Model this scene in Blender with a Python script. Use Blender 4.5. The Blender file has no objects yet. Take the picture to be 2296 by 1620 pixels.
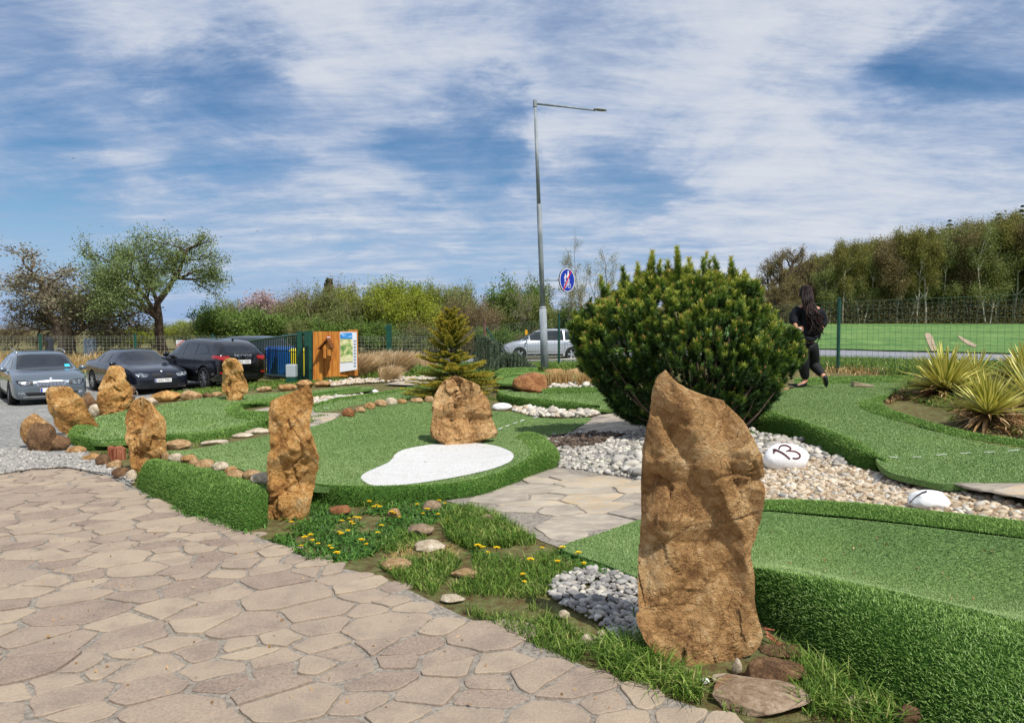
import bpy, bmesh, math, random
import numpy as np
from mathutils import Vector, Matrix
from mathutils.bvhtree import BVHTree
from mathutils.geometry import delaunay_2d_cdt
C = bpy.context
S = C.scene
R = math.radians
# ---------------------------------------------------------------- camera
FP = 1594.0; PW, PH = 2295.0, 1620.0; HOR = 740.0; EYE = 1.6
TH = math.atan((PH/2-HOR)/FP)
cam = bpy.data.cameras.new('camera'); camo = bpy.data.objects.new('camera', cam)
S.collection.objects.link(camo); S.camera = camo
cam.sensor_width = 36; cam.lens = 36*FP/PW; cam.clip_start = .05; cam.clip_end = 3000
camo.location = (0, 0, EYE); camo.rotation_euler = (math.pi/2-TH, 0, 0)
# ---------------------------------------------------------------- light
SUN_EL = R(54); SUN_X, SUN_Y = .60, -.78            # towards the sun, horizontally
sun = bpy.data.lights.new('sun', 'SUN'); suno = bpy.data.objects.new('sun', sun)
S.collection.objects.link(suno)
sun.energy = 4.7; sun.angle = R(.53); sun.color = (1, .955, .89)
sd = Vector((SUN_X, SUN_Y, 0)).normalized()*math.cos(SUN_EL) + Vector((0, 0, math.sin(SUN_EL)))
suno.rotation_euler = sd.to_track_quat('Z', 'Y').to_euler(); suno.location = (20, -20, 40)
S.view_settings.view_transform = 'Standard'; S.view_settings.look = 'None'
S.view_settings.exposure = 0; S.view_settings.gamma = 1
S.cycles.max_bounces = 6; S.cycles.transparent_max_bounces = 8
S.cycles.use_denoising = True

def pdir(px, py):
    xc = (px-PW/2)/FP; yc = -(py-PH/2)/FP
    return np.array([xc, math.cos(TH)+yc*math.sin(TH), -math.sin(TH)+yc*math.cos(TH)])

class NT:
    "tiny node-tree writer"
    def __init__(s, tree): s.t = tree; s.t.nodes.clear()
    def n(s, typ, ins=None, **kw):
        nd = s.t.nodes.new(typ)
        for k, v in kw.items(): setattr(nd, k, v)
        for k, v in (ins or {}).items():
            i = nd.inputs[k]
            if isinstance(v, bpy.types.NodeSocket): s.t.links.new(v, i)
            else: i.default_value = v
        return nd
    def math(s, op, a, b=0., c=None, clamp=False):
        d = {0: a, 1: b}
        if c is not None: d[2] = c
        return s.n('ShaderNodeMath', d, operation=op, use_clamp=clamp).outputs[0]
    def vmath(s, op, a, b=(0, 0, 0)):
        nd = s.n('ShaderNodeVectorMath', {0: a, 1: b}, operation=op)
        return nd.outputs[1] if op in ('DOT_PRODUCT', 'LENGTH') else nd.outputs[0]
    def mix(s, f, a, b, blend='MIX'):
        nd = s.n('ShaderNodeMix', {0: f, 6: a, 7: b}, data_type='RGBA', blend_type=blend); return nd.outputs[2]
    def ramp(s, f, stops, interp='LINEAR'):
        nd = s.n('ShaderNodeValToRGB', {0: f}); r = nd.color_ramp; r.interpolation = interp
        while len(r.elements) < len(stops): r.elements.new(.5)
        for e, (p, c) in zip(r.elements, stops):
            e.position = p; e.color = (*c[:3], 1) if not isinstance(c, (int, float)) else (c, c, c, 1)
        return nd.outputs[0]
    def noise(s, vec, scale, detail=6, rough=.55, dist=0.):
        return s.n('ShaderNodeTexNoise', {'Vector': vec, 'Scale': scale, 'Detail': detail, 'Roughness': rough, 'Distortion': dist}).outputs[0]
def smooth(nt, x, a, b):
    return nt.n('ShaderNodeMapRange', {0: x, 1: a, 2: b, 3: 0., 4: 1.}, interpolation_type='SMOOTHSTEP').outputs[0]

# ---------------------------------------------------------------- sky with cirrus
world = bpy.data.worlds.new('World'); S.world = world; world.use_nodes = True
nt = NT(world.node_tree)
sky = nt.n('ShaderNodeTexSky', sky_type='NISHITA', sun_disc=False)
sky.sun_elevation = SUN_EL; sky.sun_rotation = math.atan2(SUN_X, SUN_Y)
sky.air_density = 1.0; sky.dust_density = .05; sky.ozone_density = 2.5
dirv = nt.vmath('NORMALIZE', nt.n('ShaderNodeTexCoord').outputs['Generated'])
sep = nt.n('ShaderNodeSeparateXYZ', {0: dirv})
zc = nt.math('ADD', nt.math('MAXIMUM', sep.outputs[2], 0.), .16)
uv = nt.n('ShaderNodeCombineXYZ', {0: nt.math('DIVIDE', sep.outputs[0], zc), 1: nt.math('DIVIDE', sep.outputs[1], zc), 2: 0.}).outputs[0]
rot = nt.n('ShaderNodeMapping', {'Vector': uv, 'Rotation': (0, 0, R(35)), 'Scale': (1, 2.2, 1), 'Location': (3.1, 1.7, 0)}).outputs[0]
big = nt.noise(rot, .85, 10, .66, 1.5)
fine = nt.noise(nt.n('ShaderNodeMapping', {'Vector': uv, 'Rotation': (0, 0, R(52)), 'Scale': (1.0, 4.2, 1)}).outputs[0], 2.3, 12, .68, .5)
fluff = nt.noise(uv, 5.5, 10, .7, .6)
dens = nt.math('ADD', nt.math('MULTIPLY', big, 1.35), nt.math('MULTIPLY', fine, 1.0))
dens = nt.math('ADD', dens, nt.math('MULTIPLY', fluff, .34))
wv = nt.n('ShaderNodeTexNoise', {'Vector': uv, 'Scale': 1.7, 'Detail': 7., 'Roughness': .62}).outputs[1]
wdir = nt.vmath('NORMALIZE', nt.vmath('ADD', dirv, nt.vmath('MULTIPLY', nt.vmath('SUBTRACT', wv, (.5, .5, .5)), (.34, .2, .26))))
def blob(px, py, rx, amt):
    global dens
    d = pdir(px, py); d = d/np.linalg.norm(d)
    dot = nt.vmath('DOT_PRODUCT', wdir, tuple(float(q) for q in d))
    w = math.cos(rx/FP)
    g = smooth(nt, dot, w, 1.0)
    dens = nt.math('ADD', dens, nt.math('MULTIPLY', g, amt))
for b in [(60, 170, 220, -.40), (190, 300, 180, -.30), (520, 250, 150, -.95), (590, 140, 100, -.4), (430, 330, 130, -.35), (1050, 320, 160, -.95), (1130, 270, 100, -.5), (830, 290, 150, -.55), (960, 350, 130, -.4),
          (2230, 90, 150, -.8), (2110, 130, 110, -.4), (2090, 270, 130, -.4), (1370, 460, 160, -.75), (1480, 400, 120, -.35), (1340, 90, 140, -.5), (1800, 180, 110, -.45), (80, 610, 260, -.8), (560, 600, 240, -.7), (930, 580, 200, -.5), (100, 480, 160, -.35), (1150, 590, 150, -.5),
          (880, 110, 330, .3), (330, 60, 200, .2), (1500, 230, 400, .28), (1750, 480, 400, .28), (1950, 330, 300, .2), (420, 440, 330, .28), (900, 470, 300, .22)]:
    blob(b[0], b[1], b[2]*(1.15 if b[3] < 0 else 1), b[3]*(.62 if b[3] < 0 else .55))
dens = nt.math('ADD', dens, nt.math('MULTIPLY', nt.math('SUBTRACT', nt.noise(nt.n('ShaderNodeMapping', {'Vector': dirv, 'Scale': (1.6, 1.6, 26)}).outputs[0], 2.2, 9, .6, .6), .5), nt.math('SUBTRACT', 1.1, smooth(nt, sep.outputs[2], .0, .28))))
streak = nt.noise(nt.n('ShaderNodeMapping', {'Vector': uv, 'Rotation': (0, 0, R(28)), 'Scale': (1., 2.9, 1), 'Location': (5, 2, 0)}).outputs[0], 1.1, 12, .70, .9)
puff = nt.noise(uv, 1.9, 12, .66, 1.0)
tex = nt.math('ADD', nt.math('MULTIPLY', streak, .5), nt.math('MULTIPLY', puff, .5))
dens = nt.math('ADD', dens, nt.math('MULTIPLY', nt.math('SUBTRACT', tex, .5), 1.5))
cov = smooth(nt, dens, .02, 1.56)
skyc = nt.n('ShaderNodeHueSaturation', {'Saturation': 1.3, 'Value': .92, 'Color': sky.outputs[0]}).outputs[0]
skyc = nt.mix(nt.math('SUBTRACT', 1., smooth(nt, sep.outputs[2], -.02, .17)), skyc, (2.2, 4.3, 7.9, 1))
ccol = nt.mix(smooth(nt, nt.math('ADD', nt.math('MULTIPLY', dens, .45), tex), .75, 1.45), (3.6, 4.7, 6.9, 1), (7.4, 7.7, 8.3, 1))
mixc = nt.mix(nt.math('MULTIPLY', cov, .92), skyc, ccol)
bg = nt.n('ShaderNodeBackground', {'Color': mixc, 'Strength': .098})
nt.n('ShaderNodeOutputWorld', {0: bg.outputs[0]})

# ---------------------------------------------------------------- numpy noise
def _hash(ix, iy, iz, seed):
    n = (ix*374761393 + iy*668265263 + iz*2147483647 + seed*144665) & 0xffffffff
    n = ((n ^ (n >> 13))*1274126177) & 0xffffffff
    return ((n ^ (n >> 16)) & 0xffff)/65535.0
def vnoise(P, seed=0):
    P = np.asarray(P, float); i = np.floor(P).astype(np.int64); f = P-i; f = f*f*(3-2*f); o = 0
    for dx in (0, 1):
        for dy in (0, 1):
            for dz in (0, 1):
                w = (f[:, 0] if dx else 1-f[:, 0])*(f[:, 1] if dy else 1-f[:, 1])*(f[:, 2] if dz else 1-f[:, 2])
                o = o + w*_hash(i[:, 0]+dx, i[:, 1]+dy, i[:, 2]+dz, seed)
    return o*2-1
def fbm(P, seed=0, oct=4, g=.5):
    P = np.asarray(P, float); o = 0; a = 1; t = 0
    for k in range(oct): o = o+a*vnoise(P*2**k+k*17.3, seed+k); t += a; a *= g
    return o/t
def sstep(x, a, b):
    t = np.clip((x-a)/(b-a), 0, 1); return t*t*(3-2*t)

# ---------------------------------------------------------------- pixels to points of the place
def U(px, py, z):
    d = pdir(px, py); t = (z-EYE)/d[2]; return np.array([d[0]*t, d[1]*t, z])
def W(px, py, Y):
    d = pdir(px, py); t = Y/d[1]; return np.array([d[0]*t, Y, EYE+d[2]*t])
class Surf:
    "smooth height surface through known points"
    def __init__(s, pts, reg=1e-3):
        P = np.array(pts, float); s.P = P[:, :2]; n = len(P)
        K = s.k(s.P, s.P)+np.eye(n)*reg
        A = np.zeros((n+3, n+3)); A[:n, :n] = K; A[:n, n] = 1; A[:n, n+1:] = s.P; A[n, :n] = 1; A[n+1:, :n] = s.P.T
        s.w = np.linalg.solve(A, np.r_[P[:, 2], 0, 0, 0])
    def k(s, a, b):
        r2 = ((a[:, None]-b[None])**2).sum(-1); return .5*r2*np.log(r2+1e-9)
    def __call__(s, XY):
        XY = np.atleast_2d(np.asarray(XY, float))[:, :2]; n = len(s.P); out = np.empty(len(XY))
        for i in range(0, len(XY), 20000):
            q = XY[i:i+20000]; out[i:i+20000] = s.k(q, s.P)@s.w[:n]+s.w[n]+q@s.w[n+1:]
        return out
gpx = [(0, 1600, 0), (600, 1600, 0), (1147, 1600, 0), (1600, 1600, 0), (2200, 1600, .02), (0, 1200, 0), (400, 1200, 0), (800, 1300, 0), (1200, 1400, 0), (1500, 1480, 0), (1720, 1450, 0), (2050, 1610, .0),
       (0, 1055, 0), (300, 1090, 0), (600, 1190, 0), (800, 1150, .02), (1000, 1130, .03), (1200, 1100, .03), (1250, 1230, .03), (1400, 1110, .05), (1350, 1000, .1), (1250, 1040, .04), (1350, 945, .1),
       (1560, 985, .15), (1760, 1060, .2), (1900, 1110, .2), (2100, 1130, .25), (2295, 1160, .28), (1600, 1130, .1), (1714, 1133, .13), (1450, 1290, .03), (1800, 1230, .05), (2100, 1290, .08), (2290, 1250, .15),
       (700, 1030, .02), (850, 1020, 0), (1000, 1010, 0), (1200, 950, .02), (500, 1040, .08), (450, 1020, .1), (820, 915, .12), (940, 900, .1), (1010, 895, .05), (850, 885, -.02), (700, 900, -.02),
       (450, 930, -.12), (300, 960, -.12), (160, 985, -.08), (280, 1040, -.02), (370, 1000, 0), (560, 965, 0), (650, 880, -.05), (560, 890, -.12), (1185, 885, .16), (1300, 895, .14), (1120, 900, .1), (1230, 850, .28), (1350, 860, .34),
       (1700, 900, .4), (1800, 940, .34), (1950, 1000, .3), (2000, 1050, .26), (2131, 1085, .26), (2295, 1076, .3), (2295, 1000, .4), (2200, 940, .58), (2100, 950, .42), (1850, 880, .5), (1800, 860, .56), (2040, 850, .6), (2295, 880, .64)]
gcp = [U(*p) for p in gpx]
gcp += [np.array(p, float) for p in [(-6, 3, 0), (-9, 5, 0), (0, 0, 0), (5, 0, 0), (-10, -5, 0), (10, -5, 0), (0, -8, 0), (-12.9, 19.5, -.48), (-12.3, 23.1, -.5), (-9.8, 23.4, -.31), (-16, 26, -.45), (-15, 14, -.25),
        (-6.3, 22.6, -.03), (-10.9, 29, -.22), (-20, 20, -.45), (-4.7, 27, .02), (1.5, 23, .37), (.96, 21, .38), (1.8, 32, .0), (7.25, 15.8, .66), (9.4, 13, .69), (14, 12, .7), (7, 20, .6), (12, 20, .65), (20, 20, .7),
        (-14, 8, -.05), (-20, 8, -.1), (-20, -5, 0), (20, -5, .2), (12, 6, .5), (-2, 20, .1), (20, 10, .7), (-25, 30, -.3), (5, 28, .35), (-8, 36, -.1), (12, 30, .75), (25, 30, .8), (-20, 36, -.1)]]
_g = Surf(gcp, 2e-3)
def far_z(X, Y):
    r = .63+(np.clip(Y, 0, 125)-22)*.0227+np.clip(Y-125, 0, 120)*.14*sstep(X, 40, 120)
    l = -.1+(np.clip(Y, 40, 300)-40)*.008
    return l+(r-l)*sstep(X, 1.5, 13)
def ground(XY):
    XY = np.atleast_2d(np.asarray(XY, float)); X, Y = XY[:, 0], XY[:, 1]
    near = _g(np.c_[np.clip(X, -24, 22), np.clip(Y, -8, 40)]); k = sstep(Y, 26, 44)
    return near*(1-k)+far_z(X, Y)*k
def G(px, py, dz=0., surf=None):
    "where the sight line through a photo pixel meets the surface"
    sf = surf or ground; d = pdir(px, py)
    T = np.geomspace(1.2, 400, 700); P = np.c_[d[0]*T, d[1]*T]; h = EYE+d[2]*T-sf(P)-dz
    i = np.where(h <= 0)[0]
    if len(i) == 0: return W(px, py, 400)
    j = max(1, i[0]); a, b = T[j-1], T[j]; t = a+(b-a)*h[j-1]/(h[j-1]-h[j]+1e-12)
    return np.array([d[0]*t, d[1]*t, EYE+d[2]*t])
def px_poly(pts, surf=None, dz=0.):
    return np.array([G(x, y, dz, surf) for x, y in pts])

# ---------------------------------------------------------------- mesh writer
class MB:
    def __init__(s): s.V = []; s.F = []; s.n = 0; s.M = []; s.A = []
    def add(s, V, F, mi=0, rnd=None):
        V = np.asarray(V, float).reshape(-1, 3)
        if not isinstance(F, np.ndarray):
            F = list(F)
            if not F: return s
            byk = {}
            for f in F: byk.setdefault(len(f), []).append(f)
            Fs = [np.array(v, int) for v in byk.values()]
        else: Fs = [F]
        for f in Fs: s.F.append(f+s.n); s.M.append(np.full(len(f), mi))
        s.V.append(V); s.n += len(V)
        s.A.append(np.full(len(V), .5) if rnd is None else np.broadcast_to(np.asarray(rnd, float), (len(V),)))
        return s
    def box(s, c, size, rz=0., mi=0, M=None):
        x, y, z = np.array(size)/2
        V = np.array([(-x, -y, -z), (x, -y, -z), (x, y, -z), (-x, y, -z), (-x, -y, z), (x, -y, z), (x, y, z), (-x, y, z)])
        if rz: c_, s_ = math.cos(rz), math.sin(rz); V = V@np.array([[c_, s_, 0], [-s_, c_, 0], [0, 0, 1]])
        if M is not None: V = V@np.array(M.to_3x3()).T
        return s.add(V+np.asarray(c), np.array([(3, 2, 1, 0), (4, 5, 6, 7), (0, 1, 5, 4), (1, 2, 6, 5), (2, 3, 7, 6), (3, 0, 4, 7)]), mi)
    def tube(s, P, r, k=6, mi=0, rnd=None, cap=True):
        P = np.asarray(P, float); n = len(P); r = np.broadcast_to(np.asarray(r, float), (n,))
        T = np.gradient(P, axis=0); T /= np.linalg.norm(T, axis=1)[:, None]+1e-12
        ref = np.array([0, 0, 1.]) if abs(T[:, 2]).mean() < .8 else np.array([1., 0, 0])
        A = np.cross(T, ref); A /= np.linalg.norm(A, axis=1)[:, None]+1e-12; B = np.cross(T, A)
        a = np.arange(k)*2*math.pi/k
        V = P[:, None]+r[:, None, None]*(A[:, None]*np.cos(a)[None, :, None]+B[:, None]*np.sin(a)[None, :, None])
        i = np.arange(n-1)[:, None]*k; j = np.arange(k)[None]; j2 = (j+1) % k
        F = np.stack([i+j, i+j2, i+k+j2, i+k+j], -1).reshape(-1, 4)
        s.add(V.reshape(-1, 3), F, mi, rnd)
        if cap:
            s.F.append(np.array([list(range(k))[::-1]])+s.n-n*k); s.M.append(np.array([mi]))
            s.F.append(np.array([list(range(k))])+s.n-k); s.M.append(np.array([mi]))
        return s
    def lathe(s, prof, k=16, c=(0, 0, 0), mi=0, M=None):
        prof = np.array(prof, float); n = len(prof); a = np.arange(k)*2*math.pi/k
        V = np.stack([prof[:, 0][:, None]*np.cos(a), prof[:, 0][:, None]*np.sin(a), np.repeat(prof[:, 1][:, None], k, 1)], -1).reshape(-1, 3)
        if M is not None: V = V@np.array(M.to_3x3()).T
        i = np.arange(n-1)[:, None]*k; j = np.arange(k)[None]; j2 = (j+1) % k
        F = np.stack([i+j, i+j2, i+k+j2, i+k+j], -1).reshape(-1, 4)
        s.add(V+np.asarray(c), F, mi)
        s.F.append(np.array([list(range(k))[::-1]])+s.n-n*k); s.M.append(np.array([mi]))
        s.F.append(np.array([list(range(k))])+s.n-k); s.M.append(np.array([mi]))
        return s
    def prism(s, poly, a, b, mi=0):
        "poly: list of 3D points; extruded from offset a to offset b (vectors)"
        P = np.asarray(poly, float); n = len(P); V = np.r_[P+np.asarray(a), P+np.asarray(b)]
        F = [tuple(range(n))[::-1], tuple(range(n, 2*n))]+[(i, (i+1) % n, n+(i+1) % n, n+i) for i in range(n)]
        return s.add(V, F, mi)
    def build(s, name, mats, parent=None, smooth=False, bevel=0., loc=None):
        me = bpy.data.meshes.new(name)
        V = np.concatenate(s.V)
        if loc is not None: V = V-np.asarray(loc)
        me.vertices.add(len(V)); me.vertices.foreach_set('co', V.ravel().astype(np.float32))
        L = np.concatenate([f.ravel() for f in s.F]); sz = np.concatenate([np.full(len(f), f.shape[1]) for f in s.F])
        me.loops.add(len(L)); me.loops.foreach_set('vertex_index', L.astype(np.int32))
        me.polygons.add(len(sz)); me.polygons.foreach_set('loop_start', np.r_[0, np.cumsum(sz)[:-1]].astype(np.int32))
        me.polygons.foreach_set('material_index', np.concatenate(s.M).astype(np.int32))
        me.polygons.foreach_set('use_smooth', np.full(len(sz), bool(smooth)))
        me.update(calc_edges=True); me.validate()
        at = me.attributes.new('rnd', 'FLOAT', 'POINT'); at.data.foreach_set('value', np.concatenate(s.A).astype(np.float32))
        for m in (mats if isinstance(mats, (list, tuple)) else [mats]): me.materials.append(m)
        o = bpy.data.objects.new(name, me); S.collection.objects.link(o)
        if parent is not None: o.parent = parent
        elif loc is not None: o.location = tuple(loc)
        if bevel:
            b = o.modifiers.new('b', 'BEVEL'); b.width = bevel; b.segments = 2; b.limit_method = 'ANGLE'; b.angle_limit = R(40)
        return o
def tag(o, label=None, cat=None, group=None, kind=None):
    if label: o['label'] = label
    if cat: o['category'] = cat
    if group: o['group'] = group
    if kind: o['kind'] = kind
    return o
def thing(name, loc, label, cat, group=None, rz=0.):
    o = bpy.data.objects.new(name, None); S.collection.objects.link(o); o.empty_display_size = .1
    o.location = tuple(loc); o.rotation_euler = (0, 0, rz); return tag(o, label, cat, group)
def dup(root, loc, rz=None, sc=None, label=None):
    "a copy of a thing and of each of its parts and sub-parts (mesh data shared)"
    r = root.copy(); S.collection.objects.link(r); r.location = tuple(loc)
    if rz is not None: r.rotation_euler = (0, 0, rz)
    if sc is not None: r.scale = sc if hasattr(sc, '__len__') else (sc, sc, sc)
    if label: r['label'] = label
    for ch in list(root.children):
        c = ch.copy(); S.collection.objects.link(c); c.parent = r
        for g in list(ch.children):
            d = g.copy(); S.collection.objects.link(d); d.parent = c
    return r

# ---------------------------------------------------------------- materials
def lin(h):
    h = h.lstrip('#'); v = [int(h[i:i+2], 16)/255 for i in (0, 2, 4)]
    return tuple((x/12.92 if x <= .04045 else ((x+.055)/1.055)**2.4) for x in v)
def mat(name, stops, scale=5., detail=7, rough=.8, bump=0., bscale=None, bdist=.01, attr=0., stretch=(1, 1, 1), metal=0., spec=.3,
        transl=0., stops2=None, scale2=1., coat=0., croughness=.03, nrough=.6, dist=0.):
    m = bpy.data.materials.new(name); m.use_nodes = True; t = NT(m.node_tree)
    co = t.n('ShaderNodeTexCoord').outputs['Object']
    vec = t.n('ShaderNodeMapping', {'Vector': co, 'Scale': stretch}).outputs[0] if stretch != (1, 1, 1) else co
    stops = [(p, lin(c) if isinstance(c, str) else c) for p, c in stops] if not isinstance(stops, str) else [(0, lin(stops)), (1, lin(stops))]
    nz = t.noise(vec, scale, detail, nrough, dist)
    f = smooth(t, nz, .25, .75)
    if attr:
        a = t.n('ShaderNodeAttribute', attribute_name='rnd').outputs['Fac']
        f = t.math('ADD', t.math('MULTIPLY', f, 1-attr), t.math('MULTIPLY', a, attr))
    col = t.ramp(f, stops)
    if stops2:
        st2 = [(p, lin(c) if isinstance(c, str) else c) for p, c in stops2]
        col = t.mix(1., col, t.ramp(smooth(t, t.noise(vec, scale2, 4, .6), .3, .7), st2), 'MULTIPLY')
    ins = {'Base Color': col, 'Roughness': rough, 'Metallic': metal, 'Specular IOR Level': spec, 'Coat Weight': coat, 'Coat Roughness': croughness}
    if bump:
        bn = t.noise(vec, bscale or scale*4, 8, .65)
        ins['Normal'] = t.n('ShaderNodeBump', {'Strength': bump, 'Distance': bdist, 'Height': bn}).outputs[0]
    b = t.n('ShaderNodeBsdfPrincipled', ins); out = b.outputs[0]
    if transl:
        tr = t.n('ShaderNodeBsdfTranslucent', {'Color': col})
        out = t.n('ShaderNodeMixShader', {0: transl, 1: out, 2: tr.outputs[0]}).outputs[0]
    t.n('ShaderNodeOutputMaterial', {0: out}); return m
def rock_mat(name, stops, sc=1., bump=1., blotch=None, crack=True):
    m = bpy.data.materials.new(name); m.use_nodes = True; t = NT(m.node_tree)
    co = t.n('ShaderNodeTexCoord').outputs['Object']
    stops = [(p, lin(c)) for p, c in stops]
    n1 = t.noise(co, 3.2*sc, 9, .62, .8); n2 = t.noise(co, 26*sc, 8, .7, .2); n3 = t.noise(co, 1.1*sc, 4, .5, 1.5)
    f = t.math('ADD', t.math('MULTIPLY', smooth(t, n1, .28, .72), .62), t.math('MULTIPLY', smooth(t, n2, .3, .7), .38))
    col = t.ramp(f, stops); col = t.mix(t.math('MULTIPLY', smooth(t, t.noise(co, 48*sc, 5, .8, .3), .60, .46), .0), col, col)
    if blotch:
        col = t.mix(t.math('MULTIPLY', smooth(t, t.noise(co, 42*sc, 5, .75, .4), .54, .72), .5), col, (*lin('#5c3c22'), 1))
        col = t.mix(t.math('MULTIPLY', smooth(t, n3, .55, .68), .6), col, (*lin(blotch), 1))
        col = t.mix(t.math('MULTIPLY', smooth(t, t.noise(co, 5*sc, 6, .7, 1.), .6, .72), .55), col, (*lin('#4a3422'), 1))
    gr = t.noise(co, 120*sc, 3, .6)
    col = t.mix(t.math('MULTIPLY', smooth(t, gr, .56, .74), .35), col, (*lin('#e8cfa4'), 1))
    vor = t.n('ShaderNodeTexVoronoi', {'Vector': t.n('ShaderNodeVectorMath', {0: co, 1: t.n('ShaderNodeTexNoise', {'Vector': co, 'Scale': 4*sc, 'Detail': 4.}).outputs[1]}, operation='ADD').outputs[0], 'Scale': 3.3*sc}, feature='DISTANCE_TO_EDGE')
    ck = smooth(t, vor.outputs[0], .0, .02)
    n4 = t.noise(co, 55*sc, 6, .75, .4); hgt = t.math('ADD', t.math('MULTIPLY', n1, 1.5), t.math('MULTIPLY', n2, .95)); hgt = t.math('ADD', hgt, t.math('MULTIPLY', n4, .35))
    hgt = t.math('ADD', hgt, t.math('MULTIPLY', gr, .12))
    if crack: hgt = t.math('ADD', hgt, t.math('MULTIPLY', ck, .22))
    nm = t.n('ShaderNodeBump', {'Strength': min(1., bump), 'Distance': .045/sc, 'Height': hgt}).outputs[0]
    b = t.n('ShaderNodeBsdfPrincipled', {'Base Color': col, 'Roughness': .85, 'Specular IOR Level': .25, 'Normal': nm})
    t.n('ShaderNodeOutputMaterial', {0: b.outputs[0]}); return m
def flat(name, h, rough=.5, metal=0., spec=.4, coat=0.):
    return mat(name, [(0, h), (1, h)], 3, 2, rough, metal=metal, spec=spec, coat=coat)
M = {}
M['ochre'] = rock_mat('ochre_rock', [(0, '#6c4a2c'), (.28, '#9c7448'), (.5, '#c09460'), (.72, '#d8b27e'), (1, '#eed2a6')], 1., 1., '#a0683c')
M['ochre2'] = rock_mat('ochre_rock_bright', [(0, '#70492a'), (.28, '#a87640'), (.5, '#c99654'), (.75, '#deb478'), (1, '#f0d6aa')], 1.2, 1., '#b0682c')
M['redrock'] = rock_mat('red_brown_rock', [(0, '#5a3320'), (.4, '#94603c'), (.7, '#b07c50'), (1, '#c89a6c')], 1.6, 1., '#8a4a2c')
M['tan'] = rock_mat('tan_stone', [(0, '#6d5238'), (.4, '#a5835a'), (.7, '#c4a47c'), (1, '#dac4a2')], 3.5, .9, '#a87a4c')
M['palerock'] = rock_mat('pale_stone', [(0, '#7c6c58'), (.4, '#b7a68c'), (.7, '#d3c6b0'), (1, '#e8e0d0')], 4, .8, '#b09070')
M['dkrock'] = rock_mat('dark_brown_rock', [(0, '#3a2a1e'), (.4, '#6a4e36'), (.7, '#8a6a4a'), (1, '#a88c6c')], 3, 1., '#5a3a26')
M['slab'] = rock_mat('grey_brown_slab', [(0, '#5c4a3a'), (.4, '#85705a'), (.7, '#9c8872'), (1, '#b4a28c')], 2.6, .5, '#96603c', crack=False)
M['white'] = rock_mat('white_painted_stone', [(0, '#c9c6c2'), (.3, '#e6e5e4'), (.7, '#f0f0f0'), (1, '#ffffff')], 3, .35, None, crack=False)
M['greyflat'] = mat('grey_paint', '#8d9092', rough=.5)
# ================================================================ helpers for sheets, turf, blades
def crom(P, n, closed=False):
    "n points along a smooth curve through P"
    P = np.asarray(P, float)
    if closed: Q = np.r_[P[-1:], P, P[:2]]; m = len(P)
    else: Q = np.r_[2*P[:1]-P[1:2], P, 2*P[-1:]-P[-2:-1]]; m = len(P)-1
    seg = np.linalg.norm(Q[2:2+m]-Q[1:1+m], axis=1)+1e-9; cum = np.r_[0, np.cumsum(seg)]
    s = np.linspace(0, cum[-1], n, endpoint=not closed); i = np.clip(np.searchsorted(cum, s, 'right')-1, 0, m-1)
    t = ((s-cum[i])/seg[i])[:, None]; a, b, c, d = Q[i], Q[i+1], Q[i+2], Q[i+3]
    cr = .5*(2*b+(c-a)*t+(2*a-5*b+4*c-d)*t**2+(3*b-a-3*c+d)*t**3); li = b+(c-b)*t
    return cr*.75+li*.25
def inside(P, poly):
    x, y = P[:, 0], P[:, 1]; n = len(poly); c = np.zeros(len(P), bool); j = n-1
    for i in range(n):
        xi, yi, xj, yj = poly[i][0], poly[i][1], poly[j][0], poly[j][1]
        c ^= ((yi > y) != (yj > y)) & (x < (xj-xi)*(y-yi)/((yj-yi) if yj != yi else 1e-12)+xi); j = i
    return c
def sheet(mb, poly, sp, surf=None, dz=0., mi=0, rim=0.):
    "fills a world polygon with an even mesh lying on the surface; rim: depth of a downturned edge"
    surf = surf or ground; poly = np.asarray(poly, float)[:, :2]
    pts = []
    for a, b in zip(poly, np.roll(poly, -1, 0)):
        k = max(1, int(np.linalg.norm(b-a)/sp)); pts += [a+(b-a)*t/k for t in range(k)]
    pts = np.array(pts); nb = len(pts); lo, hi = pts.min(0), pts.max(0)
    gx, gy = np.meshgrid(np.arange(lo[0]+sp/2, hi[0], sp), np.arange(lo[1]+sp/2, hi[1], sp)); g = np.c_[gx.ravel(), gy.ravel()]
    g = g[inside(g, pts)]
    if len(g):
        d = np.min([((g-p)**2).sum(1) for p in pts[::max(1, nb//400)]], axis=0); g = g[d > (sp*.35)**2]
    allp = [Vector(p) for p in np.r_[pts, g]]
    v, e, f, *_ = delaunay_2d_cdt(allp, [(i, (i+1) % nb) for i in range(nb)], [list(range(nb))], 1, 1e-6)
    v = np.array([tuple(q) for q in v]); z = surf(v)+dz
    f = [tuple(q) for q in f]
    f = [q if (v[q[1]]-v[q[0]])[0]*(v[q[2]]-v[q[0]])[1]-(v[q[1]]-v[q[0]])[1]*(v[q[2]]-v[q[0]])[0] > 0 else q[::-1] for q in f]
    mb.add(np.c_[v, z], f, mi)
    if rim:
        zz = surf(pts)+dz; V = np.r_[np.c_[pts, zz], np.c_[pts, zz-rim]]
        mb.add(V, [(i, (i+1) % nb, nb+(i+1) % nb, nb+i)[::-1] for i in range(nb)], mi)
    return mb
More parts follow.
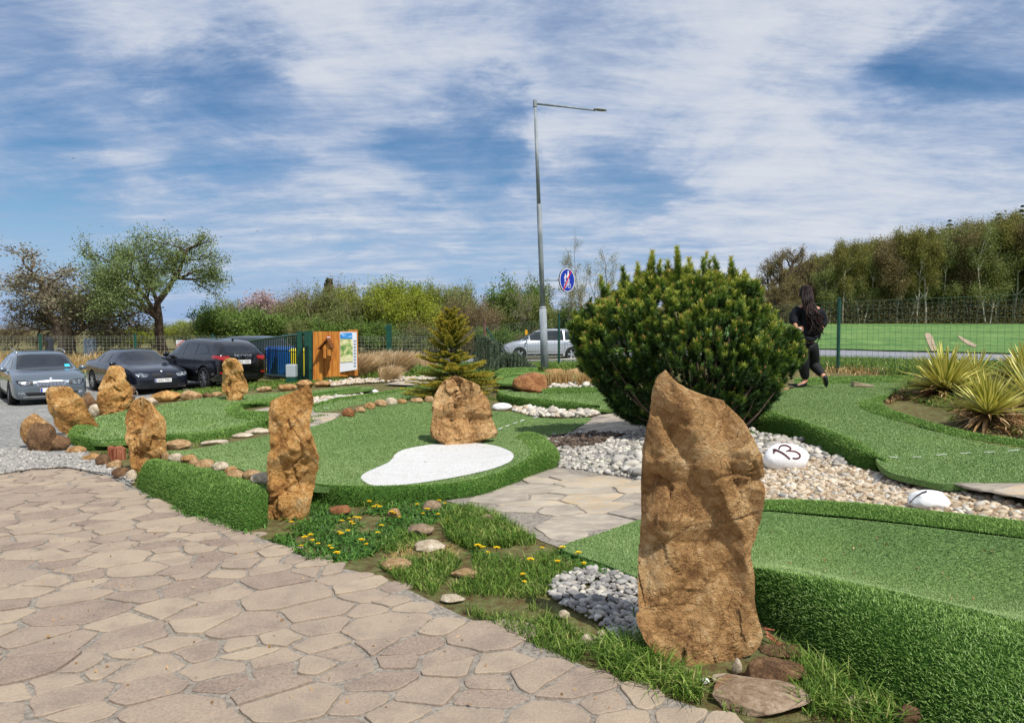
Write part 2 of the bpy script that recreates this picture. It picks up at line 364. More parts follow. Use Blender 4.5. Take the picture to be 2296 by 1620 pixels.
def blades(mb, P, N, L, Wd, lean, rng, mi=0, rnd=None, ldir=None, bend=.35):
    n = len(P)
    if n == 0: return
    L = np.broadcast_to(L, (n,))[:, None]; Wd = np.broadcast_to(Wd, (n,))[:, None]
    a = rng.uniform(0, 2*math.pi, n); d = np.c_[np.cos(a), np.sin(a), rng.normal(0, .15, n)]
    s = np.c_[-np.sin(a), np.cos(a), np.zeros(n)]
    if ldir is not None: d = d*.55+np.asarray(ldir); s = np.cross(d, [0, 0, 1.]); s /= np.linalg.norm(s, axis=1)[:, None]+1e-9
    lean = np.broadcast_to(lean, (n,))[:, None]
    mid = P+N*L*.58+d*L*lean*bend; tip = P+N*L*(1-.35*np.minimum(lean, 1.6))+d*L*lean
    V = np.stack([P-s*Wd/2, P+s*Wd/2, mid-s*Wd*.42, mid+s*Wd*.42, tip], 1).reshape(-1, 3)
    b = (np.arange(n)*5)[:, None]
    F = np.concatenate([b+[0, 1, 3], b+[0, 3, 2], b+[2, 3, 4]])
    r = rng.uniform(0, 1, n) if rnd is None else rnd
    mb.add(V, F, mi, np.repeat(r, 5))
def scatter(poly, dens, rng):
    poly = np.asarray(poly)[:, :2]; lo, hi = poly.min(0), poly.max(0); n = int(dens*(hi-lo).prod())
    p = rng.uniform(lo, hi, (max(n, 1), 2)); return p[inside(p, poly)]
UP = np.array([0, 0, 1.])
M['felt'] = mat('putting_felt', [(0, '#37522a'), (.3, '#567440'), (.6, '#6d8a50'), (1, '#8fa670')], 95, 3, .95, bump=.9, bscale=110, bdist=.008, spec=.1, nrough=.75,
                stops2=[(0, (.78, .84, .76)), (.5, (.95, .96, .94)), (1, (1.14, 1.08, 1.0))], scale2=1.1)
M['felt_far'] = mat('putting_felt_back', [(0, '#3a542a'), (.3, '#56733a'), (.6, '#6b8848'), (1, '#88a062')], 45, 4, .95, bump=.8, bscale=60, bdist=.012, spec=.1, nrough=.75,
                stops2=[(0, (.82, .86, .8)), (1, (1.08, 1.06, 1.0))], scale2=.9)
M['turf'] = mat('turf_backing', [(0, '#152a0c'), (1, '#2e4c1a')], 60, 4, .95, spec=.05)
M['blade'] = mat('turf_blades', [(0, '#33541c'), (.35, '#648a34'), (.65, '#8cb056'), (1, '#bcd48c')], 3, 2, .62, attr=.8, spec=.25, transl=.22)
M['blade_far'] = mat('turf_blades_back', [(0, '#45682a'), (.35, '#66893c'), (.65, '#83a452'), (1, '#a4c074')], 3, 2, .7, attr=.8, spec=.15, transl=.22)
M['turf_far'] = mat('turf_backing_back', [(0, '#2c4a1c'), (1, '#47692c')], 40, 4, .95, spec=.05)
M['grass'] = mat('grass_blades', [(0, '#2e4a16'), (.3, '#48681f'), (.6, '#68882e'), (.85, '#93aa52'), (1, '#c0b478')], 3, 2, .6, attr=.85, spec=.25, transl=.28)
M['weed'] = mat('weed_leaves', [(0, '#284a18'), (.5, '#456f25'), (1, '#6f9a3c')], 30, 3, .55, attr=.7, spec=.35, transl=.22)
M['straw'] = mat('straw', [(0, '#8a6c3e'), (.4, '#b8965c'), (.75, '#d8bc86'), (1, '#eedcae')], 3, 2, .75, attr=.85, spec=.2, transl=.25)
M['whitefelt'] = mat('white_painted_felt', [(0, '#9a9890'), (.35, '#cfcfcb'), (1, '#e4e4e4')], 40, 5, .9, bump=.8, bscale=90, bdist=.008, spec=.15, stretch=(1, 3.2, 1),
                     stops2=[(0, (.93, .92, .9)), (1, (1, 1, 1))], scale2=3)
M['whiteline'] = mat('white_line_paint', [(0, '#b9c4b4'), (.5, '#e0e4de'), (1, '#f4f4f4')], 80, 4, .8)
M['pile'] = mat('felt_pile', [(0, '#627e44'), (.4, '#7f995a'), (.7, '#95ab70'), (1, '#b4c694')], 3, 2, .8, attr=.85, spec=.15, transl=.15)
LANES = []   # world outlines + surfaces, used to lower the ground beneath them
def band(parent, name, outer, inner, surf, crest=.03, osurf=None, n=None, wmul=1., dens=1., seed=1, close=False, backfall=0.):
    rng = np.random.default_rng(seed)
    O = np.array([G(x, y, 0., osurf) for x, y in crom(outer, 40, close)]); I = np.array([G(x, y, 0., surf) for x, y in crom(inner, 40, close)])
    ln = np.linalg.norm(np.diff(O, axis=0), axis=1).sum(); n = n or int(np.clip(ln/.06, 20, 140))
    O = crom(O, n, close); I = crom(I, n, close); O[:, 2] = (osurf or ground)(O)-.03; I[:, 2] = surf(I)+.004
    m = 14; t = np.linspace(0, 1, m)[None, :, None]
    XY = O[:, None, :2]*(1-t**1.25)+I[:, None, :2]*t**1.25
    zo, zi = O[:, None, 2], I[:, None, 2]; tt = t[..., 0]
    Z = zo+(zi-zo)*(1-(1-tt)**2.6)+crest*np.sin(math.pi*np.clip(tt, 0, 1)**.62)**1.1
    Gd = np.dstack([XY, Z]); wob = fbm(Gd.reshape(-1, 3)*3., seed, 2).reshape(Z.shape)*.012*np.sin(math.pi*tt); Gd[..., 2] += wob
    mb = MB(); i = np.arange(n-1)[:, None]*m; j = np.arange(m-1)[None]
    F = np.stack([i+j, i+j+1, i+m+j+1, i+m+j], -1).reshape(-1, 4)
    nr = np.cross(Gd[1:, :-1]-Gd[:-1, :-1], Gd[:-1, 1:]-Gd[:-1, :-1]); ar = np.linalg.norm(nr, axis=-1)
    sg = np.sign(nr[..., 2].mean()); nr = nr/(ar[..., None]+1e-12)*sg
    if sg > 0: F = F[:, ::-1]
    mb.add(Gd.reshape(-1, 3), F, 0)
    Y = float(np.clip(np.median(O[:, 1]), 2.8, 30)); w = (.0006*Y+.0016)*wmul; L = .017+.0006*Y
    k = int(min(90000, ar.sum()*.85/(w*L)*1.7*dens)); q = rng.choice(ar.size, k, p=(ar/ar.sum()).ravel()); qi, qj = np.unravel_index(q, ar.shape)
    u, v = rng.random((2, k, 1)); A, B, Cc, D = Gd[qi, qj], Gd[qi+1, qj], Gd[qi, qj+1], Gd[qi+1, qj+1]
    P = A*(1-u)*(1-v)+B*u*(1-v)+Cc*(1-u)*v+D*u*v; Nn = nr[qi, qj]*.75+UP*.35; Nn /= np.linalg.norm(Nn, axis=1)[:, None]
    blades(mb, P-Nn*.004, Nn, rng.uniform(.7, 1.25, k)*L, w*rng.uniform(.7, 1.3, k), rng.uniform(.5, 1.3, k), rng, 1)
    o = mb.build(name, [M['turf'], M['blade']] if Y < 4.8 else [M['turf_far'], M['blade_far']], parent); return O, I
def lane_sheet(parent, name, outline, surf, sp=.06, m='felt', dz=0., smoothed=True, n=90, pile=None, hole=None):
    pts = crom(outline, n, True) if smoothed else np.array(outline, float)
    W3 = px_poly(pts, surf, dz); mb = MB(); sheet(mb, W3, sp, surf, dz, rim=.05 if dz == 0 else 0)
    o = mb.build(name, M[m], parent, smooth=True); LANES.append((W3, surf)) if dz == 0 else None
    if pile:
        rng = np.random.default_rng(len(LANES)); w_, l_, dn = pile; P2 = scatter(W3, dn, rng); P2 = P2[(P2[:, 1] < 26) & (P2[:, 1] > 1)]
        if hole is not None: P2 = P2[~inside(P2, px_poly(crom(hole, 60, True), surf))]
        dx = surf(P2+[.02, 0])-surf(P2); dy = surf(P2+[0, .02])-surf(P2); N = np.c_[-dx/.02, -dy/.02, np.ones(len(P2))]; N /= np.linalg.norm(N, axis=1)[:, None]
        pm_ = MB(); blades(pm_, np.c_[P2, surf(P2)-.001], N, l_*rng.uniform(.7, 1.3, len(P2)), w_*rng.uniform(.7, 1.3, len(P2)), rng.uniform(.3, 1.1, len(P2)), rng); po = pm_.build('felt_pile', M['pile'], parent)
    return o, W3
def strip(mb, a, b, w, surf, dz=.012):
    a, b = np.array(a), np.array(b); d = (b-a)[:2]; L = np.linalg.norm(d); s = np.array([-d[1], d[0]])/L*w/2
    t = np.linspace(0, 1, 6)[:, None]; c = a[:2]+d*t; V = np.concatenate([c-s, c+s]); z = surf(V)+dz
    mb.add(np.c_[V, z], [(i, i+1, 7+i, 6+i)[::-1] if s[0]*d[1]-s[1]*d[0] > 0 else (i, i+1, 7+i, 6+i) for i in range(5)])
def su(*p): return Surf([tuple(U(*q)) for q in p])

# ================================================================ the minigolf lanes
def lane(label): return thing('minigolf_lane', (0, 0, 0), label, 'minigolf lane')
WP = [(808, 1070), (820, 1058), (850, 1045), (875, 1033), (885, 1018), (905, 1007), (950, 998), (1000, 993), (1060, 992), (1110, 998), (1146, 1012), (1152, 1024), (1140, 1036), (1100, 1051), (1030, 1067), (950, 1080), (880, 1088), (830, 1086)]
# central lane with the white patch
s1 = su((450, 1020, .24), (600, 1068, .22), (700, 1098, .19), (850, 1100, .16), (987, 1094, .15), (1130, 1062, .15), (1190, 1020, .2), (1200, 985, .16), (1266, 972, .09), (1326, 936, .11), (1150, 925, .16), (1103, 922, .18),
        (950, 905, .33), (850, 912, .34), (770, 935, .30), (700, 956, .26), (606, 975, .2), (426, 1008, .22), (700, 1040, .12), (850, 1030, .09), (1000, 1020, .09), (1110, 1000, .11), (1200, 955, .1), (900, 970, .15), (600, 1020, .14), (780, 985, .15), (1000, 950, .14))
L1 = lane('central green lane with the white kidney patch and the upright boulder')
lane_sheet(L1, 'felt', [(372, 1012), (426, 1008), (606, 975), (700, 956), (763, 934), (800, 920), (850, 907), (910, 902), (971, 900), (1060, 915), (1103, 921), (1149, 923), (1198, 935), (1260, 938), (1326, 936), (1296, 955), (1266, 972),
           (1215, 978), (1185, 985), (1192, 1005), (1188, 1027), (1130, 1056), (987, 1089), (850, 1095), (711, 1091), (605, 1076), (535, 1050), (445, 1030)], s1, .06, n=160, pile=(.0062, .011, 12500), hole=WP)
band(L1, 'turf_border', [(700, 1128), (770, 1136), (841, 1134), (906, 1129), (987, 1122), (1068, 1113), (1133, 1091), (1224, 1057), (1252, 1043), (1253, 1020), (1225, 990), (1196, 979)],
     [(700, 1088), (770, 1092), (850, 1094), (920, 1092), (987, 1088), (1068, 1075), (1130, 1056), (1182, 1028), (1190, 1010), (1178, 995), (1165, 985), (1150, 982)], s1, .05, seed=3)
pw, _ = lane_sheet(L1, 'white_patch', WP,
                   s1, .05, 'whitefelt', .008, n=70)
for a, b in [((1117, 963), (1126, 960)), ((1133, 957), (1142, 954)), ((1150, 950), (1159, 948)), ((1166, 945), (1175, 942)), ((1196, 938), (1206, 935))]:
    mb = MB(); strip(mb, G(*a, 0, s1), G(*b, 0, s1), .025, s1); mb.build('line_dash', M['whiteline'], L1)
# slim lane behind it
s2 = su((700, 910, .05), (700, 925, .03), (763, 925, .03), (753, 897, .05), (847, 884, .08), (841, 901, .06), (919, 871, .12), (919, 889, .1), (980, 870, .14), (1000, 885, .12))
L2 = lane('slim curved lane between the stone row and the white painted boulder')
lane_sheet(L2, 'felt', [(695, 928), (700, 913), (753, 900), (800, 893), (847, 886), (919, 874), (985, 868), (1000, 880), (930, 890), (841, 902), (790, 915), (763, 926)], s2, .12, 'felt_far', n=60, pile=(.011, .018, 3000))
band(L2, 'turf_border', [(700, 906), (753, 893), (847, 880), (919, 868), (970, 862)], [(700, 913), (753, 900), (847, 886), (919, 874), (970, 868)], s2, .03, seed=5, osurf=s2)
mb = MB(); strip(mb, G(727, 915, 0, s2), G(737, 916, 0, s2), .03, s2); mb.build('line_dash', M['whiteline'], L2)
# big left lane
s4 = su((208, 966, .08), (153, 975, .08), (162, 997, .1), (240, 1003, .1), (367, 988, .08), (487, 982, .08), (606, 951, .12), (552, 928, .1), (543, 921, .12), (608, 908, .12), (695, 893, .1), (743, 890, .08), (812, 880, .12), (841, 868, .16),
        (743, 869, .12), (650, 877, .08), (559, 883, .02), (422, 897, -.05), (357, 910, -.04), (273, 925, 0), (210, 940, .04), (300, 965, -.04), (400, 940, -.1), (470, 950, -.06), (500, 920, -.02), (440, 915, -.08), (600, 893, .0))
L4 = lane('long left lane behind the standing stones, bordered by rubble along the parked cars')
lane_sheet(L4, 'felt', [(208, 958), (190, 970), (184, 980), (200, 989), (240, 992), (320, 986), (367, 978), (430, 974), (487, 966), (550, 951), (606, 940), (570, 940), (530, 938), (507, 927), (505, 916), (520, 905), (570, 898), (640, 891), (710, 885), (770, 879), (812, 874), (841, 868),
           (790, 867), (743, 870), (699, 876), (650, 878), (559, 884), (480, 890), (422, 897), (357, 908), (300, 915), (262, 925), (215, 935)], s4, .12, 'felt_far', n=140, pile=(.011, .018, 2600))
band(L4, 'turf_border', [(200, 966), (157, 974), (152, 984), (162, 999), (200, 1010), (273, 1004), (330, 1000), (372, 992), (430, 992), (487, 986), (560, 970), (612, 955)],
     [(212, 958), (185, 972), (186, 982), (205, 988), (240, 990), (290, 988), (330, 983), (372, 976), (430, 972), (480, 966), (550, 950), (600, 942)], s4, .05, seed=7)
band(L4, 'turf_border', [(612, 935), (560, 932), (542, 925), (545, 918), (570, 913), (610, 909), (660, 899), (720, 892), (770, 886), (812, 881)],
     [(600, 945), (530, 938), (508, 927), (505, 916), (520, 905), (570, 898), (640, 891), (710, 885), (765, 879), (805, 875)], s4, .08, seed=8)
# back right lane
s5 = su((1120, 867, .22), (1121, 890, .22), (1230, 905, .22), (1345, 922, .2), (1450, 905, .26), (1370, 880, .3), (1230, 884, .22), (1150, 878, .2), (1280, 895, .17), (1400, 900, .22), (1450, 925, .22))
L5 = lane('back lane between the red brown boulder and the big dark pine')
lane_sheet(L5, 'felt', [(1118, 866), (1122, 883), (1180, 896), (1250, 902), (1300, 907), (1342, 917), (1450, 918), (1460, 900), (1440, 880), (1372, 878), (1240, 882), (1160, 878)], s5, .12, 'felt_far', n=70, pile=(.011, .018, 3000))
band(L5, 'turf_border', [(1112, 893), (1130, 904), (1180, 912), (1240, 920), (1300, 927), (1346, 927)], [(1125, 884), (1140, 890), (1180, 896), (1240, 900), (1300, 906), (1338, 915)], s5, .08, seed=9)
band(L5, 'turf_border', [(1215, 876), (1260, 872), (1320, 871), (1400, 871)], [(1215, 883), (1260, 881), (1320, 880), (1400, 880)], s5, .06, seed=10)
s6 = su((1115, 858, .36), (1115, 838, .4), (1170, 836, .4), (1215, 840, .42), (1150, 862, .34), (1160, 845, .5), (1370, 850, .45), (1280, 838, .5), (1330, 862, .38))
L6 = lane('small mounded green furthest back beside the weeping spruces')
lane_sheet(L6, 'felt', [(1112, 858), (1116, 842), (1150, 835), (1200, 834), (1240, 836), (1190, 852), (1150, 860)], s6, .15, 'felt_far', n=40)
band(L6, 'turf_border', [(1108, 858), (1112, 842), (1150, 838), (1205, 836)], [(1128, 858), (1130, 848), (1155, 842), (1205, 841)], s6, .08, seed=11)
L6b = lane('small green strip behind the two low boulders and the dry reeds')
s6b = su((1280, 845, .46), (1370, 846, .46), (1370, 830, .5), (1240, 832, .48), (1300, 836, .5))
lane_sheet(L6b, 'felt', [(1262, 846), (1300, 838), (1370, 834), (1420, 836), (1420, 850), (1340, 852)], s6b, .15, 'felt_far', n=40)
# right upper lane with the player
s7 = su((1700, 900, .52), (1665, 925, .44), (1745, 945, .48), (1800, 952, .47), (1880, 980, .45), (1950, 1005, .42), (2000, 1050, .37), (2131, 1085, .36), (2295, 1076, .42), (2295, 1003, .5), (2100, 960, .5), (1940, 912, .57), (1850, 880, .63),
        (1800, 862, .67), (2040, 852, .70), (2000, 872, .64), (1900, 860, .655), (1860, 930, .5), (2100, 1020, .42), (1960, 890, .6))
L7 = lane('raised lane on the right where the person in black stands')
lane_sheet(L7, 'felt', [(1786, 853), (1861, 850), (1950, 847), (2041, 847), (2030, 858), (1985, 884), (1948, 897), (1924, 905), (1938, 919), (2000, 940), (2090, 966), (2200, 991), (2320, 1009), (2400, 1020), (2400, 1070), (2295, 1077), (2131, 1086),
           (2057, 1074), (1997, 1059), (1970, 1040), (1955, 1012), (1918, 989), (1850, 963), (1770, 936), (1715, 917), (1692, 901), (1708, 888), (1740, 878), (1786, 868)], s7, .08, n=150, pile=(.0065, .012, 9000))
band(L7, 'turf_border', [(1640, 915), (1664, 940), (1700, 968), (1775, 986), (1840, 1014), (1906, 1046), (1956, 1058), (1990, 1056)],
     [(1690, 900), (1715, 916), (1750, 930), (1820, 952), (1870, 970), (1920, 990), (1958, 1012), (1985, 1040)], s7, .05, seed=12)
band(L7, 'turf_border', [(1990, 888), (1975, 897), (1982, 908), (2010, 922), (2056, 938), (2110, 955), (2176, 971), (2295, 991), (2400, 1008)],
     [(1950, 896), (1922, 904), (1934, 917), (1975, 933), (2026, 947), (2090, 964), (2146, 980), (2295, 1004), (2400, 1020)], s7, .04, seed=13, osurf=s7)
band(L7, 'turf_border', [(1780, 850), (1861, 846), (1950, 843), (2050, 842)], [(1780, 866), (1861, 861), (1950, 858), (2045, 856)], s7, .05, seed=14, osurf=s7)
for a, b in [((1992, 1025), (2014, 1028)), ((2045, 1026), (2065, 1026)), ((2098, 1022), (2122, 1020)), ((2152, 1018), (2176, 1017)), ((2206, 1016), (2230, 1015)), ((2259, 1013), (2286, 1010))]:
    mb = MB(); strip(mb, G(*a, 0, s7), G(*b, 0, s7), .014, s7); mb.build('line_dash', M['whiteline'], L7)
# near right lane
s8 = su((1255, 1227, .06), (1450, 1160, .09), (1445, 1298, .08), (1560, 1320, .14), (1697, 1276, .24), (1816, 1292, .26), (1996, 1326, .27), (2146, 1362, .27), (2295, 1398, .27), (1714, 1140, .19), (1816, 1150, .21), (2026, 1172, .27), (2295, 1203, .32),
        (1750, 1215, .07), (1900, 1235, .07), (2100, 1270, .09), (2290, 1310, .10), (1600, 1230, .08), (2450, 1430, .27), (2450, 1240, .32))
L8 = lane('nearest lane in the right foreground behind the tallest standing stone')
lane_sheet(L8, 'felt', [(1255, 1227), (1350, 1193), (1450, 1160), (1580, 1144), (1720, 1146), (1816, 1155), (1920, 1164), (2026, 1175), (2160, 1191), (2295, 1208), (2450, 1235), (2450, 1432), (2295, 1394), (2146, 1358), (1996, 1324), (1816, 1290), (1697, 1277), (1600, 1290),
           (1520, 1315), (1445, 1299), (1350, 1262)], s8, .05, n=160, pile=(.0042, .010, 20000))
band(L8, 'turf_border', [(1600, 1330), (1650, 1360), (1700, 1392), (1790, 1452), (1860, 1505), (1940, 1560), (2030, 1620), (2130, 1700), (2250, 1780)],
     [(1600, 1290), (1650, 1283), (1697, 1279), (1816, 1294), (1900, 1309), (1996, 1327), (2146, 1363), (2295, 1399), (2450, 1437)], s8, .05, seed=15, dens=.9)
band(L8, 'turf_border', [(1560, 1133), (1714, 1133), (1800, 1133), (1876, 1137), (1950, 1142), (2026, 1150), (2146, 1164), (2295, 1182), (2450, 1205)],
     [(1560, 1143), (1714, 1144), (1790, 1150), (1876, 1157), (1950, 1164), (2026, 1173), (2146, 1187), (2295, 1207), (2450, 1240)], s8, .04, seed=16)
# turf bank in front of the left standing stones
sb = su((310, 1092, 0), (430, 1152, 0), (560, 1192, 0), (604, 1178, .0), (374, 1030, .24), (445, 1048, .24), (535, 1072, .23), (604, 1098, .21), (480, 1100, .14), (560, 1130, .12), (400, 1080, .12))
bank = thing('turf_bank', (0, 0, 0), 'dark green artificial turf bank sloping to the patio between two standing stones', 'turf bank')
band(bank, 'turf_slope', [(306, 1094), (370, 1128), (430, 1154), (500, 1176), (555, 1190), (600, 1178)], [(352, 1030), (390, 1036), (430, 1042), (500, 1058), (560, 1078), (604, 1094)], sb, .05, seed=17, dens=1.2)

# ================================================================ ground sheet (lowered where lanes cover it)
def axis(lo, hi, c, fine_, grow=1.13):
    v = [c]; st = fine_
    while v[-1] < hi:
        v.append(v[-1]+st); st = fine_ if v[-1]-c < 9 else st*grow
    w = [c]; st = fine_
    while w[-1] > lo:
        w.append(w[-1]-st); st = fine_ if c-w[-1] < 9 else st*grow
    return np.array(w[::-1][:-1]+v)
gx = axis(-900, 900, 0, .11); gy = axis(-15, 1500, 7, .11)
XX, YY = np.meshgrid(gx, gy); XY = np.c_[XX.ravel(), YY.ravel()]; Zg = ground(XY)
for W3, sf in LANES:
    lo, hi = W3[:, :2].min(0), W3[:, :2].max(0); cand = np.where(((XY > lo) & (XY < hi)).all(1))[0]
    k = cand[inside(XY[cand], W3)]
    if len(k): Zg[k] = np.minimum(Zg[k], sf(XY[k])-.07)
M['soil'] = mat('soil_and_dry_grass', [(0, '#4a3a26'), (.3, '#6b5a38'), (.55, '#66683c'), (1, '#867c56')], 14, 9, .95, bump=.8, bscale=60, bdist=.03,
                stops2=[(0, (.8, .85, .75)), (1, (1.1, 1.05, 1.0))], scale2=.7)
mb = MB(); nx = len(gx); i = np.arange(len(gy)-1)[:, None]*nx; j = np.arange(nx-1)[None]
mb.add(np.c_[XY, Zg], np.stack([i+j, i+j+1, i+nx+j+1, i+nx+j], -1).reshape(-1, 4)); go = mb.build('ground', M['soil'], smooth=True); tag(go, kind='structure')
_gz = Zg.reshape(len(gy), nx)

# ================================================================ flagstones
def clip(poly, n, d):
    out = []; m = len(poly)
    for i in range(m):
        a, b = poly[i], poly[(i+1) % m]; da, db = a@n-d, b@n-d
        if da <= 0: out.append(a)
        if da*db < 0: out.append(a+(b-a)*(da/(da-db)))
    return out
def flags(name, outline, size, gap, mats, surf, seed, ang=.5, stretch=1.6, dz=.012, edge=.0, mort=.006):
    rng = np.random.default_rng(seed); outline = np.asarray(outline)[:, :2]
    ca, sa = math.cos(ang), math.sin(ang); A = np.diag([1/stretch, 1])@np.array([[ca, sa], [-sa, ca]]); Ai = np.linalg.inv(A)
    Q = outline@A.T; lo, hi = Q.min(0)-size, Q.max(0)+size
    pts = []; rad = []; grid = {}
    n = int((hi-lo).prod()/(size*size)*26)
    for c, r in zip(rng.uniform(lo, hi, (n, 2)), size*rng.choice([.36, .60, .88, 1.2], n, p=[.30, .25, .25, .20])):
        gc = (int(c[0]//size), int(c[1]//size)); ok = True
        for a in (-2, -1, 0, 1, 2):
            for b in (-2, -1, 0, 1, 2):
                for q in grid.get((gc[0]+a, gc[1]+b), ()):
                    if math.hypot(*(pts[q]-c)) < .5*(rad[q]+r)*1.1: ok = False; break
        if ok: grid.setdefault(gc, []).append(len(pts)); pts.append(c); rad.append(r)
    pts = np.array(pts); rad = np.array(rad); mb = MB()
    inn = inside(pts@Ai.T, outline)
    for k in np.where(inn)[0]:
        c = pts[k]; d2 = ((pts-c)**2).sum(1); nb = np.argsort(d2)[1:22]
        poly = [c+np.array(v)*size*2.2 for v in ((-1, -1), (1, -1), (1, 1), (-1, 1))]
        for q in nb:
            nrm = pts[q]-c; D = np.linalg.norm(nrm); nrm = nrm/D
            off = .5*(D+(rad[k]**2-rad[q]**2)*.25/D); poly = clip(poly, nrm, c@nrm+off-gap*rng.uniform(.25, .6))
            if len(poly) < 3: break
        if len(poly) < 3: continue
        P = np.array(poly)@Ai.T
        P2 = []
        for a, b in zip(P, np.roll(P, -1, 0)):
            L = np.linalg.norm(b-a); t0 = min(.2, .014/max(L, .01)); m_ = max(2, int(L/.05)); P2 += [a+(b-a)*(t0+(1-2*t0)*t/m_) for t in range(m_+1)]
        P2 = np.array(P2); cc = P2.mean(0); nn = fbm(np.c_[P2*14, np.full(len(P2), k*3.1)], seed, 3)
        dv = P2-cc; dl = np.linalg.norm(dv, axis=1)[:, None]+1e-6; P2 = P2+dv/dl*(nn[:, None]*.02)
        if np.linalg.norm(P2-cc, axis=1).max() < .035: continue
        if edge: P2 = P2[inside(P2, outline)]
        if len(P2) < 3: continue
        m_ = len(P2); h = dz+rng.uniform(-.004, .005); tilt = rng.normal(0, .014, 2); z = surf(P2)
        top = np.c_[P2, z+h+(P2-cc)@tilt]; inset = cc+(P2-cc)*(1-np.minimum(.006/dl[:len(P2)].mean(), .3)); zt = surf(inset)+h+.003+(inset-cc)@tilt
        V = np.r_[np.c_[P2, z-.01], top, np.c_[inset, zt]]
        F = [(i, (i+1) % m_, m_+(i+1) % m_, m_+i) for i in range(m_)]+[(m_+i, m_+(i+1) % m_, 2*m_+(i+1) % m_, 2*m_+i) for i in range(m_)]+[tuple(range(2*m_, 3*m_))]
        mb.add(V, F, 0, rng.random())
    sheet(mb, outline, .12, surf, mort, 1)
    o = mb.build(name, mats); return tag(o, kind='structure')
M['flag'] = mat('flagstone', [(0, '#74645b'), (.2, '#8d7d71'), (.44, '#9e8f7f'), (.68, '#a69784'), (.9, '#ae9f8a'), (1, '#b29878')], 70, 8, .85, bump=.9, bscale=90, bdist=.008, attr=.55, spec=.25,
                stops2=[(0, (.86, .84, .84)), (.4, (1, .98, .96)), (1, (1.1, 1.07, 1.03))], scale2=5, nrough=.68)
M['mortar'] = mat('mortar_joint', [(0, '#6a635a'), (.5, '#8a8277'), (1, '#a1988c')], 40, 8, .95, bump=.6, bscale=140, bdist=.005)
M['flag_grey'] = mat('grey_flagstone', [(0, '#857c72'), (.3, '#a0978a'), (.6, '#b3a998'), (.85, '#bca98c'), (1, '#c09a70')], 7, 9, .85, bump=.7, bscale=28, bdist=.01, attr=.5, spec=.25, stretch=(1, 2, 1),
                     stops2=[(0, (.82, .81, .8)), (1, (1.08, 1.06, 1.04))], scale2=2.)
gs = lambda q: ground(q)
pat = [tuple(G(x, y)[:2]) for x, y in [(0, 1058), (75, 1047), (150, 1045), (235, 1062), (310, 1096), (430, 1156), (560, 1200), (640, 1225), (700, 1262), (850, 1292), (950, 1340), (1040, 1384), (1200, 1445), (1330, 1504), (1480, 1560), (1600, 1600), (1700, 1650)]]
pat += [(2.2, 1.6), (3.2, -2.5), (-11, -2.5), (-11, 8.6), (-7.4, 8.6)]
flags('patio_paving', pat, .26, .022, [M['flag'], M['mortar']], gs, 4, ang=.45, stretch=1.35, dz=.012)
pA = [tuple(G(x, y)[:2]) for x, y in [(1000, 1123), (1068, 1111), (1133, 1089), (1224, 1054), (1256, 1046), (1300, 1052), (1400, 1068), (1500, 1088), (1620, 1110), (1700, 1136), (1560, 1138), (1450, 1164), (1350, 1197), (1255, 1229), (1215, 1214), (1160, 1184), (1100, 1150), (1050, 1138)]]
flags('stone_path', pA, .42, .02, [M['flag_grey'], M['mortar']], gs, 9, ang=.1, stretch=1.6, edge=1)
pB = [tuple(G(x, y)[:2]) for x, y in [(1341, 924), (1430, 916), (1530, 912), (1600, 930), (1560, 950), (1450, 964), (1360, 968), (1271, 973), (1300, 955)]]
flags('stone_path', pB, .5, .02, [M['flag_grey'], M['mortar']], gs, 10, ang=.0, stretch=1.8, edge=1)
pC = [tuple(G(x, y, .08)[:2]) for x, y in [(2131, 1087), (2200, 1082), (2330, 1077), (2420, 1085), (2420, 1150), (2295, 1122), (2200, 1104)]]
flags('stone_path', pC, .5, .02, [M['flag_grey'], M['mortar']], lambda q: ground(q)+.09, 11, ang=.2, stretch=1.6, edge=1)
pD = [tuple(G(x, y)[:2]) for x, y in [(548, 926), (600, 914), (640, 908), (690, 900), (705, 926), (765, 927), (740, 950), (690, 958), (640, 950), (610, 940)]]
flags('stone_path', pD, .4, .03, [M['flag_grey'], M['mortar']], gs, 12, ang=.1, stretch=1.8, edge=1)
pE = [tuple(G(x, y)[:2]) for x, y in [(860, 865), (900, 858), (985, 855), (990, 862), (920, 868)]]
flags('stone_path', pE, .5, .03, [M['flag_grey'], M['mortar']], lambda q: ground(q)+.05, 13, ang=0, stretch=1.5, edge=1)

# gravel car park, road, field, verge
M['gravel'] = mat('grey_gravel', [(0, '#505250'), (.3, '#82827e'), (.6, '#a2a19b'), (1, '#d4d2ca')], 16, 10, .95, bump=1., bscale=55, bdist=.03, nrough=.75,
                  stops2=[(0, (.85, .86, .86)), (1, (1.08, 1.06, 1.04))], scale2=.6)
mb = MB(); gp = [tuple(G(x, y)[:2]) for x, y in [(0, 1064), (75, 1052), (150, 1050), (235, 1068), (300, 1096)]]
gp += [tuple(G(x, y)[:2]) for x, y in [(262, 1060), (225, 1035), (190, 1010), (150, 990), (165, 950), (225, 915), (300, 905), (420, 890), (480, 878), (600, 872)]]
gp += [(-7.6, 22), (-12, 27), (-18, 31), (-30, 32), (-40, 20), (-30, 8.4)]
sheet(mb, gp, .35, ground, .018); tag(mb.build('gravel_car_park', M['gravel'], smooth=True), kind='structure')
M['asphalt'] = mat('asphalt', [(0, '#74767a'), (1, '#96989c')], 30, 8, .9, bump=.3, bscale=90)
M['verge'] = mat('verge_grass', [(0, '#35541c'), (.5, '#4e7a2a'), (1, '#6f9a40')], 10, 9, .95, bump=1, bscale=40, bdist=.05)
